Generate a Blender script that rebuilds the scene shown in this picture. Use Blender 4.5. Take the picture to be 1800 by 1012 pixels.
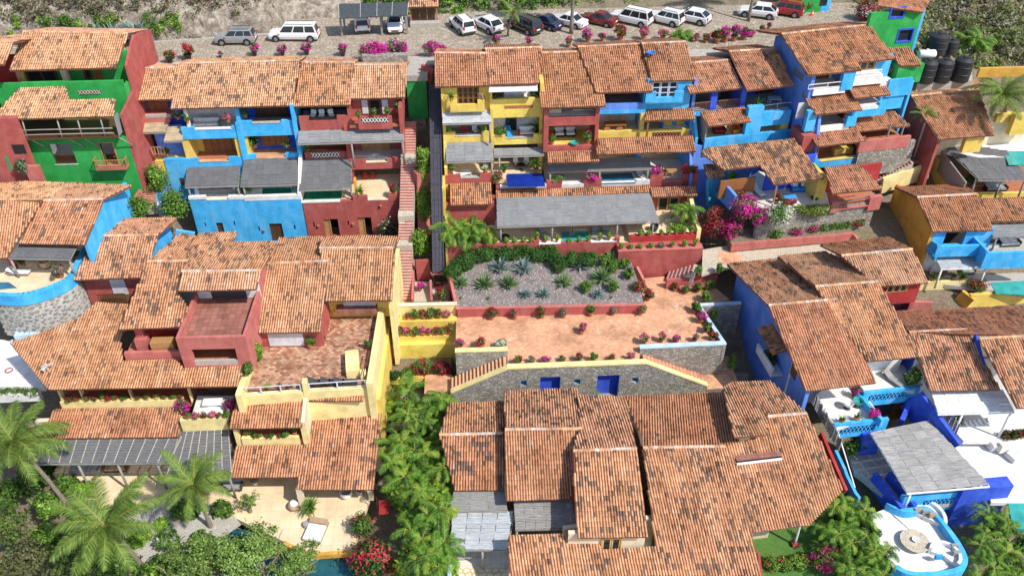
import bpy,math,random
import numpy as np
from mathutils import Vector,Matrix

for o in list(bpy.data.objects):
    bpy.data.objects.remove(o)
SC = bpy.context.scene
COL = SC.collection
R = math.radians
rng = np.random.default_rng(7)
random.seed(7)

# ------------------------------------------------------------------ camera
FPX,CX,CY,PITCH,YAW = 1500.0,900.0,506.0,R(38),R(3.5)
CAM = Vector((0,0,37))
cam = bpy.data.cameras.new('camera')
cam.sensor_width = 36; cam.lens = 36 * FPX / 1800; cam.clip_end = 2000
camo = bpy.data.objects.new('camera',cam); COL.objects.link(camo)
camo.location = CAM
camo.rotation_euler = (R(90) - PITCH,0,-YAW)
SC.camera = camo

# ------------------------------------------------------------------ sky and sun
SUN_EL = R(50); SUN_AZ = math.atan2(-0.62,0.78)      # the sun stands right of and behind the camera
w = bpy.data.worlds.new('World'); SC.world = w; w.use_nodes = True
nt = w.node_tree
sky = nt.nodes.new('ShaderNodeTexSky'); sky.sky_type = 'NISHITA'; sky.sun_disc = False
sky.sun_elevation = SUN_EL; sky.sun_rotation = R(90) - SUN_AZ
bg = nt.nodes['Background']; bg.inputs[1].default_value = 0.15
nt.links.new(sky.outputs[0],bg.inputs[0])
sun = bpy.data.lights.new('sun','SUN'); sun.energy = 4.0; sun.angle = R(0.53); sun.color = (1,0.95,0.87)
suno = bpy.data.objects.new('sun',sun); COL.objects.link(suno)
sd = Vector((math.cos(SUN_AZ) * math.cos(SUN_EL),math.sin(SUN_AZ) * math.cos(SUN_EL),math.sin(SUN_EL)))
suno.rotation_euler = sd.to_track_quat('Z','Y').to_euler(); suno.location = sd * 150
SC.view_settings.view_transform = 'Standard'; SC.view_settings.look = 'None'
SC.view_settings.exposure = 0.3; SC.view_settings.gamma = 1

# ------------------------------------------------------------------ survey helpers
_f = Vector((math.sin(YAW) * math.cos(PITCH),math.cos(YAW) * math.cos(PITCH),-math.sin(PITCH)))
_r = Vector((math.cos(YAW),-math.sin(YAW),0)); _u = _r.cross(_f)
def ray(p):
    return _f * FPX + _r * (p[0] - CX) + _u * (CY - p[1])
def Zp(p,z):                       # where the sight line of a photo point meets height z
    d = ray(p); return CAM + d * ((z - CAM.z) / d.z)
def Yp(p,y):                       # ... meets the vertical plane y
    d = ray(p); return CAM + d * ((y - CAM.y) / d.y)
def Pp(p,p0,n):                   # ... meets a plane
    d = ray(p); return CAM + d * ((p0 - CAM).dot(n) / d.dot(n))
def reg(x0,y0,s):
    return lambda x,y: (x0 + x / s,y0 + y / s)
z1 = reg(0,0,3.067); z2 = reg(300,0,3.066); z3 = reg(740,0,3.373); z4 = reg(1200,0,3.0)
z5 = reg(200,160,3.214); z6 = reg(750,190,3.529); z7 = reg(1200,180,2.977); z8 = reg(0,300,2.53)
z9 = reg(400,400,3.162); z10 = reg(770,420,3.273); z11 = reg(1250,400,3.162); z12 = reg(0,640,2.72)
z13 = reg(380,660,2.874); z14 = reg(770,660,2.875); z15 = reg(1280,660,2.875)
zz = lambda x,y: (x,y)

class Fr:
    """A house's own axes: u along its front, v into its depth; v = 0 passes through the anchor."""
    def __init__(s,yaw,p,y=None,z=None):
        a = R(yaw); s.ux = Vector((math.cos(a),math.sin(a),0)); s.vy = Vector((-math.sin(a),math.cos(a),0))
        s.o = Yp(p,y) if y is not None else Zp(p,z); s.o = Vector((s.o.x,s.o.y,0))
    def loc(s,P):
        d = P - s.o; return Vector((d.dot(s.ux),d.dot(s.vy),P.z))
    def V(s,p,v): return s.loc(Pp(p,s.o + s.vy * v,s.vy))
    def H(s,p,z): return s.loc(Zp(p,z))
    def W(s,u,v,z): return s.o + s.ux * u + s.vy * v + Vector((0,0,z))

# ------------------------------------------------------------------ meshes
def FrL(pL,pR,z):
    a = Zp(pL,z); b = Zp(pR,z); return Fr(math.degrees(math.atan2(b.y - a.y,b.x - a.x)),pL,z=z)
class MB:
    def __init__(s): s.v = []; s.f = []
    def add(s,vs,fs):
        n = len(s.v); s.v += [tuple(x) for x in vs]; s.f += [tuple(i + n for i in f) for f in fs]; return s
    def hexa(s,b,t):             # bottom ring, top ring (same winding, ccw from above)
        n = len(b); vs = list(b) + list(t)
        fs = [tuple(range(n - 1,-1,-1)),tuple(range(n,2 * n))] + [(i,(i + 1) % n,n + (i + 1) % n,n + i) for i in range(n)]
        return s.add(vs,fs)
    def box(s,x0,x1,y0,y1,z0,z1):
        b = [(x0,y0,z0),(x1,y0,z0),(x1,y1,z0),(x0,y1,z0)]
        return s.hexa(b,[(a,c,z1) for a,c,_ in b])
    def fbox(s,fr,u0,u1,v0,v1,z0,z1):
        b = [fr.W(u0,v0,z0),fr.W(u1,v0,z0),fr.W(u1,v1,z0),fr.W(u0,v1,z0)]
        return s.hexa(b,[p + Vector((0,0,z1 - z0)) for p in b])
    def slab(s,pts,t):           # planar polygon, thickened downwards
        return s.hexa([Vector(p) - Vector((0,0,t)) for p in pts],[Vector(p) for p in pts])
    def tube(s,pts,r,n=8,cap=True):
        pts = [Vector(p) for p in pts]; rs = r if isinstance(r,(list,tuple)) else [r] * len(pts)
        base = len(s.v)
        for i,p in enumerate(pts):
            d = (pts[min(i + 1,len(pts) - 1)] - pts[max(i - 1,0)]).normalized()
            a = d.orthogonal().normalized() if abs(d.z) < .95 else Vector((1,0,0)); a = (a - d * a.dot(d)).normalized(); b = d.cross(a)
            for k in range(n):
                an = 2 * math.pi * k / n; s.v.append(tuple(p + (a * math.cos(an) + b * math.sin(an)) * rs[i]))
        for i in range(len(pts) - 1):
            for k in range(n):
                q = base + i * n; s.f.append((q + k,q + (k + 1) % n,q + n + (k + 1) % n,q + n + k))
        if cap:
            s.f.append(tuple(base + k for k in range(n - 1,-1,-1))); q = base + (len(pts) - 1) * n; s.f.append(tuple(q + k for k in range(n)))
        return s
    def bar(s,a,b,w,h):        # rectangular bar between two points
        a = Vector(a); b = Vector(b); d = (b - a).normalized()
        side = d.cross(Vector((0,0,1))); side = (side.normalized() if side.length > .01 else Vector((1,0,0))) * w / 2
        up = side.cross(d).normalized() * h / 2
        q = [-side - up,side - up,side + up,-side + up]
        return s.add([a + k for k in q] + [b + k for k in q],[(0,1,2,3),(7,6,5,4),(0,4,5,1),(1,5,6,2),(2,6,7,3),(3,7,4,0)])
    def lathe(s,prof,n=12,c=(0,0,0)):
        base = len(s.v); c = Vector(c)
        for r,z in prof:
            for k in range(n):
                a = 2 * math.pi * k / n; s.v.append((c.x + r * math.cos(a),c.y + r * math.sin(a),c.z + z))
        for i in range(len(prof) - 1):
            for k in range(n):
                q = base + i * n; s.f.append((q + k,q + (k + 1) % n,q + n + (k + 1) % n,q + n + k))
        q = base + (len(prof) - 1) * n; s.f.append(tuple(q + k for k in range(n)))
        s.f.append(tuple(base + k for k in range(n - 1,-1,-1)))
        return s
    def mesh(s,name,off=(0,0,0)):
        m = bpy.data.meshes.new(name); o = Vector(off)
        m.from_pydata([(v[0] - o.x,v[1] - o.y,v[2] - o.z) for v in s.v],[],s.f); m.update(); return m

def npmesh(name,V,Q,C=None,smooth=False):
    """mesh from numpy arrays: verts (n,3), quads or tris (m,k), one colour per face"""
    m = bpy.data.meshes.new(name); k = Q.shape[1]
    m.vertices.add(len(V)); m.vertices.foreach_set('co',np.ascontiguousarray(V,dtype=np.float32).ravel())
    m.loops.add(Q.size); m.loops.foreach_set('vertex_index',np.ascontiguousarray(Q,dtype=np.int32).ravel())
    m.polygons.add(len(Q)); m.polygons.foreach_set('loop_start',np.arange(0,Q.size,k,dtype=np.int32))
    m.polygons.foreach_set('loop_total',np.full(len(Q),k,dtype=np.int32))
    if smooth: m.polygons.foreach_set('use_smooth',np.ones(len(Q),dtype=bool))
    m.update(calc_edges=True)
    if C is not None:
        a = m.attributes.new('tint','FLOAT_COLOR','FACE')
        a.data.foreach_set('color',np.hstack([C,np.ones((len(C),1))]).astype(np.float32).ravel())
    return m

# ------------------------------------------------------------------ objects
LABELS = {}
def thing(name,label,cat,loc=(0,0,0),group=None,rz=0):
    o = bpy.data.objects.new(name,None); COL.objects.link(o); o.location = loc; o.rotation_euler.z = rz
    o.empty_display_size = .3
    tag(o,label,cat,group); return o
def tag(o,label,cat=None,group=None,kind=None):
    if label: o['label'] = label
    if cat: o['category'] = cat
    if group: o['group'] = group
    if kind: o['kind'] = kind
    return o
def rootloc(p):
    while p.parent: p = p.parent
    return p.location
def part(name,mb,mat,parent=None,label=None,stuff=False,smooth=False):
    """mesh in world coordinates -> object under its thing (things built this way are never rotated)"""
    m = mb.mesh(name,rootloc(parent) if parent else (0,0,0)) if isinstance(mb,MB) else mb
    o = bpy.data.objects.new(name,m); COL.objects.link(o); o.parent = parent
    if mat: m.materials.append(MAT(mat))
    if smooth: m.polygons.foreach_set('use_smooth',np.ones(len(m.polygons),dtype=bool))
    if label: o['label'] = label
    if stuff: o['kind'] = 'stuff'
    return o
def struct(name,mb,mat,smooth=False):
    o = part(name,mb,mat,None,smooth=smooth); o['kind'] = 'structure'; return o
def dup(root,loc,rz=None,scale=None,label=None,group=None):
    r = root.copy(); COL.objects.link(r); r.location = loc
    if rz is not None: r.rotation_euler.z = rz
    if scale is not None: r.scale = (scale,) * 3 if not hasattr(scale,'__len__') else scale
    if label: r['label'] = label
    if group: r['group'] = group
    def rec(a,b):
        for ch in a.children:
            c = ch.copy(); COL.objects.link(c); c.parent = b; rec(ch,c)
    rec(root,r); return r
def drop(root):
    for c in list(root.children_recursive): bpy.data.objects.remove(c)
    bpy.data.objects.remove(root)

_eps = [0]
def eps():
    _eps[0] = (_eps[0] + 1) % 9; return _eps[0] * .0006 + .0004
def bx(h,name,mat,fr,a,b,v,d,**k):
    """box whose front face is seen between photo points a (top left) and b (bottom right), lying at depth v"""
    A = fr.V(a,v); B = fr.V(b,v); e = eps()
    return part(name,MB().fbox(fr,min(A.x,B.x) - e,max(A.x,B.x) + e,v - e,v + d + e,min(A.z,B.z) - e,max(A.z,B.z) + e),mat,h,**k)
def bz(h,name,mat,fr,ua,ub,v0,v1,z0,z1,**k):
    e = eps()
    return part(name,MB().fbox(fr,ua - e,ub + e,v0 - e,v1 + e,z0 - e,z1 + e),mat,h,**k)
def flat(h,name,mat,pts,z,t=.15,**k):
    """horizontal slab seen inside the photo points, its top at height z"""
    q = [Zp(p,z) for p in pts]; e = eps()
    if sum((q[i].x * q[(i + 1) % len(q)].y - q[(i + 1) % len(q)].x * q[i].y) for i in range(len(q))) < 0: q.reverse()
    return part(name,MB().slab([p + Vector((0,0,e)) for p in q],t),mat,h,**k)

# ------------------------------------------------------------------ materials
_M = {}
def _mat(name):
    m = bpy.data.materials.new(name); m.use_nodes = True; n = m.node_tree.nodes; l = m.node_tree.links
    return m,n,l,n['Principled BSDF']
def _noise(n,l,co,scale,detail=4,rough=.6):
    t = n.new('ShaderNodeTexNoise'); t.inputs['Scale'].default_value = scale; t.inputs['Detail'].default_value = detail
    t.inputs['Roughness'].default_value = rough; l.new(co,t.inputs['Vector']); return t
def _ramp(n,l,src,stops):
    r = n.new('ShaderNodeValToRGB'); e = r.color_ramp.elements
    while len(e) < len(stops): e.new(.5)
    for k,(p,c) in zip(e,stops):
        k.position = p; k.color = (*c,1) if len(c) == 3 else c
    l.new(src,r.inputs[0]); return r
def _mixc(n,l,f,a,b,mode='MIX'):
    m = n.new('ShaderNodeMix'); m.data_type = 'RGBA'; m.blend_type = mode
    for i,x in ((0,f),(6,a),(7,b)):
        if isinstance(x,(int,float)): m.inputs[i].default_value = x
        elif isinstance(x,tuple): m.inputs[i].default_value = (*x,1)
        else: l.new(x,m.inputs[i])
    return m.outputs[2]
def _co(n,l,sc=(1,1,1),rot=(0,0,0)):
    g = n.new('ShaderNodeNewGeometry'); mp = n.new('ShaderNodeMapping'); mp.inputs['Scale'].default_value = sc
    mp.inputs['Rotation'].default_value = rot; l.new(g.outputs['Position'],mp.inputs[0]); return mp.outputs[0]
def _bump(n,l,b,src,st,dist=.02):
    k = n.new('ShaderNodeBump'); k.inputs['Strength'].default_value = st; k.inputs['Distance'].default_value = dist
    l.new(src,k.inputs['Height']); l.new(k.outputs[0],b.inputs['Normal'])
def stucco(name,c,worn=None,rough=.85):
    m,n,l,b = _mat(name); co = _co(n,l)
    g_ = .3 * c[0] + .55 * c[1] + .15 * c[2]; c = tuple(x * .94 + g_ * .06 for x in c); d = tuple(x * .74 for x in c); lt = tuple(min(1,x * 1.12 + .03) for x in c)
    a = _ramp(n,l,_noise(n,l,co,.9,5).outputs[0],[(.3,d),(.52,c),(.72,lt)])
    st = _noise(n,l,_co(n,l,(1.1,1.1,.35)),.9,6,.7)
    k = _ramp(n,l,st.outputs[0],[(.47,(0,0,0)),(.74,(1,1,1))])
    wc = worn or tuple(x * .6 + .05 for x in c)
    col = _mixc(n,l,k.outputs[0],a.outputs[0],_mixc(n,l,.5,c,wc))
    f = _noise(n,l,co,9,3)
    fr_ = _ramp(n,l,f.outputs[0],[(.35,(.86,.86,.86)),(.65,(1.06,1.06,1.06))])
    col = _mixc(n,l,1.0,col,fr_.outputs[0],'MULTIPLY')
    l.new(col,b.inputs['Base Color']); b.inputs['Roughness'].default_value = rough
    _bump(n,l,b,f.outputs[0],.35,.02)
    return m
def plain(name,c,rough=.6,metal=0,var=.12,coat=0):
    m,n,l,b = _mat(name); co = _co(n,l)
    a = _ramp(n,l,_noise(n,l,co,3,4).outputs[0],[(.3,tuple(x * (1 - var) for x in c)),(.7,tuple(min(1,x * (1 + var)) for x in c))])
    l.new(a.outputs[0],b.inputs['Base Color']); b.inputs['Roughness'].default_value = rough; b.inputs['Metallic'].default_value = metal
    b.inputs['Coat Weight'].default_value = coat
    return m
def wood(name,c,sc=(1,1,14),rough=.6,rnd=(.9,1.08)):
    m,n,l,b = _mat(name); t = _noise(n,l,_co(n,l,sc),1.5,6,.75)
    oi = n.new('ShaderNodeObjectInfo')
    a = _ramp(n,l,t.outputs[0],[(.28,tuple(x * .42 for x in c)),(.5,c),(.72,tuple(min(1,x * 1.6) for x in c))])
    rr = _ramp(n,l,oi.outputs['Random'],[(0,(rnd[0],) * 3),(1,(rnd[1],) * 3)])
    l.new(_mixc(n,l,1.0,a.outputs[0],rr.outputs[0],'MULTIPLY'),b.inputs['Base Color']); b.inputs['Roughness'].default_value = rough
    _bump(n,l,b,t.outputs[0],.3,.01); return m
def tinted(name,rough=.8,trans=0,gain=1.0,nscale=0,spec=.3):
    """colour comes with each face (each tile, leaf or petal has its own)"""
    m,n,l,b = _mat(name); a = n.new('ShaderNodeAttribute'); a.attribute_name = 'tint'; c = a.outputs['Color']
    if nscale:
        t = _noise(n,l,_co(n,l),nscale,4); r_ = _ramp(n,l,t.outputs[0],[(.3,(.82,.80,.78)),(.7,(1.08,1.08,1.08))])
        c = _mixc(n,l,1.0,c,r_.outputs[0],'MULTIPLY')
        t2 = _noise(n,l,_co(n,l),.55,6,.72); r2 = _ramp(n,l,t2.outputs[0],[(.30,(.52,.48,.46)),(.44,(.88,.87,.86)),(.56,(1,1,1)),(.74,(1.13,1.14,1.14))]); c = _mixc(n,l,1.0,c,r2.outputs[0],'MULTIPLY')
    l.new(c,b.inputs['Base Color']); b.inputs['Roughness'].default_value = rough; b.inputs['Specular IOR Level'].default_value = spec
    if trans:
        tr = n.new('ShaderNodeBsdfTranslucent'); l.new(c,tr.inputs[0]); mx = n.new('ShaderNodeMixShader'); mx.inputs[0].default_value = trans
        l.new(b.outputs[0],mx.inputs[1]); l.new(tr.outputs[0],mx.inputs[2]); l.new(mx.outputs[0],n['Material Output'].inputs[0])
    return m
def stonew(name,c1,c2,c3,mort,scale=2.6,width=.05):
    m,n,l,b = _mat(name); wv = _noise(n,l,_co(n,l),1.5,3)
    co = _co(n,l,(1,1,1.35)); ad = n.new('ShaderNodeVectorMath'); ad.operation = 'MULTIPLY_ADD'
    l.new(wv.outputs['Color'],ad.inputs[0]); ad.inputs[1].default_value = (.25,.25,.25); l.new(co,ad.inputs[2])
    v = n.new('ShaderNodeTexVoronoi'); v.inputs['Scale'].default_value = scale; l.new(ad.outputs[0],v.inputs['Vector'])
    e = n.new('ShaderNodeTexVoronoi'); e.feature = 'DISTANCE_TO_EDGE'; e.inputs['Scale'].default_value = scale; l.new(ad.outputs[0],e.inputs['Vector'])
    sp = n.new('ShaderNodeSeparateColor'); l.new(v.outputs['Color'],sp.inputs[0])
    a = _ramp(n,l,sp.outputs[0],[(0,c1),(.5,c2),(1,c3)])
    k = _ramp(n,l,e.outputs['Distance'],[(width * .4,(1,1,1)),(width,(0,0,0))])
    nz = _noise(n,l,_co(n,l),14,5); r_ = _ramp(n,l,nz.outputs[0],[(.3,(.7,.7,.7)),(.7,(1.15,1.15,1.15))])
    col = _mixc(n,l,1.0,_mixc(n,l,k.outputs[0],a.outputs[0],mort),r_.outputs[0],'MULTIPLY')
    l.new(col,b.inputs['Base Color']); b.inputs['Roughness'].default_value = .9
    h = _ramp(n,l,e.outputs['Distance'],[(0,(0,0,0)),(width * 2.2,(1,1,1))]); _bump(n,l,b,h.outputs[0],.8,.06)
    return m
def ground(name,cols,s1,s2,bump=.5,rough=.95):
    m,n,l,b = _mat(name); a1 = _noise(n,l,_co(n,l),s1,6); a2 = _noise(n,l,_co(n,l),s2,5)
    r1 = _ramp(n,l,a1.outputs[0],[(.3 + .4 * i / (len(cols) - 1),c) for i,c in enumerate(cols)])
    r2 = _ramp(n,l,a2.outputs[0],[(.3,(.6,.6,.6)),(.7,(1.25,1.25,1.25))])
    l.new(_mixc(n,l,1.0,r1.outputs[0],r2.outputs[0],'MULTIPLY'),b.inputs['Base Color']); b.inputs['Roughness'].default_value = rough
    _bump(n,l,b,a2.outputs[0],bump,.06); return m
def paving(name,c1,c2,c3,mort,bw,bh,rough=.85,worn=None,offs=.5,ms=.02,blot=(.62,.58,.56)):
    """small bricks or flags, each a few pixels at most"""
    m,n,l,b = _mat(name); t = n.new('ShaderNodeTexBrick'); l.new(_co(n,l),t.inputs['Vector'])
    t.inputs['Scale'].default_value = 1; t.inputs['Brick Width'].default_value = bw; t.inputs['Row Height'].default_value = bh
    t.inputs['Mortar Size'].default_value = ms; t.offset = offs
    t.inputs['Color1'].default_value = (0,0,0,1); t.inputs['Color2'].default_value = (1,1,1,1); t.inputs['Mortar'].default_value = (.5,.5,.5,1)
    a = _ramp(n,l,t.outputs['Color'],[(0,c1),(.5,c2),(1,c3)])
    big = _noise(n,l,_co(n,l),.45,6,.7); r_ = _ramp(n,l,big.outputs[0],[(.32,blot),(.5,(1,1,1)),(.72,(1.15,1.12,1.1))])
    col = _mixc(n,l,t.outputs['Fac'],a.outputs[0],mort)
    col = _mixc(n,l,1.0,col,r_.outputs[0],'MULTIPLY')
    if worn:
        k = _ramp(n,l,_noise(n,l,_co(n,l),1.1,6,.75).outputs[0],[(.57,(0,0,0)),(.66,(1,1,1))])
        col = _mixc(n,l,k.outputs[0],col,worn)
    l.new(col,b.inputs['Base Color']); b.inputs['Roughness'].default_value = rough
    inv = _ramp(n,l,t.outputs['Fac'],[(0,(1,1,1)),(1,(0,0,0))]); _bump(n,l,b,inv.outputs[0],.4,.02); return m
def water(name,c):
    m,n,l,b = _mat(name); t = _noise(n,l,_co(n,l),3.5,3)
    a = _ramp(n,l,_noise(n,l,_co(n,l),1.2,3).outputs[0],[(.3,tuple(x * .75 for x in c)),(.7,tuple(min(1,x * 1.2) for x in c))])
    l.new(a.outputs[0],b.inputs['Base Color']); b.inputs['Roughness'].default_value = .04; b.inputs['IOR'].default_value = 1.33
    _bump(n,l,b,t.outputs[0],.15,.03); return m
def glass(name,c=(.02,.025,.03)):
    m,n,l,b = _mat(name); b.inputs['Base Color'].default_value = (*c,1); b.inputs['Roughness'].default_value = .06; return m
def MAT(k):
    if k not in _M: _M[k] = DEF[k](k)
    return _M[k]
DEF = {
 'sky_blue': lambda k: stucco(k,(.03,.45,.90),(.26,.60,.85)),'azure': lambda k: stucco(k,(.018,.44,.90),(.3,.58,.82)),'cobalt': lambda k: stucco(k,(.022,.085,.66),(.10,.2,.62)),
 'periwinkle': lambda k: stucco(k,(.11,.27,.84),(.27,.40,.82)),
 'red': lambda k: stucco(k,(.43,.078,.064),(.50,.19,.17)),'rose': lambda k: stucco(k,(.53,.14,.115),(.55,.25,.22)),'deep_red': lambda k: stucco(k,(.45,.022,.018)),
 'green': lambda k: stucco(k,(.008,.36,.055),(.08,.42,.12)),'yellow': lambda k: stucco(k,(.80,.56,.085),(.75,.6,.25)),
 'lemon': lambda k: stucco(k,(.86,.66,.09),(.8,.65,.25)),'cream_yellow': lambda k: stucco(k,(.86,.70,.28),(.8,.72,.45)),'ochre': lambda k: stucco(k,(.72,.36,.03),(.6,.4,.1)),
 'white': lambda k: stucco(k,(.80,.79,.76),(.62,.58,.52)),'cream': lambda k: stucco(k,(.78,.66,.46),(.62,.54,.4)),'lilac_white': lambda k: stucco(k,(.68,.68,.72)),
 'trim_white': lambda k: plain(k,(.8,.79,.77),.7),'pale_blue': lambda k: stucco(k,(.48,.66,.82),(.7,.75,.8)),
 'door_wood': lambda k: wood(k,(.27,.105,.032),(14,14,1)),'dark_wood': lambda k: wood(k,(.10,.045,.02),(14,14,1)),'light_wood': lambda k: wood(k,(.46,.25,.10),(14,14,1)),
 'lath': lambda k: wood(k,(.25,.255,.26),(1.2,16,16),.85),'lath_dark': lambda k: wood(k,(.15,.15,.155),(1.2,16,16),.85),'lath_pale': lambda k: wood(k,(.43,.455,.475),(1.2,16,16),.85),'reed': lambda k: wood(k,(.46,.36,.23),(1.2,16,16),.9),
 'lath_patch': lambda k: wood(k,(.34,.33,.315),(.7,9,9),.9,(.85,1.12)),'lath_warm': lambda k: wood(k,(.27,.26,.245),(1.2,16,16),.85),'white_lath': lambda k: wood(k,(.72,.74,.76),(1.2,12,12),.8),
 'grey_wood': lambda k: wood(k,(.30,.27,.25),(9,9,9),.85),'stick_fence': lambda k: wood(k,(.36,.33,.30),(14,14,2),.9),
 'tile': lambda k: tinted(k,.82,nscale=2.2),'eave': lambda k: plain(k,(.20,.075,.04),.9),'mortar': lambda k: plain(k,(.56,.47,.40),.9,var=.3),
 'terracotta': lambda k: plain(k,(.42,.15,.07),.85,var=.2),'glaze_dark': lambda k: plain(k,(.03,.03,.035),.35),'glaze_yellow': lambda k: plain(k,(.66,.45,.16),.5),'glaze_white': lambda k: plain(k,(.7,.68,.64),.5),
 'leaf': lambda k: tinted(k,.55,.35),'canvas_red': lambda k: plain(k,(.30,.02,.02),.9),'bark': lambda k: wood(k,(.22,.18,.14),(3,3,12),.95),'stemgreen': lambda k: plain(k,(.10,.14,.04),.8),
 'stone': lambda k: stonew(k,(.24,.22,.185),(.34,.315,.27),(.46,.43,.37),(.30,.275,.235),2.9),'stone_piece': lambda k: ground(k,[(.16,.15,.14),(.30,.29,.27),(.42,.40,.37)],2.5,14,.4),
 'stone_mortar': lambda k: plain(k,(.50,.48,.44),.95,var=.2),
 'plaza': lambda k: paving(k,(.56,.25,.12),(.66,.33,.18),(.72,.40,.24),(.60,.36,.22),.30,.15,worn=(.72,.52,.36)),
 'brick_terrace': lambda k: paving(k,(.26,.10,.06),(.46,.22,.12),(.60,.40,.25),(.26,.17,.12),.34,.26,worn=(.30,.22,.15)),
 'tile_floor_red': lambda k: paving(k,(.26,.10,.075),(.31,.125,.09),(.36,.16,.12),(.18,.08,.06),.5,.5,offs=0),
 'cobble': lambda k: stonew(k,(.33,.27,.20),(.41,.345,.265),(.50,.43,.335),(.33,.26,.18),2.4,.06),
 'cobble_pale': lambda k: stonew(k,(.46,.40,.31),(.54,.47,.37),(.60,.53,.43),(.44,.36,.26),2.2,.06),
 'concrete': lambda k: ground(k,[(.40,.37,.33),(.50,.47,.42)],1.5,9,.2),'path': lambda k: ground(k,[(.50,.43,.33),(.60,.53,.42)],.8,8,.4),
 'soil': lambda k: ground(k,[(.14,.11,.075),(.22,.175,.12),(.16,.15,.06)],.5,5,.8),'lawn': lambda k: ground(k,[(.07,.17,.03),(.11,.23,.045)],1.2,16,.6),
 'rock': lambda k: ground(k,[(.12,.10,.08),(.28,.235,.185),(.50,.44,.36)],1.3,5.0,1.0),'gravel': lambda k: ground(k,[(.17,.14,.13),(.26,.225,.21)],1.1,18,.8),
 'pebble': lambda k: tinted(k,.85),
 'marble': lambda k: paving(k,(.72,.68,.60),(.76,.72,.64),(.79,.75,.68),(.60,.56,.50),.8,.8,.5,offs=0,ms=.014,blot=(.86,.84,.82)),'deck_cream': lambda k: paving(k,(.72,.57,.36),(.75,.60,.39),(.78,.63,.42),(.60,.47,.30),.9,.9,.7,offs=0,ms=.014,blot=(.84,.81,.78)),
 'pool_green': lambda k: water(k,(.012,.17,.10)),'pool_blue': lambda k: water(k,(.012,.035,.27)),'pool_teal': lambda k: water(k,(.05,.36,.33)),'pool_dark': lambda k: water(k,(.02,.10,.125)),'pool_sky': lambda k: water(k,(.035,.17,.27)),
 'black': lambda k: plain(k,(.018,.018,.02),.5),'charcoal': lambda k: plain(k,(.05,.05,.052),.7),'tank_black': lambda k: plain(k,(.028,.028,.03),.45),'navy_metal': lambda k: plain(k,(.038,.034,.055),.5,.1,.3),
 'fabric_white': lambda k: plain(k,(.78,.77,.75),.95),'fabric_grey': lambda k: plain(k,(.30,.30,.30),.95),'fabric_blue': lambda k: plain(k,(.03,.33,.72),.9),'fabric_red': lambda k: plain(k,(.5,.03,.03),.9),'fabric_tan': lambda k: plain(k,(.42,.3,.18),.9),'fabric_yellow': lambda k: plain(k,(.7,.45,.03),.9),
 'glass': lambda k: glass(k),'glass_pale': lambda k: glass(k,(.16,.19,.22)),'tyre': lambda k: plain(k,(.02,.02,.02),.9),'rim': lambda k: plain(k,(.35,.35,.36),.35,.7),
 'carport_tin': lambda k: plain(k,(.055,.065,.07),.6,var=.25),'lamp_white': lambda k: plain(k,(.75,.74,.7),.4),'lamp_red': lambda k: plain(k,(.4,.01,.01),.3),'orange': lambda k: plain(k,(.85,.16,.03),.6),
 'marking': lambda k: plain(k,(.55,.52,.46),.9,var=.2),
 'car_white': lambda k: plain(k,(.80,.80,.80),.25,var=.02,coat=1),'car_silver': lambda k: plain(k,(.42,.44,.46),.3,.5,.02,1),'car_black': lambda k: plain(k,(.02,.022,.024),.25,.2,.02,1),'car_blue': lambda k: plain(k,(.012,.025,.10),.25,.3,.02,1),'car_maroon': lambda k: plain(k,(.20,.010,.018),.25,.3,.02,1),'car_red': lambda k: plain(k,(.38,.012,.018),.25,.2,.02,1),
 'dish_blue': lambda k: plain(k,(.02,.16,.65),.4),'dish_grey': lambda k: plain(k,(.55,.53,.5),.5),
}

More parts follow.
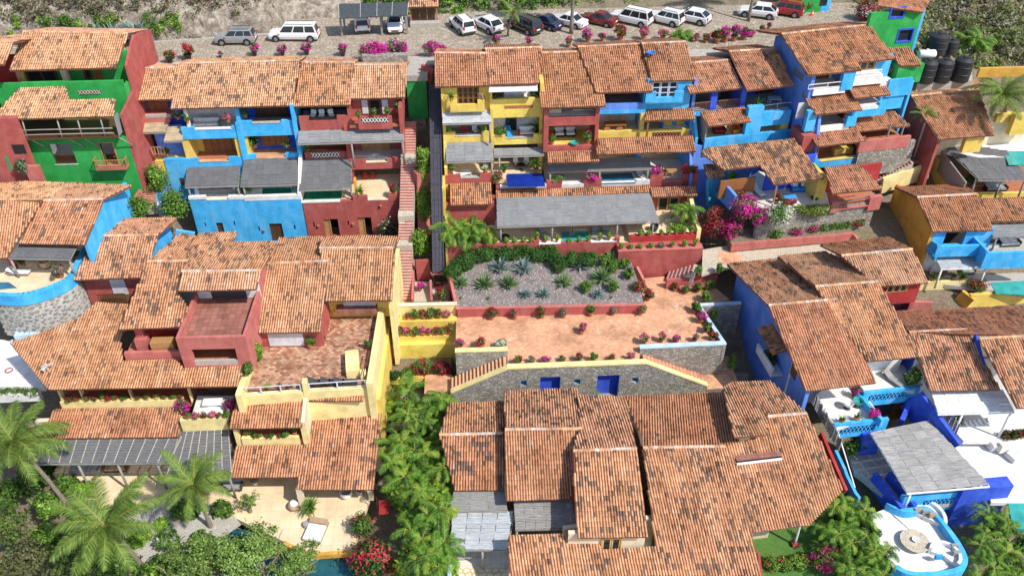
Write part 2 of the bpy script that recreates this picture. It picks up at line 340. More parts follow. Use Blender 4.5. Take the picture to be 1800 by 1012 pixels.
# ------------------------------------------------------------------ clay tile roofs
PAL = {'warm': [(.66,.335,.18),(.69,.37,.205),(.63,.305,.16),(.71,.405,.235),(.65,.325,.172)],
       'red': [(.58,.27,.143),(.61,.30,.165),(.55,.24,.125),(.635,.33,.19),(.575,.262,.138)],
       'pale': [(.70,.385,.22),(.725,.42,.25),(.67,.35,.195),(.74,.45,.28),(.685,.37,.21)]}
def tiles(poly,pal='warm',dark=.06,pitch=.215,expo=.41,patch=.5):
    """barrel tiles laid over a planar polygon: rows of covers over channels, each tile its own colour"""
    P = [np.array(p) for p in poly]
    n = sum((np.cross(P[i] - P[0],P[i + 1] - P[0]) for i in range(1,len(P) - 1)),np.zeros(3)); n /= np.linalg.norm(n)
    if n[2] < 0: n = -n
    t = np.array([0,0,1]) - n * n[2]; t /= np.linalg.norm(t)      # upslope
    s = np.cross(t,n); o = P[0]
    S = np.array([(p - o) @ s for p in P]); T = np.array([(p - o) @ t for p in P])
    cells = []
    smin,smax = S.min(),S.max(); ncol = max(1,int(round((smax - smin) / pitch))); pt = (smax - smin) / ncol
    for i in range(ncol):
        c = smin + (i + .5) * pt; xs = []
        for k in range(len(P)):
            a,b = k,(k + 1) % len(P)
            if (S[a] <= c) != (S[b] <= c): xs.append(T[a] + (T[b] - T[a]) * (c - S[a]) / (S[b] - S[a]))
        xs.sort()
        for k in range(0,len(xs) - 1,2):
            t0,t1 = xs[k],xs[k + 1]; t0 -= .05
            m = max(1,int(math.ceil((t1 - t0) / expo)))
            for j in range(m):
                a = t0 + j * expo; cells.append((c,a,min(a + expo + .04,t1 + .02)))
    cells = np.array(cells); N = len(cells)
    c = cells[:,0] + rng.normal(0,.008,N); a = cells[:,1] + rng.normal(0,.012,N); b = cells[:,2]
    q_ = rng.uniform(0,6.28,4); lift = rng.normal(0,.006,N) + .022 * np.sin(c * .9 + q_[0]) * np.sin(a * .8 + q_[1]) + .012 * np.sin(c * 2.7 + q_[2])
    ang = np.linspace(0,math.pi,6)
    r0,r1 = pt * .36,pt * .31
    V = np.zeros((N,16,3))
    def put(idx,ss,tt,hh): V[:,idx] = o + ss[:,None] * s + tt[:,None] * t + hh[:,None] * n
    for q,an in enumerate(ang):
        put(q,c + r0 * math.cos(an),a,.044 + lift + r0 * 1.05 * math.sin(an))
        put(6 + q,c + r1 * math.cos(an),b,.018 + lift + r1 * math.sin(an))
    one = np.ones(N)
    put(12,c - pt * .52,a,.048 * one); put(13,c + pt * .52,a,.048 * one); put(14,c + pt * .52,b,.014 * one); put(15,c - pt * .52,b,.014 * one)
    fq = [(q,6 + q,7 + q,1 + q) for q in range(5)] + [(12,13,14,15),(0,1,4,5)]
    Q = (np.arange(N)[:,None,None] * 16 + np.array(fq)[None]).reshape(-1,4)
    pl = np.array(PAL[pal]); ci = np.round((cells[:,0] - smin) / pt).astype(int); cc_ = pl[rng.integers(0,len(pl),ncol + 2)] * (1 + rng.normal(0,.05,(ncol + 2,1))); base = .45 * pl[rng.integers(0,len(pl),N)] * (1 + rng.normal(0,.09,(N,1))) + .55 * cc_[ci]
    base = base * rng.uniform(.95,1.08) * np.array([1,rng.uniform(.96,1.01),rng.uniform(.92,1.03)]); ph = rng.uniform(0,6.28,8)
    cl = np.sin(c * 1.3 + ph[0]) * np.sin(a * 1.1 + ph[1]) + .7 * np.sin(c * 2.9 + a * 1.7 + ph[2]) + .6 * np.sin(a * 3.1 - c * 1.1 + ph[3])
    # darker weathered runs, and black lichen on clusters of tiles
    pr = dark * np.clip(1 + patch * 2.2 * cl,.08,4)
    u = rng.uniform(0,1,N); dk = u < pr
    grey = np.array([.13,.105,.09]) * (1 + rng.normal(0,.3,(N,1)))
    base[dk] = (base[dk] * .22 + grey[dk] * .8)
    md = (~dk) & (rng.uniform(0,1,N) < .07 + .5 * dark + .06 * np.clip(cl,0,2)); base[md] *= rng.uniform(.58,.84,(md.sum(),1))
    wt = (~dk) & (~md) & (rng.uniform(0,1,N) < .012); base[wt] = base[wt] * .6 + np.array([.68,.58,.46]) * .4
    base = np.clip(base * (1 + .07 * np.clip(cl,-1.5,1.5)[:,None] * -1),.01,.95)
    C = np.repeat(base[:,None,:],7,1); C[:,5] *= .36; C[:,6] *= .65  # channel and tile-end faces darkened in colour for the shade between covers
    return V.reshape(-1,3),Q,C.reshape(-1,3)
def roof(h,poly,pal='warm',dark=.06,thick=.14,name='roof',patch=.5,**k):
    """roof slab with its tiles; polygon in world points"""
    off = np.array(rootloc(h)); P = [Vector(p) for p in poly]
    n = (P[1] - P[0]).cross(P[2] - P[0]);
    if n.z < 0: P.reverse()
    r = part(name,MB().hexa([p - Vector((0,0,thick)) for p in P],P),'eave',h)
    V,Q,C = tiles(P,pal,dark,patch=patch,**k)
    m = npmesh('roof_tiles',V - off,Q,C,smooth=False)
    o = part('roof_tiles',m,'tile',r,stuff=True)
    return r
def ridge(h,a,b,r=.12,name='ridge_cap',mat='mortar'):
    """row of half-round ridge tiles set in mortar"""
    a = Vector(a); b = Vector(b); L = (b - a).length; n = max(1,int(L / .4)); d = (b - a) / n
    sd_ = d.cross(Vector((0,0,1))).normalized(); V = []; Q = []; C = []
    pl = PAL['pale']
    for i in range(n):
        p0 = a + d * i - d * .06; p1 = a + d * (i + 1); k = len(V)
        for p,rr in ((p0,r * 1.12),(p1,r * .92)):
            for q in range(6):
                an = math.pi * q / 5; V.append(tuple(p + sd_ * rr * math.cos(an) * 1.25 + Vector((0,0,.03 + rr * math.sin(an)))))
        for q in range(5): Q.append((k + q,k + q + 1,k + 7 + q,k + 6 + q))
        c = np.array(pl[random.randrange(5)]) * random.uniform(.8,1.15)
        if random.random() < .4: c = np.array((.56,.46,.38)) * random.uniform(.8,1.15)
        C += [c * (.8 if random.random() < .2 else 1)] * 5
    m = npmesh(name,np.array(V) - np.array(rootloc(h)),np.array(Q),np.array(C))
    return part(name,m,'tile',h)
def slope(eL,eR,y=None,z=None,s=20,fr=None,v=None):
    """roof plane through an eave line, rising away from the eave; returns eave points and a picker"""
    if fr is not None and v is not None: A = fr.W(*fr.V(eL,v)); B = fr.W(*fr.V(eR,v))
    elif y is not None: A = Yp(eL,y); B = Yp(eR,y)
    else: A = Zp(eL,z); B = Zp(eR,z)
    d = B - A; hz = Vector((-d.y,d.x,0)).normalized()
    up = hz * math.cos(R(s)) + Vector((0,0,math.sin(R(s))))
    n = d.cross(up).normalized()
    return A,B,(lambda p: Pp(p,A,n))
def shed(h,eL,eR,rR,rL,y=None,z=None,s=20,pal='warm',dark=.06,back=0,bs=17,cap=True,fr=None,v=None,patch=.5,level=True):
    """a roof slope seen between four photo points, its eave at depth y; optional slope behind the ridge"""
    A,B,pk = slope(eL,eR,y,z,s,fr,v); C = pk(rR); D = pk(rL)
    if level and y is not None or (level and v is not None):            # eaves and ridges run level
        m = (A.z + B.z) / 2; A.z = B.z = m; dz = (B - A)
        hz = Vector((-dz.y,dz.x,0)).normalized(); up = hz * math.cos(R(s)) + Vector((0,0,math.sin(R(s))))
        n = dz.cross(up).normalized(); C = Pp(rR,A,n); D = Pp(rL,A,n)
    roof(h,[A,B,C,D],pal,dark,patch=patch)
    if back:
        d = C - D; hz = Vector((-d.y,d.x,0)).normalized() * back; dn = Vector((0,0,-back * math.tan(R(bs))))
        roof(h,[D,C,C + hz + dn,D + hz + dn],pal,dark,patch=patch)
    if cap: ridge(h,D,C)
    return A,B,C,D

def backslope(h,D,C,pts,s=12,pal='warm',dark=.06,patch=.5):
    """roof slope falling away behind a ridge line D-C; other corners are photo points on its plane"""
    d = C - D; hz = Vector((-d.y,d.x,0)).normalized(); dn = hz * math.cos(R(s)) - Vector((0,0,math.sin(R(s)))); n = d.cross(dn).normalized()
    return roof(h,[D,C] + [Pp(p,D,n) for p in pts],pal,dark,patch=patch)
def shedpoly(h,eL,eR,pts,y=None,z=None,s=20,pal='warm',dark=.06,fr=None,v=None,patch=.5,level=True,cap=None):
    """roof slope of any outline: eave between eL and eR, the other corners given as photo points on its plane"""
    A,B,pk = slope(eL,eR,y,z,s,fr,v)
    if level and (y is not None or v is not None): A.z = B.z = (A.z + B.z) / 2
    d = B - A; hz = Vector((-d.y,d.x,0)).normalized(); up = hz * math.cos(R(s)) + Vector((0,0,math.sin(R(s)))); n = d.cross(up).normalized()
    P = [A,B] + [Pp(p,A,n) for p in pts]
    roof(h,P,pal,dark,patch=patch)
    if cap: ridge(h,P[cap[0]],P[cap[1]])
    return P

# ------------------------------------------------------------------ lath pergolas
_panel = {}
def panel_mesh(mat,n=9):
    k = (mat,n)
    if k not in _panel:
        mb = MB()
        for i in range(n):
            a = i / n; b = (i + random.uniform(.74,.95)) / n; j = random.uniform(-.5,.5)
            mb.box(-.015 + .03 * random.uniform(-1,1),1.005 + .03 * random.uniform(-1,1),a,b,-.5 + j * .7,.5 + j * .7)
        m = mb.mesh('lath_panel'); m.materials.append(MAT(mat)); _panel[k] = m
    return _panel[k]
def pergola(h,q,nx,ny,mat='lath',posts=(),postmat='grey_wood',zfloor=None,name='pergola_roof',battens=None,wobble=.012,nl=9):
    """q: four world corners front-left, front-right, back-right, back-left"""
    A,B,C,D = [Vector(p) for p in q]; off = rootloc(h)
    f = MB()
    f.bar(A - Vector((0,0,.12)),B - Vector((0,0,.12)),.1,.12); f.bar(D - Vector((0,0,.12)),C - Vector((0,0,.12)),.1,.12)
    for i in range(nx + 1):
        t = i / nx; f.bar(A.lerp(B,t) - Vector((0,0,.07)),D.lerp(C,t) - Vector((0,0,.07)),.06,.07)
    fr = part(name,f,postmat,h)
    m = panel_mesh(mat,nl)
    for i in range(nx):
        for j in range(ny):
            a = A.lerp(B,i / nx).lerp(D.lerp(C,i / nx),j / ny); b = A.lerp(B,(i + 1) / nx).lerp(D.lerp(C,(i + 1) / nx),j / ny)
            d = A.lerp(B,i / nx).lerp(D.lerp(C,i / nx),(j + 1) / ny)
            ex = (b - a) * .965; ey = (d - a) * .995; ez = ex.cross(ey).normalized() * .03
            wz = random.uniform(-wobble,wobble)
            M = Matrix(((ex.x,ey.x,ez.x,a.x - off.x),(ex.y,ey.y,ez.y,a.y - off.y),(ex.z,ey.z,ez.z,a.z - off.z + .02 + wz),(0,0,0,1)))
            o = bpy.data.objects.new('lath_panel',m); COL.objects.link(o); o.parent = fr; o.matrix_local = M
    if battens:
        for i in range(nx + 1): part('batten',MB().bar(A.lerp(B,i / nx) + Vector((0,0,.06)),D.lerp(C,i / nx) + Vector((0,0,.06)),.07,.04),battens,fr)
    for t in posts:
        p = A.lerp(B,t[0]).lerp(D.lerp(C,t[0]),t[1] if len(t) > 1 else .04); zb = zfloor if zfloor is not None else p.z - 2.4
        part('post',MB().tube([(p.x,p.y,zb),(p.x,p.y,p.z - .1)],.1,8),postmat,h,smooth=True)
    return fr

# ------------------------------------------------------------------ joinery
def door(h,fr,a,b,v,n=2,mat='door_wood',frame=None,d=.07,name='door',glassy=False,rows=3):
    """panelled leaves standing side by side between two photo points"""
    A = fr.V(a,v); B = fr.V(b,v); u0,u1 = min(A.x,B.x),max(A.x,B.x); za,zb = min(A.z,B.z),max(A.z,B.z); w_ = (u1 - u0) / n
    fm = MB(); fm.fbox(fr,u0 - .08,u0,v - .05,v + .1,za,zb + .08).fbox(fr,u1,u1 + .08,v - .05,v + .1,za,zb + .08).fbox(fr,u0,u1,v - .05,v + .1,zb,zb + .08)
    root = part(name,fm,frame or mat,h)
    for i in range(n):
        m = MB(); x0 = u0 + i * w_ + .02; x1 = u0 + (i + 1) * w_ - .02; st = min(.1,w_ * .16)
        m.fbox(fr,x0,x0 + st,v,v + d,za,zb - .02).fbox(fr,x1 - st,x1,v,v + d,za,zb - .02)
        for j in range(rows + 1):
            zc = za + (zb - za - .1) * j / rows; m.fbox(fr,x0 + st,x1 - st,v + .004,v + d - .004,zc,zc + .09)
        if not glassy: m.fbox(fr,x0 + st,x1 - st,v + .03,v + d,za + .09,zb - .06)
        lf = part('leaf',m,mat,root)
        if glassy: part('pane',MB().fbox(fr,x0 + st,x1 - st,v + .035,v + .045,za + .09,zb - .06),'glass',lf)
    return root
def lattice(h,fr,a,b,v,n=8,mat='mortar',back='black'):
    """pierced clay balusters over a black panel standing in for a dark parapet opening"""
    A = fr.V(a,v); B = fr.V(b,v); u0,u1,za,zb = min(A.x,B.x),max(A.x,B.x),min(A.z,B.z),max(A.z,B.z)
    r = part('parapet_dark_panel',MB().fbox(fr,u0,u1,v - .012,v + .05,za,zb),back,h)  # solid black panel: the dark inside the opening is put into its colour
    w_ = (u1 - u0) / n
    for i in range(n):
        x = u0 + (i + .5) * w_; m = MB()
        for q in (-1,1):
            p0 = fr.W(x - q * w_ * .42,v - .05,za + .02); p1 = fr.W(x + q * w_ * .42,v - .05,zb - .02); m.bar(p0,p1,.05 + .004 * q,.06)
        part('baluster',m,mat,r)
    return r
def railing(h,pts,height,mat='door_wood',sp=.14,name='railing',bar=.03):
    pts = [Vector(p) for p in pts]; m = MB(); up = Vector((0,0,height))
    for a,b in zip(pts,pts[1:]): m.bar(a + up,b + up,.07,.06).bar(a + Vector((0,0,.08)),b + Vector((0,0,.08)),.05,.05)
    r = part(name,m,mat,h)
    bal = MB()
    for a,b in zip(pts,pts[1:]):
        n = max(1,int((b - a).length / sp))
        for i in range(n + 1):
            p = a.lerp(b,i / n); bal.bar(p + Vector((0,0,.1)),p + up,bar,bar)
    part('balusters',bal,mat,r,stuff=True); return r

# ================================================================== the setting
def sm(a,b,x):
    t = np.clip((x - a) / (b - a),0,1); return t * t * (3 - 2 * t)
GY = [-400,10,30,40,46,55,60,64,70,76,80,84,86,87,101,104,112,130,200,400,900]
GZ = [-32,-29,-25,-22.4,-21.9,-21.2,-19.2,-16.8,-15.8,-15.4,-11.5,-6,-.9,-.3,-.3,1.2,5,17,55,130,260]
def gz(x,y):
    z = np.interp(y,GY,GZ)
    left = sm(-29.5,-36,x); z = z + left * np.where(y < 66,3.5 * sm(56,66,y),3.5 + 3.0 * sm(66,71,y)) * (1 - sm(76,85,y))
    right = sm(24,34,x); z = z + right * 3.2 * sm(60,72,y) * (1 - sm(78,86,y)) * (y < 86)
    far = sm(52,58,x); z = z - far * 2.2 * sm(84,87,y) * (1 - sm(96,112,y))
    return z
xs = np.concatenate([np.linspace(-500,-75,18),np.linspace(-70,70,113),np.linspace(75,500,18)])
ys = np.concatenate([np.linspace(-300,20,14),np.linspace(22,120,99),np.linspace(125,900,30)])
gx,gy = np.meshgrid(xs,ys); gzv = gz(gx,gy) + .12 * np.sin(gx * 1.7 + gy) * np.cos(gy * 1.3) * ((gy < 84) | (gy > 104))
nx_ = len(xs); I = np.arange(len(ys) - 1)[:,None] * nx_ + np.arange(nx_ - 1)[None]
gq = np.stack([I,I + 1,I + nx_ + 1,I + nx_],-1).reshape(-1,4)
struct('ground',npmesh('ground',np.stack([gx,gy,gzv],-1).reshape(-1,3),gq,smooth=True),'soil')

# cobbled road and car park, one sheet, its back edge following the foot of the hill
RB = [(-90,93),(-45,93.2),(-34,94),(-22,95.6),(-20,100),(-8,101),(0,101.6),(10,102.4),(25,103.2),(31,104),(36,110),(50,124),(60,130)]
hx = [a for a,_ in RB]; hy = [b for _,b in RB]
rp = [(x,y,0) for x,y in RB] + [(58,112,-.0),(47,92,0),(44,86.2,0),(-90,86.2,0)]
struct('road',MB().slab(rp[::-1],.25),'cobble')
# kerb-like concrete strip at the foot of the rock and along the gutter
kb = MB()
for a,b in zip(RB[:4],RB[1:4]): kb.bar((a[0],a[1] - .15,.06),(b[0],b[1] - .15,.06),.35,.2)
struct('kerb',kb,'concrete')
struct('road_edge',MB().box(-50,44,86.0,88.3,-.2,.05),'concrete')
mk = MB()
for px,py,qx,qy in ((770,48,805,62),(833,50,860,63),(905,46,955,62),(962,50,1010,68),(1215,33,1262,48),(1155,52,1190,66)):
    a = Zp((px,py),.006); b = Zp((qx,qy),.006); mk.bar(a,b,.1,.008)
struct('parking_markings',mk,'marking')

# hillside cut behind the road: broken rock face then scrub slope
hxs = np.linspace(-100,64,330); prof = [(0,-.4),(.1,.0),(.45,1.0),(.9,2.0),(1.5,2.9),(2.3,3.6),(4,4.7),(8,7.0),(16,12),(40,28),(90,60)]
hv = []
for x in hxs:
    yb = np.interp(x,hx,hy); rocky = 1 - .45 * sm(-24,-18,x) + .3 * sm(19,22,x) - .2 * sm(30,36,x)
    for k,(dy,dz) in enumerate(prof):
        q = k if k < 8 else 0
        nz = .55 * math.sin(x * 1.1 + k * 1.9) * math.cos(x * .37 + k) + .35 * math.sin(x * 2.7 + k * 2.3) + .25 * math.sin(x * 5.3 + k * 4.1)
        hv.append((x + (.2 * math.sin(3 * x + k) if k else 0),yb + dy * (1 + (1 - rocky) * 1.6) + (nz * .5 if 0 < k < 7 else 0),(dz * rocky if dz > 0 else dz) + (nz * .28 if k > 1 else 0)))
n_ = len(prof); I = np.arange(len(hxs) - 1)[:,None] * n_ + np.arange(n_ - 1)[None]
struct('rock_slope',npmesh('rock_slope',np.array(hv),np.stack([I,I + n_,I + n_ + 1,I + 1],-1).reshape(-1,4)),'rock')

def holewall(h,name,mat,fr,u0,u1,z0,z1,v,d,holes,**k):
    """a wall slab with rectangular openings (u0,u1,z0,z1)"""
    us = sorted({u0,u1} | {min(max(x,u0),u1) for q in holes for x in q[:2]}); zs = sorted({z0,z1} | {min(max(x,z0),z1) for q in holes for x in q[2:]})
    m = MB(); e = eps()
    for a,b in zip(us,us[1:]):
        run = None
        for c,dd in list(zip(zs,zs[1:])) + [(None,None)]:
            solid = c is not None and not any(q[0] - 1e-6 <= a and b <= q[1] + 1e-6 and q[2] - 1e-6 <= c and dd <= q[3] + 1e-6 for q in holes)
            if solid: run = (run[0],dd) if run else (c,dd)
            elif run: m.fbox(fr,a,b,v - e,v + d,*run); run = None
    return part(name,m,mat,h,**k)
def hole(fr,a,b,v):
    A = fr.V(a,v); B = fr.V(b,v); return (min(A.x,B.x),max(A.x,B.x),min(A.z,B.z),max(A.z,B.z))

# ------------------------------------------------------------------ plaza with its stone podium and two outer stairs
PZ = -15.0
plz = thing('stone_podium','grey stone podium under the terracotta plaza with two outer flights of steps','terrace',Zp((1000,640),-20))
pl = [z10(*p) for p in ((100,648),(105,452),(1190,385),(1160,250),(1195,225),(1305,215),(1320,290),(1600,285),(1680,350),(1500,378),(1640,604),(1165,630),(1158,690),(1200,722),(400,752),(398,648))]
plaza = struct('plaza',MB().slab([Zp(p,PZ) for p in pl][::-1],.6),'plaza')
a = Zp(z10(400,742),-14.5); b = Zp(z10(1200,712),-14.5); fd = (b - a); fd.z = 0
fp = Fr(math.degrees(math.atan2(fd.y,fd.x)),z10(400,742),z=-14.5)
UL = fp.V(z10(75,880),0); UA = fp.V(z10(400,742),0); UB = fp.V(z10(1200,712),0); UR = fp.V(z10(1552,842),0)
holes = [hole(fp,z10(588,795),z10(700,890),0),hole(fp,z10(918,786),z10(1032,908),0),hole(fp,z10(474,815),z10(512,846),0),hole(fp,z10(782,807),z10(820,836),0),hole(fp,z10(1115,798),z10(1152,826),0)]
zt = -14.62
holewall(plz,'front_wall','stone',fp,UA.x,UB.x,-20.4,zt,0,.7,holes)
for s,U,V_ in ((-1,UA,UL),(1,UB,UR)):       # the sloping walls outside each stair
    x0,x1 = U.x,V_.x; z1_ = V_.z - .12
    q = [fp.W(x0,.004,-20.4),fp.W(x1,.004,-20.4),fp.W(x1,.004,z1_),fp.W(x0,.004,zt)]
    if s < 0: q = q[::-1]
    back_ = [p + fp.vy * .4 for p in q]
    m = MB(); m.add(q + back_,[(0,1,2,3),(7,6,5,4),(0,4,5,1),(1,5,6,2),(2,6,7,3),(3,7,4,0)]); part('stair_wall',m,'stone',plz)
    cm = MB().bar(fp.W(x0,.2,zt + .06),fp.W(x1,.2,z1_ + .06),.5,.16); part('stair_coping',cm,'cream_yellow',plz)
part('parapet_coping',MB().fbox(fp,UA.x - .03,UB.x + .03,-.06,.5,zt,-14.46),'cream_yellow',plz)
part('parapet',MB().fbox(fp,UA.x,UB.x,.02,.42,-15.4,zt - .002),'stone',plz)
for i,q in enumerate(holes):
    m = MB().fbox(fp,q[0] - .02,q[1] + .02,.55,.68,q[2] - .02,q[3] + .02)
    m.fbox(fp,q[0] - .03,q[0] + .03,.01,.6,q[2],q[3]).fbox(fp,q[1] - .03,q[1] + .03,.01,.6,q[2],q[3]).fbox(fp,q[0],q[1],.012,.6,q[3] - .03,q[3] + .03)
    part('niche' if i < 2 else 'window_niche',m,'cobalt' if i < 2 else 'azure',plz)
# the two upper corner blocks that stand behind the stairs
bl = Zp(z10(100,648),-14.35); br = Zp(z10(400,640),-14.35)
def upperblock(p,q,mat,cap):
    d = (q - p); d.z = 0; f = Fr(math.degrees(math.atan2(d.y,d.x)),(0,500),z=-14.35); f.o = Vector((p.x,p.y,0))
    part('corner_wall',MB().fbox(f,0,d.length,0,.4,-20.4,-14.45),'stone',plz)
    part('coping',MB().fbox(f,-.04,d.length + .04,-.05,.45,-14.45,-14.3),cap,plz); return f,d.length
fl,ll = upperblock(bl,br,'stone','cream_yellow')
cl_,cr_ = Zp(z10(1165,620),-14.2),Zp(z10(1652,598),-14.2)
f2,l2 = upperblock(cl_,cr_,'stone','pale_blue')
c3 = Zp(z10(1500,372),-14.2); c4 = Zp(z10(1745,358),-14.2)
m = MB().bar(cr_ + Vector((0,0,-.17)),c3 + Vector((0,0,-.17)),.34,.16); part('coping',m,'pale_blue',plz)
m = MB().bar(cr_ + Vector((0,0,-3.2)),c3 + Vector((0,0,-3.2)),.3,5.9); part('corner_wall',m,'stone',plz)
m = MB().bar(c3 + Vector((0,0,-.17)),c4 + Vector((0,0,-.17)),.34,.16); part('coping',m,'pale_blue',plz)
m = MB().bar(c3 + Vector((0,0,-3.2)),c4 + Vector((0,0,-3.2)),.3,5.9); part('corner_wall',m,'stone',plz)
part('podium_core',MB().fbox(fp,UA.x + .1,UB.x - .1,.75,7.5,-20.4,-15.7),'stone',plz)
# steps of the two flights: each its own piece
for s,U,V_,n in ((-1,UA,UL,15),(1,UB,UR,17)):
    x0 = U.x; x1 = V_.x; z0 = PZ - .05; z1_ = V_.z - .35;
    depth = (fp.loc(bl).y if s < 0 else fp.loc(cl_).y) - .02
    for i in range(n):
        a = x0 + (x1 - x0) * i / n; b = x0 + (x1 - x0) * (i + 1) / n; z = z0 + (z1_ - z0) * (i + .5) / n
        part('step',MB().fbox(fp,min(a,b),max(a,b),.42,max(depth,1.2),z - .9,z),'plaza',plz)
        if s < 0 or True: part('riser',MB().fbox(fp,(b if s > 0 else b) - .03,b + .03,.43,max(depth,1.2) - .01,z - .25,z + .004),'dark_wood' if s < 0 else 'rose',plz)
part('landing_base',MB().fbox(fp,UR.x - .2,UR.x + 3.0,.05,4.2,-20.6,UR.z - .52),'stone',plz); part('lower_landing',MB().fbox(fp,UR.x - .2,UR.x + 3.05,.0,4.25,UR.z - .52,UR.z - .45),'plaza',plz)
part('landing_base',MB().fbox(fp,UL.x - 2.4,UL.x + .1,-.3,3.0,-20.8,UL.z - .87),'stone',plz); part('lower_landing',MB().fbox(fp,UL.x - 2.45,UL.x + .1,-.35,3.05,UL.z - .87,UL.z - .8),'plaza',plz)

# ------------------------------------------------------------------ gravel bed with its red kerb wall
GB = [Zp(z10(112,398),-14.15),Zp(z10(1185,372),-14.15),Zp(z10(1150,240),-13.6),Zp(z10(1110,130),-13.3),Zp(z10(700,90),-13.1),Zp(z10(150,120),-13.1),Zp(z10(70,190),-13.4)]
m = MB(); cpt = sum(GB,Vector()) / len(GB); cpt.z = -13.72
m.add([cpt] + GB + [p - Vector((0,0,2.5)) for p in GB],[(0,1 + i,1 + (i + 1) % 7) for i in range(7)] + [(1 + i,8 + i,8 + (i + 1) % 7,1 + (i + 1) % 7) for i in range(7)])
struct('gravel_bed',m,'gravel')
bw = thing('garden_wall','low red kerb wall in front of the gravel bed with agaves','wall',GB[0])
a,b = Zp(z10(110,400),-14.05),Zp(z10(1188,378),-14.05)
part('wall',MB().bar(a - Vector((0,0,.6)),b - Vector((0,0,.6)),.3,1.2),'red',bw)
part('coping',MB().bar(a + Vector((0,0,.04)),b + Vector((0,0,.04)),.36,.09),'rose',bw)
a2 = Zp(z10(65,200),-13.0); part('side_wall',MB().bar(a - Vector((0,0,.4)),a2 - Vector((0,0,.4)),.28,1.0),'rose',bw)
# loose pebbles
N = 5200; pb = np.array([(p.x,p.y) for p in GB]); pv = []
lo,hi = pb.min(0),pb.max(0)
from mathutils.geometry import intersect_point_tri_2d
tri = [(Vector((cpt.x,cpt.y)),Vector(pb[i]),Vector(pb[(i + 1) % 7]),cpt,GB[i],GB[(i + 1) % 7]) for i in range(7)]
VV = []; CC = []; oct_ = np.array([(1,0,0),(0,1,0),(-1,0,0),(0,-1,0),(0,0,.8),(0,0,-.3)]); ot = np.array([(0,1,4),(1,2,4),(2,3,4),(3,0,4)])
while len(VV) < N:
    p = Vector((random.uniform(lo[0],hi[0]),random.uniform(lo[1],hi[1])))
    for A2,B2,C2,A3,B3,C3 in tri:
        if intersect_point_tri_2d(p,A2,B2,C2):
            nn = (B3 - A3).cross(C3 - A3); z = A3.z - (nn.x * (p.x - A3.x) + nn.y * (p.y - A3.y)) / nn.z
            s = random.uniform(.03,.085); ro = random.uniform(0,6.28); c_,s_ = math.cos(ro),math.sin(ro)
            o_ = oct_ * s * np.array([1,random.uniform(.6,1),1]); VV.append(np.stack([o_[:,0] * c_ - o_[:,1] * s_ + p.x,o_[:,0] * s_ + o_[:,1] * c_ + p.y,o_[:,2] + z],1))
            g = random.choice(((.24,.19,.18),(.32,.28,.26),(.42,.38,.36),(.58,.54,.50),(.20,.15,.145),(.28,.22,.21))); CC.append([g] * 4); break
o = part('gravel',npmesh('gravel',np.concatenate(VV),(np.arange(N)[:,None,None] * 6 + ot[None]).reshape(-1,3),np.array(CC).reshape(-1,3)),'pebble')
tag(o,'loose pinkish grey pebbles around the agaves','gravel',kind='stuff')

# ------------------------------------------------------------------ long public stair, landing, green wall
def stairs(name,label,P0,P1,width,n,mats=('concrete','red'),side=None,cat='stairs',group=None,base=1.2,nose=.1):
    P0 = Vector(P0); P1 = Vector(P1); d = P1 - P0; dh = Vector((d.x,d.y,0)); L = dh.length; dh.normalize(); sd_ = Vector((dh.y,-dh.x,0)) * width / 2
    t = thing(name,label,cat,P0,group); run = L / n; rise = d.z / n
    m = MB(); b = [-sd_,sd_,sd_ + dh * (run + .02),-sd_ + dh * (run + .02)]
    m.hexa([p - Vector((0,0,base)) for p in b],[p + Vector((0,0,rise - .001)) for p in b]); me = m.mesh('step'); me.materials.append(MAT(mats[0]))
    m = MB(); b = [-sd_ - dh * .012,sd_ - dh * .012,sd_ + dh * nose,-sd_ + dh * nose]
    m.hexa([p - Vector((0,0,.02)) for p in b],[p + Vector((0,0,rise + .006)) for p in b]); mr = m.mesh('riser'); mr.materials.append(MAT(mats[1]))
    for i in range(n):
        o = bpy.data.objects.new('step',me); COL.objects.link(o); o.parent = t; o.location = dh * run * i + Vector((0,0,rise * i))
        r = bpy.data.objects.new('riser',mr); COL.objects.link(r); r.parent = o
    return t
S0 = Zp((711,528),-15.6); S1 = Yp((724,214),82.0)
stairs('public_stairs','long straight flight of red edged steps between the red house and the funicular',S0 - Vector((.1,0,0)),S1 - Vector((.25,0,0)),1.45,62,('path','rose'),nose=.05)
ld = thing('stair_landing','pale landings breaking up the long red edged flight','stairs',S0.lerp(S1,.3))
for q in (.29,.45,.78): P = S0.lerp(S1,q); part('landing',MB().box(P.x - .95,P.x + .6,P.y - .5,P.y + .9,P.z - .8,P.z + .42),'path',ld)
S2 = Zp((737,130),-1.5); S3 = Zp((737,97),.05)
stairs('upper_stairs','short red flight of steps climbing to the cobbled road beside bougainvillea',S2,S3,1.75,8,('concrete','red'),nose=.14)
frt = Fr(0,(733,142),y=83.6)
gw = thing('green_retaining_wall','plain bright green retaining wall above the long steps','wall',frt.W(*frt.V((733,205),0)))
bx(gw,'wall','green',frt,(714,143),(753,208),0,.5); bx(gw,'landing','concrete',frt,(712,133),(752,142.5),-.1,2.6)
bx(gw,'lower_wall','stone',frt,(714,208.5),(754,300),.1,.6)
# red parapet wall of the upper stair
sw = thing('stair_parapet','red sloping parapet beside the upper flight of steps','wall',Zp((755,120),-1))
a = Zp(z2(1385,335),1.0); b = Zp(z2(1372,410),-.6)
part('wall',MB().bar(a - Vector((0,0,.5)),b - Vector((0,0,.5)),.35,1.4),'red',sw)

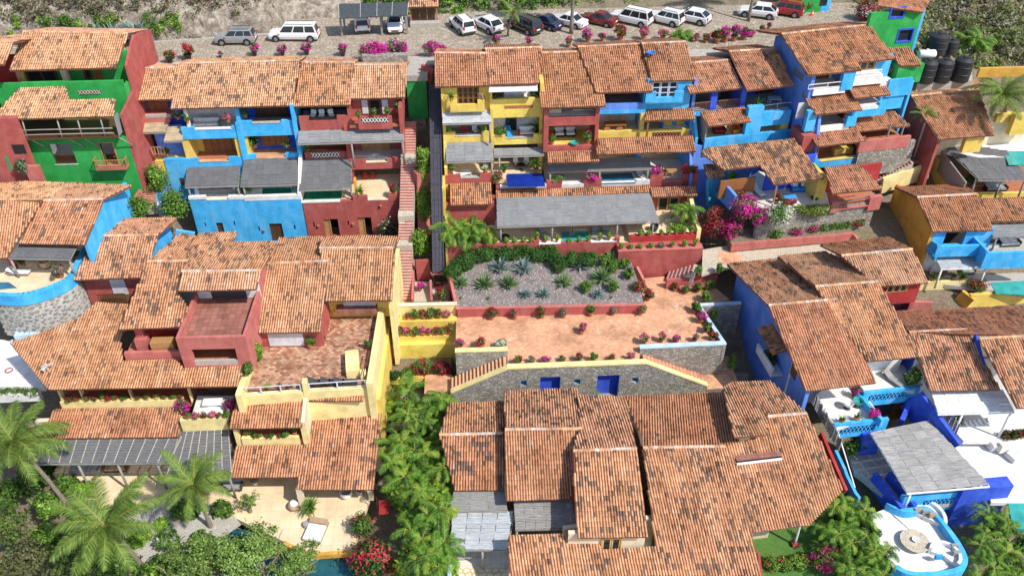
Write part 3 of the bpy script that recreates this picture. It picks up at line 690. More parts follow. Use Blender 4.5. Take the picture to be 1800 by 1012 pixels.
# ------------------------------------------------------------------ funicular
T0 = Zp((771,480),-13.6); T1 = Yp((764,150),82.5)
fu = thing('funicular_track','dark covered funicular track running straight down the slope','funicular',T0)
dT = (T1 - T0); dTn = dT.normalized(); sT = Vector((dTn.y,-dTn.x,0)).normalized(); upT = sT.cross(dTn)
part('trough',MB().bar(T0,T1,1.15,.5),'navy_metal',fu)
for k in (-.52,.52):
    part('side_rail',MB().bar(T0 + sT * k + upT * .3,T1 + sT * k + upT * .3,.1,.16),'navy_metal',fu)
for k in (-.2,.2):
    part('running_rail',MB().bar(T0 + sT * k + upT * .28,T1 + sT * k + upT * .28,.06,.06),'charcoal',fu)
for i in range(12):
    p = T0 + dT * (i + .5) / 12; part('sleeper',MB().bar(p - sT * .46 + upT * .255,p + sT * .46 + upT * .255,.12,.05),'charcoal',fu)
for i in range(7):
    p = T0 + dT * (i + .5) / 7; part('support',MB().bar(p - Vector((0,0,.25)),p - Vector((0,0,2.2)),.4,.3),'concrete',fu)
pit = thing('funicular_station','red walled funicular landing at the foot of the track','wall',Zp((765,525),-15.4))
for a,b,hh in ((z9(1035,180),z9(1028,405),1.0),(z9(1128,290),z9(1135,405),.9),(z9(1225,200),z9(1232,395),1.0)):
    A = Zp(a,-14.2); B = Zp(b,-14.9); part('wall',MB().bar(A - Vector((0,0,.55)),B - Vector((0,0,.55)),.22,1.5),'rose',pit)
bx(pit,'back_wall','red',Fr(0,z9(1085,290),z=-15.3),z9(1045,185),z9(1130,290),0,.25)
flat(pit,'floor','path',[z9(1035,300),z9(1235,300),z9(1240,410),z9(1025,410)],-15.25,.4)
fc = thing('funicular_car','small maroon funicular car with a dark open window','rail car',Zp(z9(1170,340),-14.8))
frc = Fr(0,z9(1170,300),z=-14.6)
bx(fc,'body','dark_wood',frc,z9(1140,262),z9(1200,340),0,1.6); bx(fc,'window','glass',frc,z9(1148,268),z9(1194,300),-.03,.04)
bx(fc,'roof','terracotta',frc,z9(1136,255),z9(1204,262),-.06,1.75)
bx(fc,'lamp','orange',frc,z9(1160,304),z9(1184,310),-.04,.05)

# ================================================================== kit: plants and furniture
GREENS = [(.075,.17,.025),(.105,.22,.035),(.145,.27,.045),(.06,.13,.024),(.185,.31,.06)]
LIME = [(.19,.36,.035),(.24,.42,.05),(.15,.30,.03),(.30,.47,.08)]
OLIVE = [(.10,.12,.035),(.14,.15,.05),(.18,.18,.07),(.08,.10,.03),(.22,.20,.10)]
DEEP = [(.03,.085,.018),(.045,.11,.022),(.06,.14,.028),(.025,.06,.014)]
MAG = [(.62,.02,.30),(.70,.04,.40),(.55,.015,.24),(.75,.10,.45)]
CRIM = [(.44,.025,.045),(.52,.045,.07),(.34,.018,.035),(.46,.06,.10)]
PINK = [(.70,.12,.28),(.75,.20,.36),(.62,.08,.20)]
WHT = [(.75,.75,.66),(.80,.80,.74),(.60,.64,.5)]
def leaf_arrays(n,cen,rad,size,cols,clumps=10,spread=.38,up=.35,shell=.55,aspect=2.0):
    """leaf-sized faces in clumps through an ellipsoid; each leaf has its own colour"""
    cen = np.array(cen,float); rad = np.array(rad,float) * np.ones(3)
    d = rng.normal(size=(clumps,3)); d /= np.linalg.norm(d,axis=1)[:,None]
    cc = d * (shell + (1 - shell) * rng.uniform(0,1,(clumps,1))) * .78
    if clumps == 1: cc[:] = 0
    k = rng.integers(0,clumps,n); ctint = rng.normal(1,.16,clumps)
    p = cc[k] + rng.normal(size=(n,3)) * spread * .6
    ln = np.linalg.norm(p,axis=1); p *= np.minimum(1,1.08 / np.maximum(ln,1e-6))[:,None]
    P = cen + p * rad
    nrm = p + rng.normal(size=(n,3)) * .6 + np.array([0,0,up]); nrm /= np.linalg.norm(nrm,axis=1)[:,None]
    a = np.cross(nrm,rng.normal(size=(n,3))); a /= np.linalg.norm(a,axis=1)[:,None]; b = np.cross(nrm,a)
    s = size * rng.uniform(.6,1.3,(n,1)); a = a * s * .5 * aspect ** .5; b = b * s * .5 / aspect ** .5
    fold = nrm * s * .12
    V = np.stack([P - a,P + b - fold,P + a,P - b - fold],1).reshape(-1,3)
    Q = np.arange(4 * n).reshape(n,4)
    cl = np.array(cols); C = cl[rng.integers(0,len(cl),n)] * (ctint[k] * rng.normal(1,.13,n))[:,None]
    return V,Q,np.clip(C,.004,.95)
def joinarr(*A):
    V = []; Q = []; C = []; n = 0
    for v,q,c in A: V.append(v); Q.append(q + n); C.append(c); n += len(v)
    return np.concatenate(V),np.concatenate(Q),np.concatenate(C)
def leafmesh(name,*A):
    m = npmesh(name,*joinarr(*A)); m.materials.append(MAT('leaf')); return m
def blades(n,base,length,width,cols,tilt=(.15,1.2),droop=.35,seg=3,az=None):
    """strap leaves fanning from one point (agave, yucca, grass clump)"""
    V = []; Q = []; C = []; base = np.array(base,float)
    for i in range(n):
        a = rng.uniform(0,6.283) if az is None else az[i]; t = rng.uniform(*tilt); L = length * rng.uniform(.75,1.1); c = np.array(cols[rng.integers(0,len(cols))]) * rng.normal(1,.12)
        p = base.copy(); d = np.array([math.cos(a) * math.sin(t),math.sin(a) * math.sin(t),math.cos(t)]); s = np.array([-math.sin(a),math.cos(a),0]); k = len(V)
        for j in range(seg + 1):
            w_ = width * (.75,1,.62,.04)[min(3,int(round(3 * j / seg)))] / 2; V += [p - s * w_,p + s * w_]
            p = p + d * L / seg; d = d + np.array([0,0,-droop / seg]); d /= np.linalg.norm(d)
        for j in range(seg): Q.append((k + 2 * j,k + 2 * j + 1,k + 2 * j + 3,k + 2 * j + 2)); C.append(c * (1 + .12 * j))
    return np.array(V),np.array(Q),np.clip(np.array(C),.004,.95)
def potmesh(mat='terracotta',r=.2,hgt=.34):
    m = MB().lathe([(r * .62,0),(r * .9,hgt * .75),(r * .95,hgt * .8),(r * 1.1,hgt * .82),(r * 1.1,hgt),(r * .92,hgt),(r * .9,hgt * .9)],12).mesh('pot'); m.materials.append(MAT(mat)); return m
_kinds = {}
def plantmesh(kind):
    g = leaf_arrays
    if kind == 'ball': return leafmesh('foliage',g(700,(0,0,.60),.30,.085,LIME,26,.25,shell=.85))
    if kind == 'red': return leafmesh('foliage',g(300,(0,0,.6),(.36,.36,.32),.11,GREENS + DEEP,6,.45),g(300,(0,0,.66),(.44,.44,.36),.09,CRIM,6,.35))
    if kind == 'magenta': return leafmesh('foliage',g(240,(0,0,.6),(.36,.36,.32),.11,GREENS + DEEP,6,.45),g(400,(0,0,.66),(.46,.46,.36),.09,MAG,6,.35))
    if kind == 'pink': return leafmesh('foliage',g(240,(0,0,.6),(.34,.34,.30),.12,GREENS,8),g(360,(0,0,.66),(.42,.42,.34),.10,PINK,9,.3))
    if kind == 'white': return leafmesh('foliage',g(240,(0,0,.6),(.36,.36,.30),.12,GREENS,8),g(340,(0,0,.66),(.42,.42,.30),.09,WHT,9,.3))
    if kind == 'mixed': return leafmesh('foliage',g(430,(0,0,.62),(.40,.40,.36),.12,GREENS,9),g(170,(0,0,.7),(.42,.42,.34),.09,CRIM,7,.3))
    if kind == 'bush': return leafmesh('foliage',g(620,(0,0,.66),(.40,.40,.40),.12,GREENS,10))
    if kind == 'grey': return leafmesh('foliage',g(420,(0,0,.58),(.34,.34,.28),.10,[(.20,.23,.14),(.26,.28,.2),(.16,.17,.1)],9),g(60,(0,0,.64),(.36,.36,.28),.08,PINK,5,.3))
    if kind == 'fern': return leafmesh('foliage',blades(46,(0,0,.32),.75,.075,LIME + GREENS,(.1,1.2),1.0,4))
    if kind == 'yucca': return leafmesh('foliage',blades(40,(0,0,.34),.6,.06,GREENS,(.1,1.3),.2))
    if kind == 'palmpot': return leafmesh('foliage',blades(60,(0,0,.7),.8,.09,GREENS,(.1,1.5),1.0,4),blades(30,(0,0,.35),.7,.09,DEEP,(.1,1.3),.8,4))
def kindroot(kind,pm='terracotta'):
    k = (kind,pm)
    if k not in _kinds: _kinds[k] = ([plantmesh(kind),plantmesh(kind),plantmesh(kind)],potmesh(pm))
    return _kinds[k]
NPOT = 0
def pot(P,kind,s=1.0,label='',group=None,pm='terracotta',fat=1.0):
    ms,pm_ = kindroot(kind,pm)
    t = thing('potted_plant',label,'potted plant',P,group,random.uniform(0,6.28)); s *= .9; t.scale = (s,s,s)
    o = bpy.data.objects.new('pot',pm_); COL.objects.link(o); o.parent = t; o.scale = (fat,fat,1)
    o = bpy.data.objects.new('foliage',random.choice(ms)); COL.objects.link(o); o.parent = t
    if kind != 'ball': o.scale = (random.uniform(.75,1.15),random.uniform(.75,1.15),random.uniform(.75,1.1)); o.rotation_euler = (random.uniform(-.15,.15),random.uniform(-.15,.15),0)
    return t
ORD = ['first','second','third','fourth','fifth','sixth','seventh','eighth','ninth','tenth','eleventh','twelfth','thirteenth','fourteenth','fifteenth','sixteenth','seventeenth','eighteenth','nineteenth','twentieth']
NICE = {'ball': 'clipped round green shrub','red': 'red bougainvillea','magenta': 'magenta bougainvillea','pink': 'pink flowering plant','white': 'white flowering plant','mixed': 'red-dotted green plant','bush': 'leafy green shrub','grey': 'grey-green succulent','fern': 'arching green fern','yucca': 'spiky yucca','palmpot': 'small palm'}
def potrow(pts,kinds,s,where,group,z=None,frv=None,pm='terracotta',**k):
    """pots in a row; photo points at the foot of each pot"""
    for i,p in enumerate(pts):
        kd = kinds if isinstance(kinds,str) else kinds[i % len(kinds)]
        P = Zp(p,z) if frv is None else frv[0].W(*frv[0].V(p,frv[1]))
        sc = s * random.uniform(.88,1.12)
        pot(P,kd,sc,f'potted {NICE[kd]}, {ORD[i]} from the left {where}',group,pm,**k)
def shrub(P,rad,kinds,label,n=1500,size=.16,clumps=16,cat='shrub',name='shrub',group=None,trunk=True,up=.35,spread=.34):
    t = thing(name,label,cat,P,group); P = Vector(P); rad = np.array(rad) * np.ones(3); A = []
    for w_,cols,grow in kinds: A.append(leaf_arrays(int(n * w_),(0,0,rad[2] * .95),rad * grow,size,cols,clumps,spread,up))
    part('foliage',leafmesh('foliage',*A),None,t)
    if trunk:
        m = MB()
        for i in range(4):
            a = i * 1.6 + .3; m.tube([(0,0,-.2),(math.cos(a) * rad[0] * .2,math.sin(a) * rad[1] * .2,rad[2] * .6),(math.cos(a) * rad[0] * .5,math.sin(a) * rad[1] * .5,rad[2] * 1.2)],[.06,.045,.02],6)
        me = m.mesh('stem'); me.materials.append(MAT('bark')); o = bpy.data.objects.new('stem',me); COL.objects.link(o); o.parent = t
    return t
def hedge(pts,wid,hgt,cols,label,n=2200,size=.14,name='hedge',flowers=None,dens=1):
    """hedge following a line of ground points"""
    t = thing(name,label,'hedge',pts[0]); off = Vector(pts[0]); A = []
    L = sum((Vector(b) - Vector(a)).length for a,b in zip(pts,pts[1:]))
    for a,b in zip(pts,pts[1:]):
        a = Vector(a) - off; b = Vector(b) - off; l = (b - a).length; m = max(1,int(l / (wid * .42)))
        for i in range(m):
            p = a.lerp(b,(i + .5) / m)
            A.append(leaf_arrays(int(n * (l / m) / L),(p.x,p.y,p.z + hgt * .5),(wid * .55,wid * .55,hgt * .55),size,cols,9,.45,shell=.6))
            if flowers: A.append(leaf_arrays(int(n * .12 * (l / m) / L),(p.x,p.y,p.z + hgt * .55),(wid * .66,wid * .66,hgt * .58),size * .8,flowers,5,.3,shell=.8))
    part('foliage',leafmesh('foliage',*A),None,t)
    c = MB()
    for a,b in zip(pts,pts[1:]): c.bar(Vector(a) + Vector((0,0,hgt * .2)),Vector(b) + Vector((0,0,hgt * .2)),wid * .35,hgt * .45)
    part('stems',c,'stemgreen',t); return t
# palm fronds: three meshes shared by every palm
def frond_mesh(L=3.4,n=42,droop=1.5,cols=LIME,wid=.75,leafw=.085,el0=.4):
    V = []; Q = []; C = []; p = np.array([0.,0,0]); el = el0; st = L / n; pts = []
    for i in range(n + 1):
        pts.append(p.copy()); p = p + np.array([math.cos(el),0,math.sin(el)]) * st; el -= droop / n * (1 + .8 * i / n)
    for i in range(n):
        k = len(V); w_ = .05 * (1 - i / n) + .012
        a,b = pts[i],pts[i + 1]
        V += [a + [0,-w_,0],a + [0,w_,0],b + [0,w_ * .9,0],b + [0,-w_ * .9,0]]; Q.append((k,k + 1,k + 2,k + 3)); C.append((.36,.34,.07))
        if i < 3: continue
        t = i / n; ll = wid * (math.sin(math.pi * min(1,t * .9 + .12)) ** .6) * rng.uniform(.85,1.1); dr = (b - a) / st
        for sgn in (-1,1):
            out = np.array([0,sgn * 1.0,0]) * .82 + dr * .62 + np.array([0,0,rng.uniform(-.28,.1)]); out /= np.linalg.norm(out)
            c = np.array(cols[rng.integers(0,len(cols))]) * rng.normal(1,.15); k = len(V); s = dr * leafw * .5
            m_ = a + out * ll * .55; e = a + out * ll + np.array([0,0,-.42 * ll * rng.uniform(.5,1.2)])
            V += [a - s,a + s,m_ + s * .9,m_ - s * .9]; Q.append((k,k + 1,k + 2,k + 3)); C.append(c)
            V += [m_ - s * .9,m_ + s * .9,e + s * .15,e - s * .15]; Q.append((k + 4,k + 5,k + 6,k + 7)); C.append(c * 1.1)
    m = npmesh('frond',np.array(V),np.array(Q),np.clip(np.array(C),.004,.9)); m.materials.append(MAT('leaf')); return m
COCO = [(.13,.22,.035),(.18,.28,.05),(.23,.33,.07),(.10,.18,.03)]
FR_COCO = [frond_mesh(4.0,62,.9,COCO,.85,.062),frond_mesh(3.7,58,1.2,COCO,.8,.062),frond_mesh(4.3,64,.65,COCO,.85,.062)]
ARE = [(.10,.25,.025),(.15,.33,.035),(.075,.19,.022),(.22,.40,.05)]
FR_BROWN = [frond_mesh(3.4,40,1.6,[(.26,.17,.08),(.32,.22,.11),(.20,.13,.06)],.6,.05,-.2)]
YEL = [(.24,.36,.04),(.32,.42,.06),(.18,.30,.035)]
FR_AREC = [frond_mesh(2.1,26,1.4,DEEP + GREENS[:2],.55,.07,.75),frond_mesh(1.9,24,1.5,YEL,.5,.065,.7),frond_mesh(2.0,26,1.3,ARE,.55,.062,.75),frond_mesh(2.3,28,1.0,ARE,.6,.062,.8),frond_mesh(1.8,24,1.6,ARE,.5,.062,.7)]
def palm(base,crown,label,nf=22,s=1.0,fr=None,r=.16,name='palm_tree',group=None,coco=True):
    base = Vector(base); crown = Vector(crown); t = thing(name,label,'palm',base,group)
    pts = [base.lerp(crown,i / 10) + Vector((0,0,0)) - (crown - base).cross(Vector((0,0,1))) * 0 for i in range(11)]
    hz = Vector((crown.x - base.x,crown.y - base.y,0))
    pts = [base + hz * (i / 10) ** 1.5 + Vector((0,0,(crown.z - base.z) * i / 10)) for i in range(11)]
    m = MB(); m.tube(pts,[r * (1.5 - .5 * min(1,i / 3)) if i < 3 else r * (1 - .025 * i) for i in range(11)],10)
    part('trunk',m,'bark',t,smooth=True)
    fs = fr or FR_COCO
    for i in range(nf):
        lev = i / nf; o = bpy.data.objects.new('frond',random.choice(fs)); COL.objects.link(o); o.parent = t
        o.location = crown - base; az = i * 2.399 + random.uniform(-.2,.2)
        pitch = .75 - 1.35 * lev ** .9 + random.uniform(-.15,.15)          # young fronds upright, old ones hang
        o.rotation_euler = (random.uniform(-.25,.25),-pitch,az)
        if coco and i >= nf - 3: o.data = FR_BROWN[0]; o.rotation_euler.y = random.uniform(.3,.6)
        o.scale = (s * random.uniform(.85,1.1),) * 3
    if coco:
        for i in range(5):
            a = i * 1.3; part('coconut',MB().lathe([(.01,-.13),(.1,-.08),(.13,0),(.1,.08),(.02,.13)],8,crown + Vector((math.cos(a) * .25,math.sin(a) * .25,-.22))),'glaze_yellow',t,smooth=True)
    return t
def areca(base,hgt,label,stems=7,s=1.0,group=None,rad=.5):
    base = Vector(base); t = thing('areca_palm',label,'palm',base,group)
    for i in range(stems):
        a = i * 2.4 + random.uniform(0,.6); h_ = hgt * random.uniform(.6,1.1); lean = rad * random.uniform(.4,1.3)
        tip = Vector((math.cos(a) * lean,math.sin(a) * lean,h_)); foot = Vector((math.cos(a) * .2,math.sin(a) * .2,-.2))
        me = MB().tube([foot,foot.lerp(tip,.5),tip],[.05,.04,.03],6).mesh('stem'); me.materials.append(MAT('stemgreen')); o = bpy.data.objects.new('stem',me); COL.objects.link(o); o.parent = t
        for k in range(5):
            f = bpy.data.objects.new('frond',random.choice(FR_AREC)); COL.objects.link(f); f.parent = t; f.location = tip
            f.rotation_euler = (random.uniform(-.3,.3),random.uniform(-.3,.45),k * 1.257 + random.uniform(-.4,.4)); f.scale = (s * random.uniform(.75,1.15),) * 3
    return t
_ag = {}
def agave(P,s,blue,label):
    k = (blue,random.randrange(3))
    if k not in _ag:
        cols = [(.17,.25,.23),(.22,.30,.28),(.27,.35,.33)] if blue else [(.10,.18,.06),(.14,.23,.08),(.19,.28,.12)]
        _ag[k] = leafmesh('leaves',blades(48,(0,0,.05),1.0,.17 if blue else .12,cols,(.12,1.45),.1),blades(16,(0,0,.05),.9,.15,cols,(.9,1.5),.15))
    s *= 1.2; t = thing('agave',label,'agave',P,None,random.uniform(0,6)); t.scale = (s,s,s)
    o = bpy.data.objects.new('leaves',_ag[k]); COL.objects.link(o); o.parent = t; return t

# ---- furniture: built at the origin, then set down
def setdown(t,P,rz=0,s=1):
    t.location = P; t.rotation_euler.z = rz; t.scale = (s,s,s); return t
def sofa(P,rz,L,label,mat='fabric_white',frame='charcoal',n=2,cat='sofa',name='sofa',D=.85,pillow=None):
    t = thing(name,label,cat)
    part('frame',MB().box(-L / 2,L / 2,-D / 2,D / 2,.05,.26),frame,t)
    for i in range(n): part('seat_cushion',MB().box(-L / 2 + L * i / n + .03,-L / 2 + L * (i + 1) / n - .03,-D / 2 + .02,D / 2 - .2,.262,.45),mat,t)
    part('backrest',MB().box(-L / 2,L / 2,D / 2 - .2,D / 2,.263,.82),mat if pillow is None else frame,t)
    for s in (-1,1): part('armrest',MB().box(s * (L / 2 + .01) - .07,s * (L / 2 + .01) + .07,-D / 2,D / 2 - .21,.264,.6),frame,t)
    if pillow:
        for i in range(n): part('pillow',MB().add([(-L / 2 + L * (i + .2) / n,D / 2 - .36,.46),(-L / 2 + L * (i + .8) / n,D / 2 - .36,.46),(-L / 2 + L * (i + .8) / n,D / 2 - .22,.86),(-L / 2 + L * (i + .2) / n,D / 2 - .22,.86),(-L / 2 + L * (i + .2) / n,D / 2 - .22,.46),(-L / 2 + L * (i + .8) / n,D / 2 - .22,.46)],[(0,1,2,3),(0,3,4),(1,5,2),(3,2,5,4),(0,4,5,1)]),pillow,t)
    return setdown(t,P,rz)
def chair(P,rz,label,mat='fabric_white',frame='charcoal',group=None):
    t = thing('chair',label,'chair',group=group)
    part('seat',MB().box(-.27,.27,-.27,.27,.4,.48),mat,t); part('backrest',MB().add([(-.27,.22,.481),(.27,.22,.481),(.27,.27,.481),(-.27,.27,.481),(-.27,.32,.9),(.27,.32,.9),(.27,.37,.9),(-.27,.37,.9)],[(3,2,1,0),(4,5,6,7),(0,1,5,4),(1,2,6,5),(2,3,7,6),(3,0,4,7)]),mat,t)
    for x in (-.24,.24):
        for y in (-.24,.24): part('leg',MB().box(x - .025,x + .025,y - .025,y + .025,0,.4),frame,t)
    return setdown(t,P,rz)
def table(P,label,L=1.6,D=.8,hgt=.74,round_=False,mat='door_wood',rz=0,group=None):
    t = thing('table',label,'table',group=group)
    if round_: part('table_top',MB().lathe([(L / 2,hgt - .05),(L / 2,hgt)],20),mat,t); part('pedestal',MB().lathe([(L * .28,0),(.07,.08),(.06,hgt - .051)],12),mat,t)
    else:
        part('table_top',MB().box(-L / 2,L / 2,-D / 2,D / 2,hgt - .06,hgt),mat,t)
        for x in (-1,1):
            for y in (-1,1): part('leg',MB().box(x * (L / 2 - .08) - .04,x * (L / 2 - .08) + .04,y * (D / 2 - .08) - .04,y * (D / 2 - .08) + .04,0,hgt - .061),mat,t)
    return setdown(t,P,rz)
def lounger(P,rz,label,mat='fabric_white',frame='grey_wood',group=None):
    t = thing('sun_lounger',label,'lounger',group=group)
    part('frame',MB().box(-.34,.34,-.95,.95,.2,.27),frame,t)
    for x in (-.28,.28):
        for y in (-.85,.85): part('leg',MB().box(x - .03,x + .03,y - .03,y + .03,0,.2),frame,t)
    part('mattress',MB().box(-.32,.32,-.95,.3,.271,.37),mat,t)
    part('backrest',MB().add([(-.32,.31,.272),(.32,.31,.272),(.32,.31,.375),(-.32,.31,.375),(-.32,.98,.62),(.32,.98,.62),(.32,.94,.72),(-.32,.94,.72)],[(0,3,2,1),(4,5,6,7),(0,1,5,4),(2,3,7,6),(1,2,6,5),(0,4,7,3)]),mat,t)
    return setdown(t,P,rz)
def sconce(h,fr,p,v):
    P = fr.W(*fr.V(p,v)); part('wall_lamp',MB().lathe([(.05,-.1),(.13,0),(.14,.16)],8,P - fr.vy * .12),'terracotta',h)
def sidewall(h,name,mat,fr,u,prof,t=.25,**k):
    """a wall running into depth at u; outline given as (v, z)"""
    e = eps(); n = len(prof); vs = [fr.W(u - e,v,z) for v,z in prof] + [fr.W(u + t,v,z) for v,z in prof]
    fs = [tuple(range(n - 1,-1,-1)),tuple(range(n,2 * n))] + [(i,(i + 1) % n,n + (i + 1) % n,n + i) for i in range(n)]
    return part(name,MB().add(vs,fs),mat,h,**k)
def bay(h,fr,u0,u1,vf,vb,zf,zc,back='white',floor='terracotta',pm=None,ph=.95,pt=.22,notch=(),cap=None,side=None):
    """one storey bay open to the front: floor, back wall, parapet with notches (ua, ub, height left standing)"""
    bz(h,'floor',floor,fr,u0 + .02,u1 - .02,vf + .05,vb + .3,zf - .28,zf)
    bz(h,'back_wall',back,fr,u0 + .01,u1 - .01,vb,vb + .25,zf + .003,zc)
    if pm:
        xs_ = [u0] + [x for n_ in notch for x in n_[:2]] + [u1]; m = MB(); e = eps()
        for i in range(0,len(xs_),2): m.fbox(fr,xs_[i],xs_[i + 1],vf - e,vf + pt,zf - .45,zf + ph)
        for a,b,hh in notch: m.fbox(fr,a,b,vf - e,vf + pt,zf - .45,zf + hh)
        p = part('parapet',m,pm,h)
        if cap:
            for a,b,hh in notch: part('sill',MB().fbox(fr,a + .01,b - .01,vf - .06,vf + pt + .1,zf + hh,zf + hh + .06),cap,p)

# ================================================================== green house, top left
A = thing('green_house','green walled house with red side wall and grey wooden gallery, top left','house',Yp(z1(500,985),76))
fa = Fr(0,z1(500,985),y=76.0)
uR = fa.V(z1(772,985),0).x; uL = fa.V(z1(130,760),0).x
E1 = shed(A,z1(52,386),z1(622,360),z1(692,182),z1(128,172),y=79.8,s=20,pal='pale',dark=.05,back=4.5)
E2 = shedpoly(A,z1(-20,646),z1(612,626),[z1(620,535),z1(374,541),z1(350,461),z1(112,470),z1(20,565)],y=75.0,s=17,pal='pale',dark=.07)
zE = E1[0].z; zR = E1[2].z; vR = E1[2].y - 76; vE = E1[0].y - 76
sidewall(A,'side_wall','red',fa,uR - .25,[(.05,-9),(13,-9),(13,zR - 1.4),(vR,zR - .16),(4.4,zE - .05),(4.3,.55),(.05,.1)])
bz(A,'core_wall','deep_red',fa,uL - 6,uR - .3,7.5,8,-9,zE - .1)
# ground storey front with two windows
w1 = hole(fa,z1(258,778),z1(418,882),0); w2 = hole(fa,z1(535,772),z1(648,905),0)
zgal = fa.V(z1(400,748),0).z
holewall(A,'front_wall','green',fa,uL,uR - .26,-9,zgal,0,.35,[w1,w2])
bz(A,'room_back','white',fa,uL,uR - .4,2.6,2.8,-9,zgal); bz(A,'room_floor','terracotta',fa,uL,uR - .4,.36,2.6,w1[2] - .7,w1[2] - .5)
m = MB().fbox(fa,w1[0] - .06,w1[1] + .06,-.04,.1,w1[2] - .07,w1[2]); part('window_sill',m,'white',A)
railing(A,[fa.W(w1[0],.12,w1[2]),fa.W(w1[1],.12,w1[2])],1.0,'dark_wood')
m = MB()
for i in range(6): m.fbox(fa,w1[0] + .05 + i * .09,w1[0] + .11 + i * .09,.2 + .03 * (i % 2),.24 + .03 * (i % 2),w1[3] - 1.35 + .12 * i,w1[3] - .02)
part('curtain',m,'fabric_white',A)
wf = MB().fbox(fa,w2[0] - .1,w2[0],-.06,.2,w2[2],w2[3] + .1).fbox(fa,w2[1],w2[1] + .1,-.06,.2,w2[2],w2[3] + .1).fbox(fa,w2[0],w2[1],-.06,.2,w2[3],w2[3] + .1)
part('window_frame',wf,'light_wood',A)
bb = fa.V(z1(515,915),-.9); b2 = fa.V(z1(680,905),-.9)
part('balcony_slab',MB().fbox(fa,bb.x,b2.x,-.9,.0,bb.z - .12,bb.z),'rose',A)
railing(A,[fa.W(bb.x,-.02,bb.z),fa.W(bb.x,-.85,bb.z),fa.W(b2.x,-.85,bb.z),fa.W(b2.x,-.02,bb.z)],.95,'light_wood',name='balcony_railing')
# gallery storey
zg = fa.V(z1(300,745),-.9).z
bz(A,'gallery_floor','dark_wood',fa,uL - 2.5,uR - .6,-.95,3.2,zg - .12,zg)  # dark floor colour stands in for the deep shade inside the gallery
bz(A,'gallery_back','green',fa,uL - 2.5,uR - .3,3.0,3.25,zg,2.2)
for a,b in ((z1(60,650),z1(160,735)),(z1(200,650),z1(330,735)),(z1(480,640),z1(590,700))): door(A,fa,a,b,2.94,2,'dark_wood',rows=2,glassy=True)
gp = [120,310,420,545]
for x in gp:
    P = fa.V(z1(x + 25,744),-.9); T = fa.V(z1(x - 5,640),-.85); part('gallery_post',MB().tube([fa.W(P.x,-.88,zg),fa.W(T.x,-.8,.35)],.07,8),'grey_wood',A,smooth=True)
for k in (.35,.85):
    part('gallery_rail',MB().tube([fa.W(uL - 2.4,-.9,zg + k),fa.W(uL + 2,-.9,zg + k + .07),fa.W(uR - .9,-.9,zg + k + .02)],.055,6),'grey_wood',A,smooth=True)
for x in (165,370,450,640):
    P = fa.V(z1(x,750),-.9); part('strut',MB().tube([fa.W(P.x,-.85,zg - .1),fa.W(P.x + .9,-.02,zg - 1.6)],.06,6),'grey_wood',A,smooth=True)
sidewall(A,'gallery_screen','lath',fa,uR - .55,[(-.9,zg),(.0,zg),(.3,.2),(-.7,.3)],.08)
# upper storey with green balcony
z3f = fa.V(z1(480,535),3.0).z
bz(A,'upper_floor','terracotta',fa,uL - 1,uR - .3,3.1,7.0,z3f - .2,z3f + .1)
bz(A,'upper_back','green',fa,uL - 1,uR - .3,6.0,6.25,z3f + .1,zE + .8)
bx(A,'upper_pier','cream',fa,z1(318,372),z1(375,450),5.2,.6)
bx(A,'balcony_parapet','green',fa,z1(355,475),z1(618,532),3.0,.3); bx(A,'balcony_parapet','green',fa,z1(108,448),z1(352,470),3.6,.3)
lattice(A,fa,z1(420,487),z1(545,506),2.98,7,'mortar')
sidewall(A,'balcony_end','green',fa,uR - .62,[(3.0,z3f),(5.9,z3f),(5.9,z3f + 1.2),(3.0,z3f + .95)],.3)
door(A,fa,z1(448,372),z1(512,470),5.9,1,'dark_wood',rows=2,glassy=True); door(A,fa,z1(505,368),z1(560,465),5.85,1,'door_wood')
door(A,fa,z1(140,385),z1(318,450),5.9,2,'dark_wood',rows=1,glassy=True); bx(A,'shutter','light_wood',fa,z1(80,385),z1(150,455),4.6,.1)
for p,kd,lb in (((585,462),'pink','pink flowers in a clay pot on the green balcony'),((618,438),'bush','green potted shrub at the end of the green balcony'),((388,440),'bush','clay pot with dark shrub beside the white pot of the green balcony')):
    P = fa.W(*fa.V(z1(*p),4.2)); P.z = z3f + .1; pot(P,kd,1.3,lb)
P = fa.W(*fa.V(z1(428,468),4)); P.z = z3f + .6; t = thing('white_planter','white planter pot on the green balcony parapet','pot',P); part('pot',MB().lathe([(.25,0),(.36,.15),(.36,.5),(.3,.5)],14,P),'trim_white',t)
# neighbouring red house at the picture's left edge
A0 = thing('red_neighbour_house','red house cut off by the left edge beside the green house','house',Yp(z1(40,900),74.5))
f0 = Fr(0,z1(40,900),y=74.5)
u0 = f0.V(z1(-120,900),0).x; u1 = f0.V(z1(185,910),0).x
bz(A0,'wall','red',f0,u0,u1,0,.6,-10,f0.V(z1(60,640),0).z);
EA = shed(A0,z1(-150,358),z1(20,343),z1(72,232),z1(-90,238),y=77.5,s=20,pal='pale',dark=.05,back=7,cap=False)
v_ = EA[2].y - 74.5; sidewall(A0,'side_wall','red',f0,EA[1].x - .55,[(.5,-10),(12,-10),(12,EA[2].z - 2),(v_,EA[2].z - .2),(3.2,EA[1].z - .05),(3.1,EA[1].z - 3),(.5,EA[1].z - 4)],.3)
bz(A0,'wall','red',f0,u0,EA[1].x - .6,3.2,3.6,-10,EA[1].z - .1)
bx(A0,'window_surround','green',f0,z1(22,845),z1(70,915),-.03,.06); bx(A0,'pane','glass_pale',f0,z1(34,860),z1(58,898),-.05,.05)
bz(A0,'door_dark_panel','black',f0,f0.V(z1(80,830),0).x,u1 - .1,-.02,.1,f0.V(z1(90,830),0).z,f0.V(z1(90,780),0).z)  # flat black panel paints the doorway's inner shade onto the wall
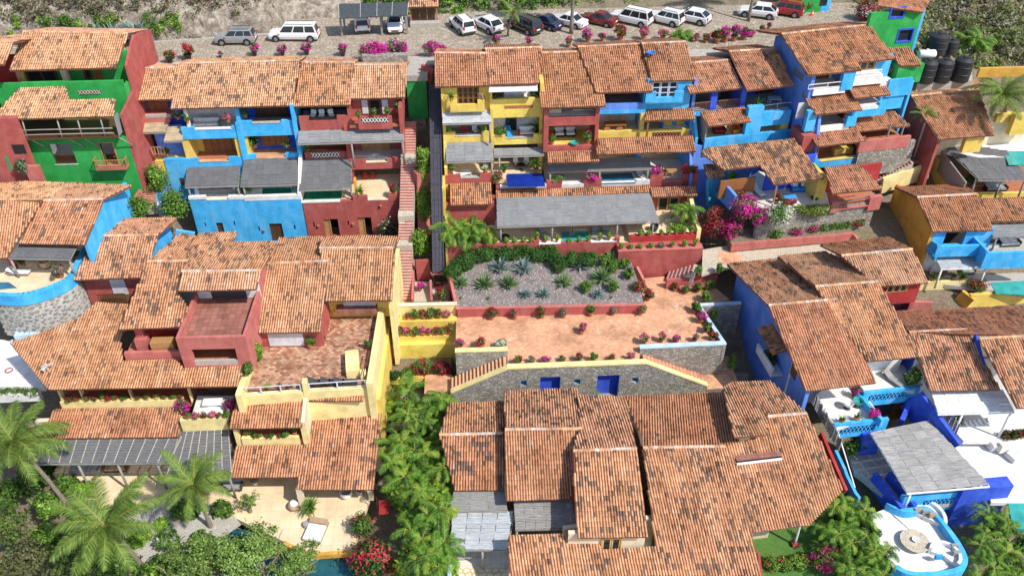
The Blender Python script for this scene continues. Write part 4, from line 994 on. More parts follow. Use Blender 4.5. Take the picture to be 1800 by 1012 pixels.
bx(A0,'low_wall','rose',f0,z1(130,900),z1(240,985),-.6,.4)
shed(A0,z1(-40,240),z1(105,232),z1(150,200),z1(-10,205),y=84.5,s=18,pal='pale',dark=.05,back=3,cap=False)
shrub(f0.W(*f0.V(z1(135,930),-.4)),(.75,.6,.8),[(1,[(.16,.22,.12),(.2,.26,.15),(.1,.16,.08)],1)],'grey-green bush against the red neighbour wall',700,.2)

# ================================================================== blue house, left block
B = thing('blue_house','three storey sky blue house with grey lath pergolas over a pool terrace','house',Yp(z5(700,850),75.6))
fb = Fr(0,z5(700,850),y=75.6)
U = lambda p,v: fb.V(p,v).x
Zv = lambda p,v: fb.V(p,v).z
uL = U(z5(424,610),0); uM = U(z5(1056,600),0); uR = U(z5(1656,600),0); VF = 3.8
E = shed(B,z1(652,547),z1(935,532),z1(990,362),z1(704,372),y=80.6,s=20,pal='pale',dark=.05,back=4)
E = shed(B,z2(-2,581),z2(657,575),z2(696,328),z2(28,345),y=79.2,s=20,pal='pale',dark=.09,back=4.5)
zE = E[0].z; zR = E[2].z; vR = E[2].y - 75.6
z1f = -9.5; z2f = -7.15; z3f = -3.95
# ground storey front
hs = [hole(fb,z5(575,745),z5(630,810),0),hole(fb,z5(875,750),z5(968,850),0)] + [hole(fb,z5(x - 8,y - 15),z5(x + 8,y + 12),0) for x,y in ((517,757),(681,750),(821,782),(1022,773))]
zt = Zv(z5(700,605),0) - .15
holewall(B,'front_wall','sky_blue',fb,uL,uM,-16,zt,0,.45,hs)
for (a,b) in ((z5(420,600),z5(520,612)),(z5(645,598),z5(735,612)),(z5(735,598),z5(1056,612))):
    bx(B,'kerb','white',fb,a,b,-.04,.4)
bz(B,'kerb_low','cream',fb,U(z5(522,615),0),U(z5(643,615),0),-.03,.35,zt,zt + .06)
door(B,fb,z5(578,748),z5(627,810),.18,1,'dark_wood'); door(B,fb,z5(879,753),z5(964,850),.18,2,'dark_wood')
bz(B,'slot_back','dark_wood',fb,uL + .1,uM - .1,.5,.6,-15.8,zt - .3)
for p in (z5(850,788),): sconce(B,fb,p,0)
# pool terrace
bz(B,'terrace_floor','marble',fb,uL + .02,uM - .02,.44,6.4,-10.4,z1f)
pq = [z5(842,548),z5(1012,545),z5(1018,598),z5(836,600)]
flat(B,'pool_water','pool_green',pq,z1f + .03,.04)
bz(B,'terrace_back','white',fb,uL - 4.0,uM,6.4,6.7,z1f,z2f - .28)
bz(B,'upper_slab','sky_blue',fb,U(z5(300,400),VF),uM - .06,VF + .01,VF + .4,z1f + .01,z2f - .3)
bz(B,'side_front','sky_blue',fb,U(z5(292,420),VF),uL - .05,VF - .02,VF + .5,-13,z2f + .45)
bx(B,'side_window','dark_wood',fb,z5(370,492),z5(402,532),VF - .06,.08)
sidewall(B,'side_wall','sky_blue',fb,uL - .02,[(.03,-16),(VF,-16),(VF,z1f + .5),(.03,zt)],.35)
pz = Zv(z5(560,430),VF) + .05; pf = Zv(z5(560,538),.1)
def pgb(a,b,c,d,vb,vf,zb,zf): return [fb.W(U(a,vf),vf,zf),fb.W(U(b,vf),vf,zf),fb.W(U(c,vb),vb,zb),fb.W(U(d,vb),vb,zb)]
pergola(B,pgb(z5(402,540),z5(706,538),z5(714,430),z5(416,432),VF - .05,.15,pz,pf),8,4,'lath_dark',[(.05,),(.97,)],zfloor=z1f)
pz2 = Zv(z5(900,382),VF) ; pf2 = Zv(z5(880,530),.15)
pergola(B,pgb(z5(714,532),z5(1040,530),z5(1043,380),z5(736,385),VF - .05,.15,pz2,pf2),8,5,'lath_dark',[(.04,)],zfloor=z1f)
# second storey: two bays
uP = U(z5(728,300),VF)
ua = U(z5(388,320),VF)
n0,n1 = U(z5(476,390),VF),U(z5(650,390),VF)
bay(B,fb,U(z5(292,390),VF),uP,VF,6.2,z2f,z3f - .3,'yellow','terracotta','sky_blue',.5,.3,[(n0,n1,.06)],'plaza')
n2,n3 = U(z5(798,350),VF),U(z5(968,350),VF)
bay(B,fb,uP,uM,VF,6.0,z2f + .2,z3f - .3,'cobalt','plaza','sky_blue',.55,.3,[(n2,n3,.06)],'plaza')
door(B,fb,z5(505,262),z5(682,368),5.9,4); door(B,fb,z5(828,225),z5(990,305),5.85,4)
bz(B,'yellow_reveal','yellow',fb,U(z5(392,320),VF),U(z5(430,320),VF),VF + .1,6.1,z2f,z3f - .3); bz(B,'yellow_reveal','yellow',fb,U(z5(690,320),VF),uP - .3,VF + .1,6.1,z2f + .01,z3f - .31)
bz(B,'yellow_reveal','yellow',fb,uP + .25,uP + .55,VF + .2,5.9,z2f + .2,z3f - .3)
bz(B,'pier','sky_blue',fb,uP - .28,uP + .28,VF - .12,VF + .5,z2f - .3,z3f + 1.15); bz(B,'pier','sky_blue',fb,uM - .28,uM + .05,VF - .3,7,z1f,zE + .1)
part('buttress',MB().add([fb.W(uM - .25,.0,z1f + .6),fb.W(uM + .06,.0,z1f + .6),fb.W(uM + .06,VF,z2f + .9),fb.W(uM - .25,VF,z2f + .9),fb.W(uM - .25,.0,z1f - .4),fb.W(uM + .06,0,z1f - .4),fb.W(uM + .06,VF,z1f - .4),fb.W(uM - .25,VF,z1f - .4)],[(0,1,2,3),(4,5,1,0),(5,6,2,1),(7,4,0,3),(6,7,3,2)]),'white',B)
# third storey
m = z3f
bay(B,fb,U(z5(374,200),VF),uP,VF,7.0,m,zE + .5,'white','marble','sky_blue',.8,.3,[(U(z5(450,190),VF),U(z5(660,190),VF),.55)],'trim_white')
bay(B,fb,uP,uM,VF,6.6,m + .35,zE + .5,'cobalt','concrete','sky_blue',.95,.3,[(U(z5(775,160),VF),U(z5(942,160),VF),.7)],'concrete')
bz(B,'spandrel','sky_blue',fb,U(z5(378,230),VF),uP,VF - .02,VF + .3,z3f - .5,z3f - .1); bz(B,'spandrel','sky_blue',fb,uP + .3,uM - .3,VF - .021,VF + .3,z3f - .35,z3f + .1)
bz(B,'partition','sky_blue',fb,uP - .2,uP + .2,VF + .4,7,z2f,zE + .05)
bz(B,'column','white',fb,U(z5(395,130),VF),U(z5(412,130),VF),VF + .1,VF + .4,z3f,zE)
door(B,fb,z5(800,92),z5(985,150),6.5,4,'dark_wood')
# narrow left bay with red balcony and reed awnings
uA,uB = U(z5(75,120),5.4),U(z5(330,120),5.2)
bz(B,'left_back_wall','cobalt',fb,uA,uB + .5,6.6,6.9,-8,zE + .3)
door(B,fb,z5(190,65),z5(318,135),6.5,3)
bx(B,'red_balcony','rose',fb,z5(160,150),z5(318,178),5.0,1.6)
bz(B,'balcony_sill','concrete',fb,U(z5(180,145),5),U(z5(320,140),5),4.98,5.2,Zv(z5(250,150),5),Zv(z5(250,135),5))
pergola(B,[fb.W(U(z5(155,235),3.9),3.9,Zv(z5(155,235),3.9)),fb.W(U(z5(292,233),3.9),3.9,Zv(z5(155,235),3.9)),fb.W(U(z5(310,178),5),5,Zv(z5(300,178),5)),fb.W(U(z5(172,178),5),5,Zv(z5(300,178),5))],4,2,'reed',name='reed_awning')
pergola(B,[fb.W(U(z5(283,284),3.2),3.2,Zv(z5(283,284),3.2)),fb.W(U(z5(388,277),3.2),3.2,Zv(z5(283,284),3.2)),fb.W(U(z5(372,200),4.9),4.9,Zv(z5(350,200),4.9)),fb.W(U(z5(308,205),4.9),4.9,Zv(z5(350,200),4.9))],3,2,'reed',name='reed_awning')
bz(B,'left_lower_wall','periwinkle',fb,U(z5(225,250),5),U(z5(390,250),5),5.2,5.5,-9,-3.6)
bz(B,'left_floor','yellow',fb,U(z5(225,330),4.5),U(z5(395,330),4.5),3.9,5.3,-8.2,-6.9); bz(B,'left_base','periwinkle',fb,U(z5(235,370),4.5),U(z5(292,370),4.5),4.0,5.6,-13,-8)
pa = [fb.W(*fb.V(z5(222,362),3.9)),fb.W(*fb.V(z5(290,358),3.9))]; pa[1].z = pa[0].z; railing(B,pa,.9,'light_wood',sp=.25,bar=.08)
for q in ((0,'pot'),):
    for p,kd,lb,v in (((365,160),'fern','yellow-green fern in clay pot at the left end of the blue balcony',4.6),((418,180),'bush','empty looking clay pot standing on the blue balcony corner',3.95),((648,178),'pink','potted plant with pink tips on the blue top balcony',4.0),((745,148),'bush','dark potted plant in the shaded blue top bay',4.6),((800,318),'palmpot','tall dark potted palm in the blue second storey bay',4.8),((985,318),'fern','potted fern at the right of the blue second storey bay',4.6),((150,140),'pink','pink flowering pot at the left end of the small red balcony',5.3),((302,366),'bush','clay pot with shrub beside the blue side stair',4.2),((740,590),'palmpot','potted palm between the two pergolas of the blue terrace',1.2)):
        P = fb.W(*fb.V(z5(*p),v)); pot(P,kd,1.25 if kd != 'palmpot' else 1.6,lb)
sofa(fb.W(U(z5(510,150),5.4),5.6,z3f),0,2.6,'pale sofa in shade on the top floor of the blue house','fabric_white','fabric_grey',2)
table(fb.W(U(z5(600,560),2.5),2.6,z1f),'low wooden table under the left blue house pergola',1.6,.7,.5)
P = fb.W(U(z5(465,590),.9),1.3,z1f)
t = thing('folded_parasol','white folded parasol at the left end of the blue terrace','parasol',P); part('canopy',MB().lathe([(.28,.15),(.2,.5),(.1,1.1),(.03,1.5)],10,P),'fabric_white',t); part('pole',MB().tube([P,P + Vector((0,0,1.7))],.03,6),'trim_white',t)

# ================================================================== red house, left block
Rd = thing('red_house','red three storey house with lath pergolas, right half of the left block','house',Yp(z5(1350,820),75.6))
E = shed(Rd,z2(660,577),z2(968,563),z2(995,338),z2(704,338),y=79.2,s=20,pal='warm',dark=.08,back=3.5)
zE = E[0].z
E4 = shed(Rd,z2(970,532),z2(1264,526),z2(1274,350),z2(990,352),y=79.9,s=20,pal='pale',dark=.04,back=3.5)
uMR = uM + .04; fw = uR
hs = [hole(fb,z5(1182,725),z5(1280,822),-.02),hole(fb,z5(1376,716),z5(1466,822),-.02),hole(fb,z5(1124,742),z5(1138,770),-.02),hole(fb,z5(1318,734),z5(1331,760),-.02)]
zt = Zv(z5(1300,622),0)
holewall(Rd,'front_wall','red',fb,uMR + .05,fw,-16,zt,-.02,.45,hs)
door(Rd,fb,z5(1184,728),z5(1232,822),.16,1,'light_wood'); door(Rd,fb,z5(1378,719),z5(1424,822),.16,1,'light_wood')
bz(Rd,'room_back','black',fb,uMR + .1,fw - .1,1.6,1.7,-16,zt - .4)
for p in (z5(1157,762),z5(1352,752),z5(1508,650)): sconce(Rd,fb,p,-.02)
rf = zt - .1
bz(Rd,'terrace_floor','deck_cream',fb,uMR + .1,fw - .02,.44,6.4,rf - .4,rf)
flat(Rd,'pool_water','pool_green',[z5(1088,566),z5(1290,562),z5(1285,606),z5(1070,612)],rf + .05,.06)
bz(Rd,'pool_kerb','white',fb,U(z5(1058,625),0),U(z5(1278,620),0),-.06,.25,zt - .06,zt + .1)
uq = U(z5(1345,600),0)
for a,b,hh in ((z5(1350,600),z5(1432,600),.55),(z5(1552,600),z5(1656,600),.55)): bz(Rd,'parapet','red',fb,U(a,0),U(b,0),-.03,.3,zt - .1,zt + hh)
bz(Rd,'step','cream',fb,U(z5(1434,605),0),U(z5(1550,605),0),-.05,.3,zt,zt + .09)
pz = Zv(z5(1200,382),VF); pf = Zv(z5(1200,555),.15)
pergola(Rd,pgb(z5(1046,555),z5(1345,555),z5(1342,380),z5(1062,382),VF - .05,.15,pz,pf),8,5,'lath_dark',[(.98,)],zfloor=rf)
# storeys above
fin = U(z5(1628,300),VF)
uq = U(z5(1338,400),VF)
r2 = Zv(z5(1240,380),VF) + .15
bay(Rd,fb,uMR + .3,uq,VF,6.2,r2,r2 + 2.7,'red','terracotta','red',.62,.3)
lattice(Rd,fb,z5(1115,349),z5(1280,371),VF - .005,9,'trim_white')
r2b = Zv(z5(1500,392),VF)
bay(Rd,fb,uq,fin,VF - .5,6.2,r2b,r2b + 2.9,'red','white','red',.5,.3,[(U(z5(1425,385),VF),U(z5(1546,385),VF),.05)],'cream')
bz(Rd,'spandrel','red',fb,uq,fin + .1,VF - .5,VF - .1,Zv(z5(1500,440),VF - .5),r2b - .4)
door(Rd,fb,z5(1128,296),z5(1300,352),6.1,5,'light_wood'); door(Rd,fb,z5(1400,288),z5(1560,342),6.1,4,'light_wood')
bz(Rd,'partition','red',fb,uq - .2,uq + .15,VF - .3,6.3,rf,r2 + 3.6)
bz(Rd,'fin_wall','red',fb,fin,fw - .02,3.0,10.5,-14,zE - .2); bz(Rd,'fin_wall','red',fb,fw - .55,fw - .01,.46,3.1,-14,Zv(z5(1640,590),0) + .3)
# red terrace bay on the pool level
bz(Rd,'terrace_back','dark_wood',fb,uq + .2,fin,6.0,6.3,rf,r2b - .4); bz(Rd,'blue_panel','cobalt',fb,U(z5(1540,440),5),fin - .1,5.8,5.9,rf + 1,r2b - .5)
for i,x in enumerate((1420,1465)):
    P = fb.W(U(z5(x,490),4.6),4.6,rf); t = thing('clay_urn',f'{"left" if i == 0 else "right"} round red clay urn in shade on the red house terrace','urn',P); part('body',MB().lathe([(.18,0),(.36,.3),(.3,.6),(.2,.66)],14,P),'deep_red',t,smooth=True); part('lip',MB().lathe([(.21,.66),(.24,.7),(.2,.72)],14,P),'terracotta',t)
sidewall(Rd,'ochre_pier','ochre',fb,U(z5(1360,560),.4),[(.5,rf),(1.2,rf),(1.2,rf + 2.2),(.5,rf + 2.2)],.2)
r3 = Zv(z5(1200,205),VF) + .45
up = U(z5(1332,150),VF)
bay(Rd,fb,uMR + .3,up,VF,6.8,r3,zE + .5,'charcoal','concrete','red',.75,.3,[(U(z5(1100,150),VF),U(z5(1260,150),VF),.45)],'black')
bz(Rd,'upper_wall','red',fb,up,fin,5.0,5.3,r3 - 1.2,E4[0].z + .1); bz(Rd,'pier','red',fb,up - .15,up + .15,VF,5.2,r3,zE + .3)
bz(Rd,'spandrel','red',fb,uMR + .3,fin,VF - .01,VF + .35,r3 - .75,r3 + .2)
bz(Rd,'balcony_floor','terracotta',fb,up,fin,VF - .6,5.0,r3 - .3,r3 - .05)
bx(Rd,'balcony_parapet','red',fb,z5(1378,150),z5(1576,214),VF - .9,.25); lattice(Rd,fb,z5(1400,153),z5(1550,174),VF - .92,8,'trim_white')
door(Rd,fb,z5(1442,50),z5(1512,138),4.95,1,'dark_wood',rows=1,glassy=True)
for a,b in ((z5(1398,52),z5(1440,128)),(z5(1512,50),z5(1554,128))): bx(Rd,'shutter','lilac_white',fb,a,b,4.9,.06)
pg0 = Zv(z5(1200,290),VF - 1.2); pg1 = Zv(z5(1200,222),VF - .05)
pergola(Rd,pgb(z5(1040,296),z5(1640,276),z5(1636,206),z5(1045,226),VF - .05,VF - 1.5,pg1,Zv(z5(1300,290),VF - 1.5)),10,2,'lath',[(.5,),(.985,)],zfloor=r2b)
for p,kd,lb in (((1385,150),'bush','leftmost of three potted plants on the red balcony rail'),((1466,140),'bush','middle potted plant on the red balcony rail'),((1545,140),'bush','rightmost of three potted plants on the red balcony rail'),((1602,118),'bush','tall potted plant on the red wall corner under the eave')):
    pot(fb.W(*fb.V(z5(*p),VF - .75 if p[0] < 1600 else VF)),kd,1.1,lb)
pot(fb.W(*fb.V(z5(1095,345),VF + .5)),'fern',1.2,'potted fern behind the pierced red parapet'); pot(fb.W(*fb.V(z5(1398,585),.5)),'fern',1.3,'potted fern on the red terrace step')
pot(fb.W(*fb.V(z5(1590,590),.4)),'red',1.6,'red flowering pot on the red terrace corner'); pot(fb.W(*fb.V(z5(1632,560),1.2)),'grey',1.6,'pale flowering pot behind the red terrace corner')
for i,x in enumerate((1125,1175,1230)):
    chair(fb.W(U(z5(x,150),4.7),4.8,r3),.3 * (i - 1),f'{("left", "middle", "right")[i]} white cushioned chair on the top floor of the red house')
sofa(fb.W(U(z5(1180,150),6),6.1,r3),0,2.4,'dark sofa at the back of the red house top floor','fabric_grey','black',2)
shrub(Vector(Yp(z5(1555,822),74.6)),(1.1,.8,1.2),[(.8,DEEP + [(.14,.2,.1)],1),(.12,WHT,1.05),(.08,CRIM,1.05)],'dark shrub with pale flowers against the red house wall',1700,.17)

# ================================================================== centre block, upper row
fc = Fr(0,z6(700,480),y=76.0)
U = lambda p,v: fc.V(p,v).x
Zv = lambda p,v: fc.V(p,v).z
def W(p,v,z=None):
    q = fc.V(p,v); return fc.W(q.x,v,q.z if z is None else z)
def pg(a,b,c,d,vf,vb,zf=None,zb=None):
    zf = zf if zf is not None else (Zv(a,vf) + Zv(b,vf)) / 2; zb = zb if zb is not None else (Zv(c,vb) + Zv(d,vb)) / 2
    return [fc.W(U(a,vf),vf,zf),fc.W(U(b,vf),vf,zf),fc.W(U(c,vb),vb,zb),fc.W(U(d,vb),vb,zb)]
VT = 2.4                                      # facade plane of the upper storeys
C1 = thing('yellow_house','yellow three storey house with grey pergolas beside the funicular track','house',fc.W(*fc.V(z6(280,480),0)))
E = shed(C1,z3(82,516),z3(405,508),z3(396,318),z3(80,316),y=78.2,s=20,pal='red',dark=.03,back=3.5)
Eb = shed(C1,z3(402,503),z3(695,494),z3(716,283),z3(380,292),y=78.2,s=20,pal='red',dark=.03,back=3.5)
zE = E[0].z
zf3,zf2,zf1 = Zv(z3(280,660),VT) + .35,Zv(z3(280,850),2.2) + .35,Zv(z6(280,465),0) + .4
uA,uB,uC = U(z3(122,600),VT),U(z3(416,650),VT),U(z3(722,650),VT)
# top storey
hs = [hole(fc,z3(212,516),z3(345,615),VT + .3)]
holewall(C1,'upper_wall','yellow',fc,uA,uB,zf3 - .8,zE + .0,VT + .3,.3,hs); door(C1,fc,z3(216,518),z3(342,615),VT + .42,4,'door_wood',glassy=True,rows=3)
bz(C1,'room_back','white',fc,uA,uB,5,5.2,zf3 - .8,zE + .5)
for a,b in ((z3(172,600),z3(215,662)),(z3(335,595),z3(378,662)),(z3(214,622),z3(336,662))): bx(C1,'balcony_parapet','yellow',fc,a,b,VT - .55,.25)
bx(C1,'balcony_slab','yellow',fc,z3(173,648),z3(377,663),VT - .52,.9)
sidewall(C1,'side_wall','yellow',fc,uA - .02,[(.0,-14),(8,-14),(8,zE + 1),(VT + .3,zE - .05),(VT,zf3 - 1),(2.1,zf2),(.0,zf2 - 1.9)],.3)
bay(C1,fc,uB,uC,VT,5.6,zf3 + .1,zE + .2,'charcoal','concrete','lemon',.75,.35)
bx(C1,'parapet_slot','terracotta',fc,z3(495,628),z3(665,641),VT - .02,.05)
bx(C1,'spandrel','lemon',fc,z3(416,655),z3(722,692),VT - .004,.4)
aw = pg(z3(402,546),z3(692,538),z3(690,500),z3(405,506),VT - .9,VT + .2)
part('awning',MB().hexa([p - Vector((0,0,.06)) for p in aw],aw),'lilac_white',C1)
bz(C1,'partition','yellow',fc,uB - .12,uB + .12,VT - .02,5.6,-14,zE - .05); bz(C1,'partition','yellow',fc,uC - .3,uC + .1,VT - .02,5.6,-14,zE - .05)
sofa(W(z3(570,610),VT + 1.3,zf3 + .1),0,2.6,'long white sofa on the yellow top balcony under the awning','fabric_white','fabric_white',3)
pot(W(z3(182,598),VT - .4),'fern',1.2,'potted fern at the left end of the small yellow balcony'); pot(W(z3(428,600),VT + .4),'bush',1.2,'dark potted plant left of the white sofa on the yellow balcony'); pot(W(z3(690,600),VT + .6),'palmpot',1.2,'potted palm right of the white sofa on the yellow balcony')
chair(W(z3(360,600),VT - .2),2.6,'brown leather chair on the small yellow balcony','fabric_tan','dark_wood')
# second storey
pergola(C1,pg(z3(130,733),z3(420,726),z3(414,652),z3(126,662),VT - .9,VT + .25),5,2,'lath_pale',[(.96,)],zfloor=zf2)
bay(C1,fc,uA,uB,VT - .2,5,zf2,zf3 - .6,'white','concrete','yellow',.95,.3,[(U(z3(205,810),VT),U(z3(360,810),VT),.5)],'lilac_white')
bz(C1,'partition_low','yellow',fc,uB - .1,uB + .2,VT - .3,VT + .6,zf1,zf3)
bay(C1,fc,uB,uC,VT - .25,4.4,zf2 - .15,zf3 - .5,'white','deck_cream','lemon',.65,.3,[(U(z3(500,850),VT),U(z3(665,850),VT),.25)],'concrete')
door(C1,fc,z3(506,700),z3(562,800),4.3,1,'black',rows=1,glassy=True); bx(C1,'shutter','lilac_white',fc,z3(566,700),z3(640,800),4.3,.06)
pot(W(z3(165,800),VT + .05),'ball',1.2,'round shrub pot at the left of the yellow second storey'); pot(W(z3(375,798),VT + .05),'ball',1.2,'round shrub pot at the right of the first yellow second storey bay')
pot(W(z3(472,830),VT + .1),'bush',2.0,'big bushy potted plant left of the blue armchair'); pot(W(z3(690,815),VT + .7),'palmpot',2.0,'big dark potted palm at the right of the yellow second storey')
chair(W(z3(255,790),VT + 1.0,zf2),0,'red cushioned chair in the yellow second storey bay','fabric_red'); chair(W(z3(325,790),VT + 1.0,zf2),.4,'white cushioned chair next to the red one','fabric_white')
lounger(W(z3(522,845),VT + .8,zf2 - .15),.15,'sun lounger with bright blue towel on the yellow balcony','fabric_blue'); sofa(W(z3(625,825),VT + .9,zf2 - .15),0,1.5,'daybed with red cushion and white mattress on the yellow balcony','fabric_white','fabric_red',1,'daybed','daybed')
# pool storey
pergola(C1,pg(z3(152,962),z3(428,950),z3(420,840),z3(143,848),.1,VT - .25),5,3,'lath',[(.97,)],zfloor=zf1)
pergola(C1,pg(z3(434,932),z3(730,914),z3(725,868),z3(430,886),.9,VT - .3),5,2,'lath',[(.1,)],zfloor=zf1)
bay(C1,fc,uA,uB - .05,0,4,zf1,zf2 - .6,'red','deck_cream','red',.6,.35,[(U(z6(210,420),0),U(z6(330,420),0),.2)],'concrete')
u5 = U(z6(745,490),0)
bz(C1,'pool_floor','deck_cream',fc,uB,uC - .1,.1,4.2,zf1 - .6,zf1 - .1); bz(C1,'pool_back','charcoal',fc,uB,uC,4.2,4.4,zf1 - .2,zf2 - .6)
bx(C1,'pool_front','red',fc,z6(430,490),z6(742,520),-.1,.4); bx(C1,'pool_kerb','white',fc,z6(455,484),z6(742,494),-.14,.5)
flat(C1,'pool_water','pool_blue',[z6(498,422),z6(722,418),z6(736,484),z6(500,487)],zf1 + .02,.05)
flat(C1,'pool_wall','pool_blue',[z6(500,408),z6(722,404),z6(722,417),z6(498,421)],zf1 + .05,.1)
pot(W(z6(155,400),.4),'bush',1.2,'clay pot with small shrub on the lower left yellow terrace'); pot(W(z6(365,405),.3),'white',1.6,'white flowering pot on the red parapet corner by the pool'); pot(W(z6(435,470),-.1),'mixed',1.8,'trailing flower pot at the left corner of the dark blue pool'); pot(W(z6(478,400),.8),'bush',1.3,'potted bush at the back left of the dark blue pool'); pot(W(z6(680,395),1.2),'palmpot',1.5,'potted palm at the back right of the dark blue pool')
lounger(W(z6(215,390),.8,zf1),1.9,'striped lounger in the shade of the lower left pergola','fabric_white');
for i,x in enumerate((560,612)): chair(W(z6(x,350),2.6,zf1 - .1),(.5,-.5)[i],f'{("left", "right")[i]} white chair at the dark table behind the blue pool','fabric_white')
table(W(z6(585,370),1.9,zf1 - .1),'small dark table behind the dark blue pool',.9,.9,.6,True,'black')
shed(C1,z6(146,602),z6(402,596),z6(400,462),z6(146,470),y=73.2,s=20,pal='red',dark=.14,cap=False)
bz(C1,'base_wall','red',fc,uA,uB,-2.3,-1.9,-14,Zv(z6(270,596),-2.6) - .1); bz(C1,'base_side','yellow',fc,uA - .3,uA,-2.4,0,-14,zf1 + .6)

# red tower bay
C2 = thing('red_bay_house','projecting dark red bay house in the middle of the centre block','house',fc.W(*fc.V(z6(900,260),.9)))
E = shed(C2,z3(716,641),z3(1097,629),z3(1030,306),z3(664,316),y=76.4,s=20,pal='red',dark=.02,back=3)
ud,ue = U(z3(728,760),.9),U(z3(1054,760),.9); zE2 = E[0].z
hs = [hole(fc,z3(757,640),z3(1034,692),.9),hole(fc,z3(757,748),z3(1026,862),.9)]
zb2 = Zv(z3(900,898),.9)
hs[0] = (hs[0][0],hs[0][1],hs[0][2],zE2 + .3)
holewall(C2,'front_wall','red',fc,ud,ue,zb2,zE2 + .15,.9,.35,hs)
for u in (ud,ue - .3): sidewall(C2,'side_wall','red',fc,u,[(1.26,zb2),(8.5,zb2),(8.5,zE2 + 2.2),(1.26,zE2 + .12)],.3)
bz(C2,'upper_floor','white',fc,ud + .3,ue - .3,1.26,4.5,hs[0][2] - .3,hs[0][2] - .02); bz(C2,'lower_floor','yellow',fc,ud + .3,ue - .3,1.26,4.5,hs[1][2] - .3,hs[1][2] - .03)
bz(C2,'back_wall','cream',fc,ud + .3,ue - .3,4.5,4.7,zb2,zE2 + .9)
bx(C2,'screen','cream',fc,z3(760,650),z3(830,690),2.0,.08); bx(C2,'screen','cream',fc,z3(900,650),z3(1030,690),2.4,.08)
z_ = hs[1][2]
pot(W(z3(775,860),1.4,z_),'mixed',1.6,'flowering pot at the left of the red bay'); pot(W(z3(990,855),1.4,z_),'mixed',2.0,'tall red flowering pot at the right of the red bay')
P = W(z3(908,860),1.15,z_ + .02); t = thing('stone_bowl','round green stone bowl on the ledge of the red bay','bowl',P); part('bowl',MB().lathe([(.2,0),(.42,.14),(.46,.26),(.4,.25),(.3,.14),(.05,.1)],18,P),'pool_teal',t)
for i,x in enumerate((820,885)): sofa(W(z3(x,800),3.2,z_),0,1.0,f'{("left", "right")[i]} dark wicker armchair in the red bay','fabric_white','black',1,'armchair','armchair')
shed(C2,z3(752,967),z3(1056,956),z3(1050,893),z3(748,902),y=75.2,s=22,pal='red',dark=.03,cap=False)

# blue and yellow house, right half
C3 = thing('blue_yellow_house','blue and yellow terraced house right of the red bay with blue satellite dish','house',fc.W(*fc.V(z6(1400,480),0)))
E = shed(C3,z3(1040,553),z3(1376,540),z3(1308,262),z3(930,280),y=77.8,s=20,pal='red',dark=.02,back=3.5)
E4 = shed(C3,z3(1366,482),z3(1628,474),z3(1570,250),z3(1308,260),y=78.6,s=20,pal='red',dark=.05,back=3.5)
zE = E[0].z; g = Zv(z3(1200,668),VT) + .3; uf,ug,uh = ue,U(z3(1328,640),VT),U(z3(1600,560),VT + .3)
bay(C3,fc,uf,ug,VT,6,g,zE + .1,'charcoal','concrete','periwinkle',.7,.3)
bx(C3,'parapet_band','sky_blue',fc,z3(1056,655),z3(1326,670),VT - .03,.4)
bz(C3,'pier','sky_blue',fc,ug - .25,ug + .1,VT - .01,6,-10,zE - .05)
hs = [hole(fc,z3(1372,485),z3(1514,582),VT + .4)]
holewall(C3,'upper_wall','sky_blue',fc,ug + .1,uh,g - .4,E4[0].z + .1,VT + .4,.3,hs); door(C3,fc,z3(1374,487),z3(1512,582),VT + .5,3,'lilac_white',glassy=True,rows=3)
bz(C3,'room_back','white',fc,ug,uh,5.5,5.7,g,E4[0].z + .2)
for a,b in ((z3(1336,548),z3(1390,608)),(z3(1506,544),z3(1552,604)),(z3(1388,582),z3(1508,607))): bx(C3,'balcony_parapet','sky_blue',fc,a,b,VT - .5,.25)
bx(C3,'balcony_slab','azure',fc,z3(1337,598),z3(1551,609),VT - .48,.9)
P = fc.W(*fc.loc(Pp(z3(1345,362),E[1],(E[1] - E[0]).cross(E[2] - E[1]))))
sd_ = thing('satellite_dish','small bright blue satellite dish on the red tiled roof','satellite dish',P);
part('dish',MB().lathe([(.05,0),(.3,.06),(.46,.2),(.44,.22),(.28,.09),(.02,.03)],16,P + Vector((.2,-.1,.75))),'dish_blue',sd_); part('mast',MB().tube([P,P + Vector((.1,0,.8))],.04,6),'dish_grey',sd_); part('base',MB().box(P.x - .45,P.x + .05,P.y - .25,P.y + .15,P.z - .05,P.z + .25),'terracotta',sd_)
shed(C3,z3(1324,717),z3(1627,706),z3(1597,560),z3(1352,605),y=77.4,s=20,pal='red',dark=.05,cap=False,level=False)
k2 = Zv(z3(1200,820),VT - .2) + .35; uR = U(z3(1607,800),VT - .2)
bay(C3,fc,uf,uR,VT - .2,5.4,k2,g - .4,'white','deck_cream','yellow',.5,.3)
lattice(C3,fc,z3(1375,786),z3(1540,805),VT - .205,9,'terracotta')
bz(C3,'pier','yellow',fc,U(z3(1296,740),VT),U(z3(1320,740),VT),VT - .1,VT + .5,k2,g - .4); bz(C3,'post','door_wood',fc,U(z3(1328,750),VT),U(z3(1338,750),VT),VT - .9,VT - .75,k2 - .3,k2 + 2.1); bz(C3,'post','door_wood',fc,uR - .15,uR - .02,VT - .5,VT - .35,k2,k2 + 2.1)
sidewall(C3,'side_wall','periwinkle',fc,uR - .35,[(-.3,-16),(8,-16),(8,E4[0].z - .4),(VT + .4,E4[0].z - .1),(VT + .3,g),(VT - .2,k2 + .4),(-.3,-8.5)],.3)
table(W(z3(1150,760),3.4,k2),'long wooden dining table on the yellow balcony',2.2,1.0,.75,False,'door_wood')
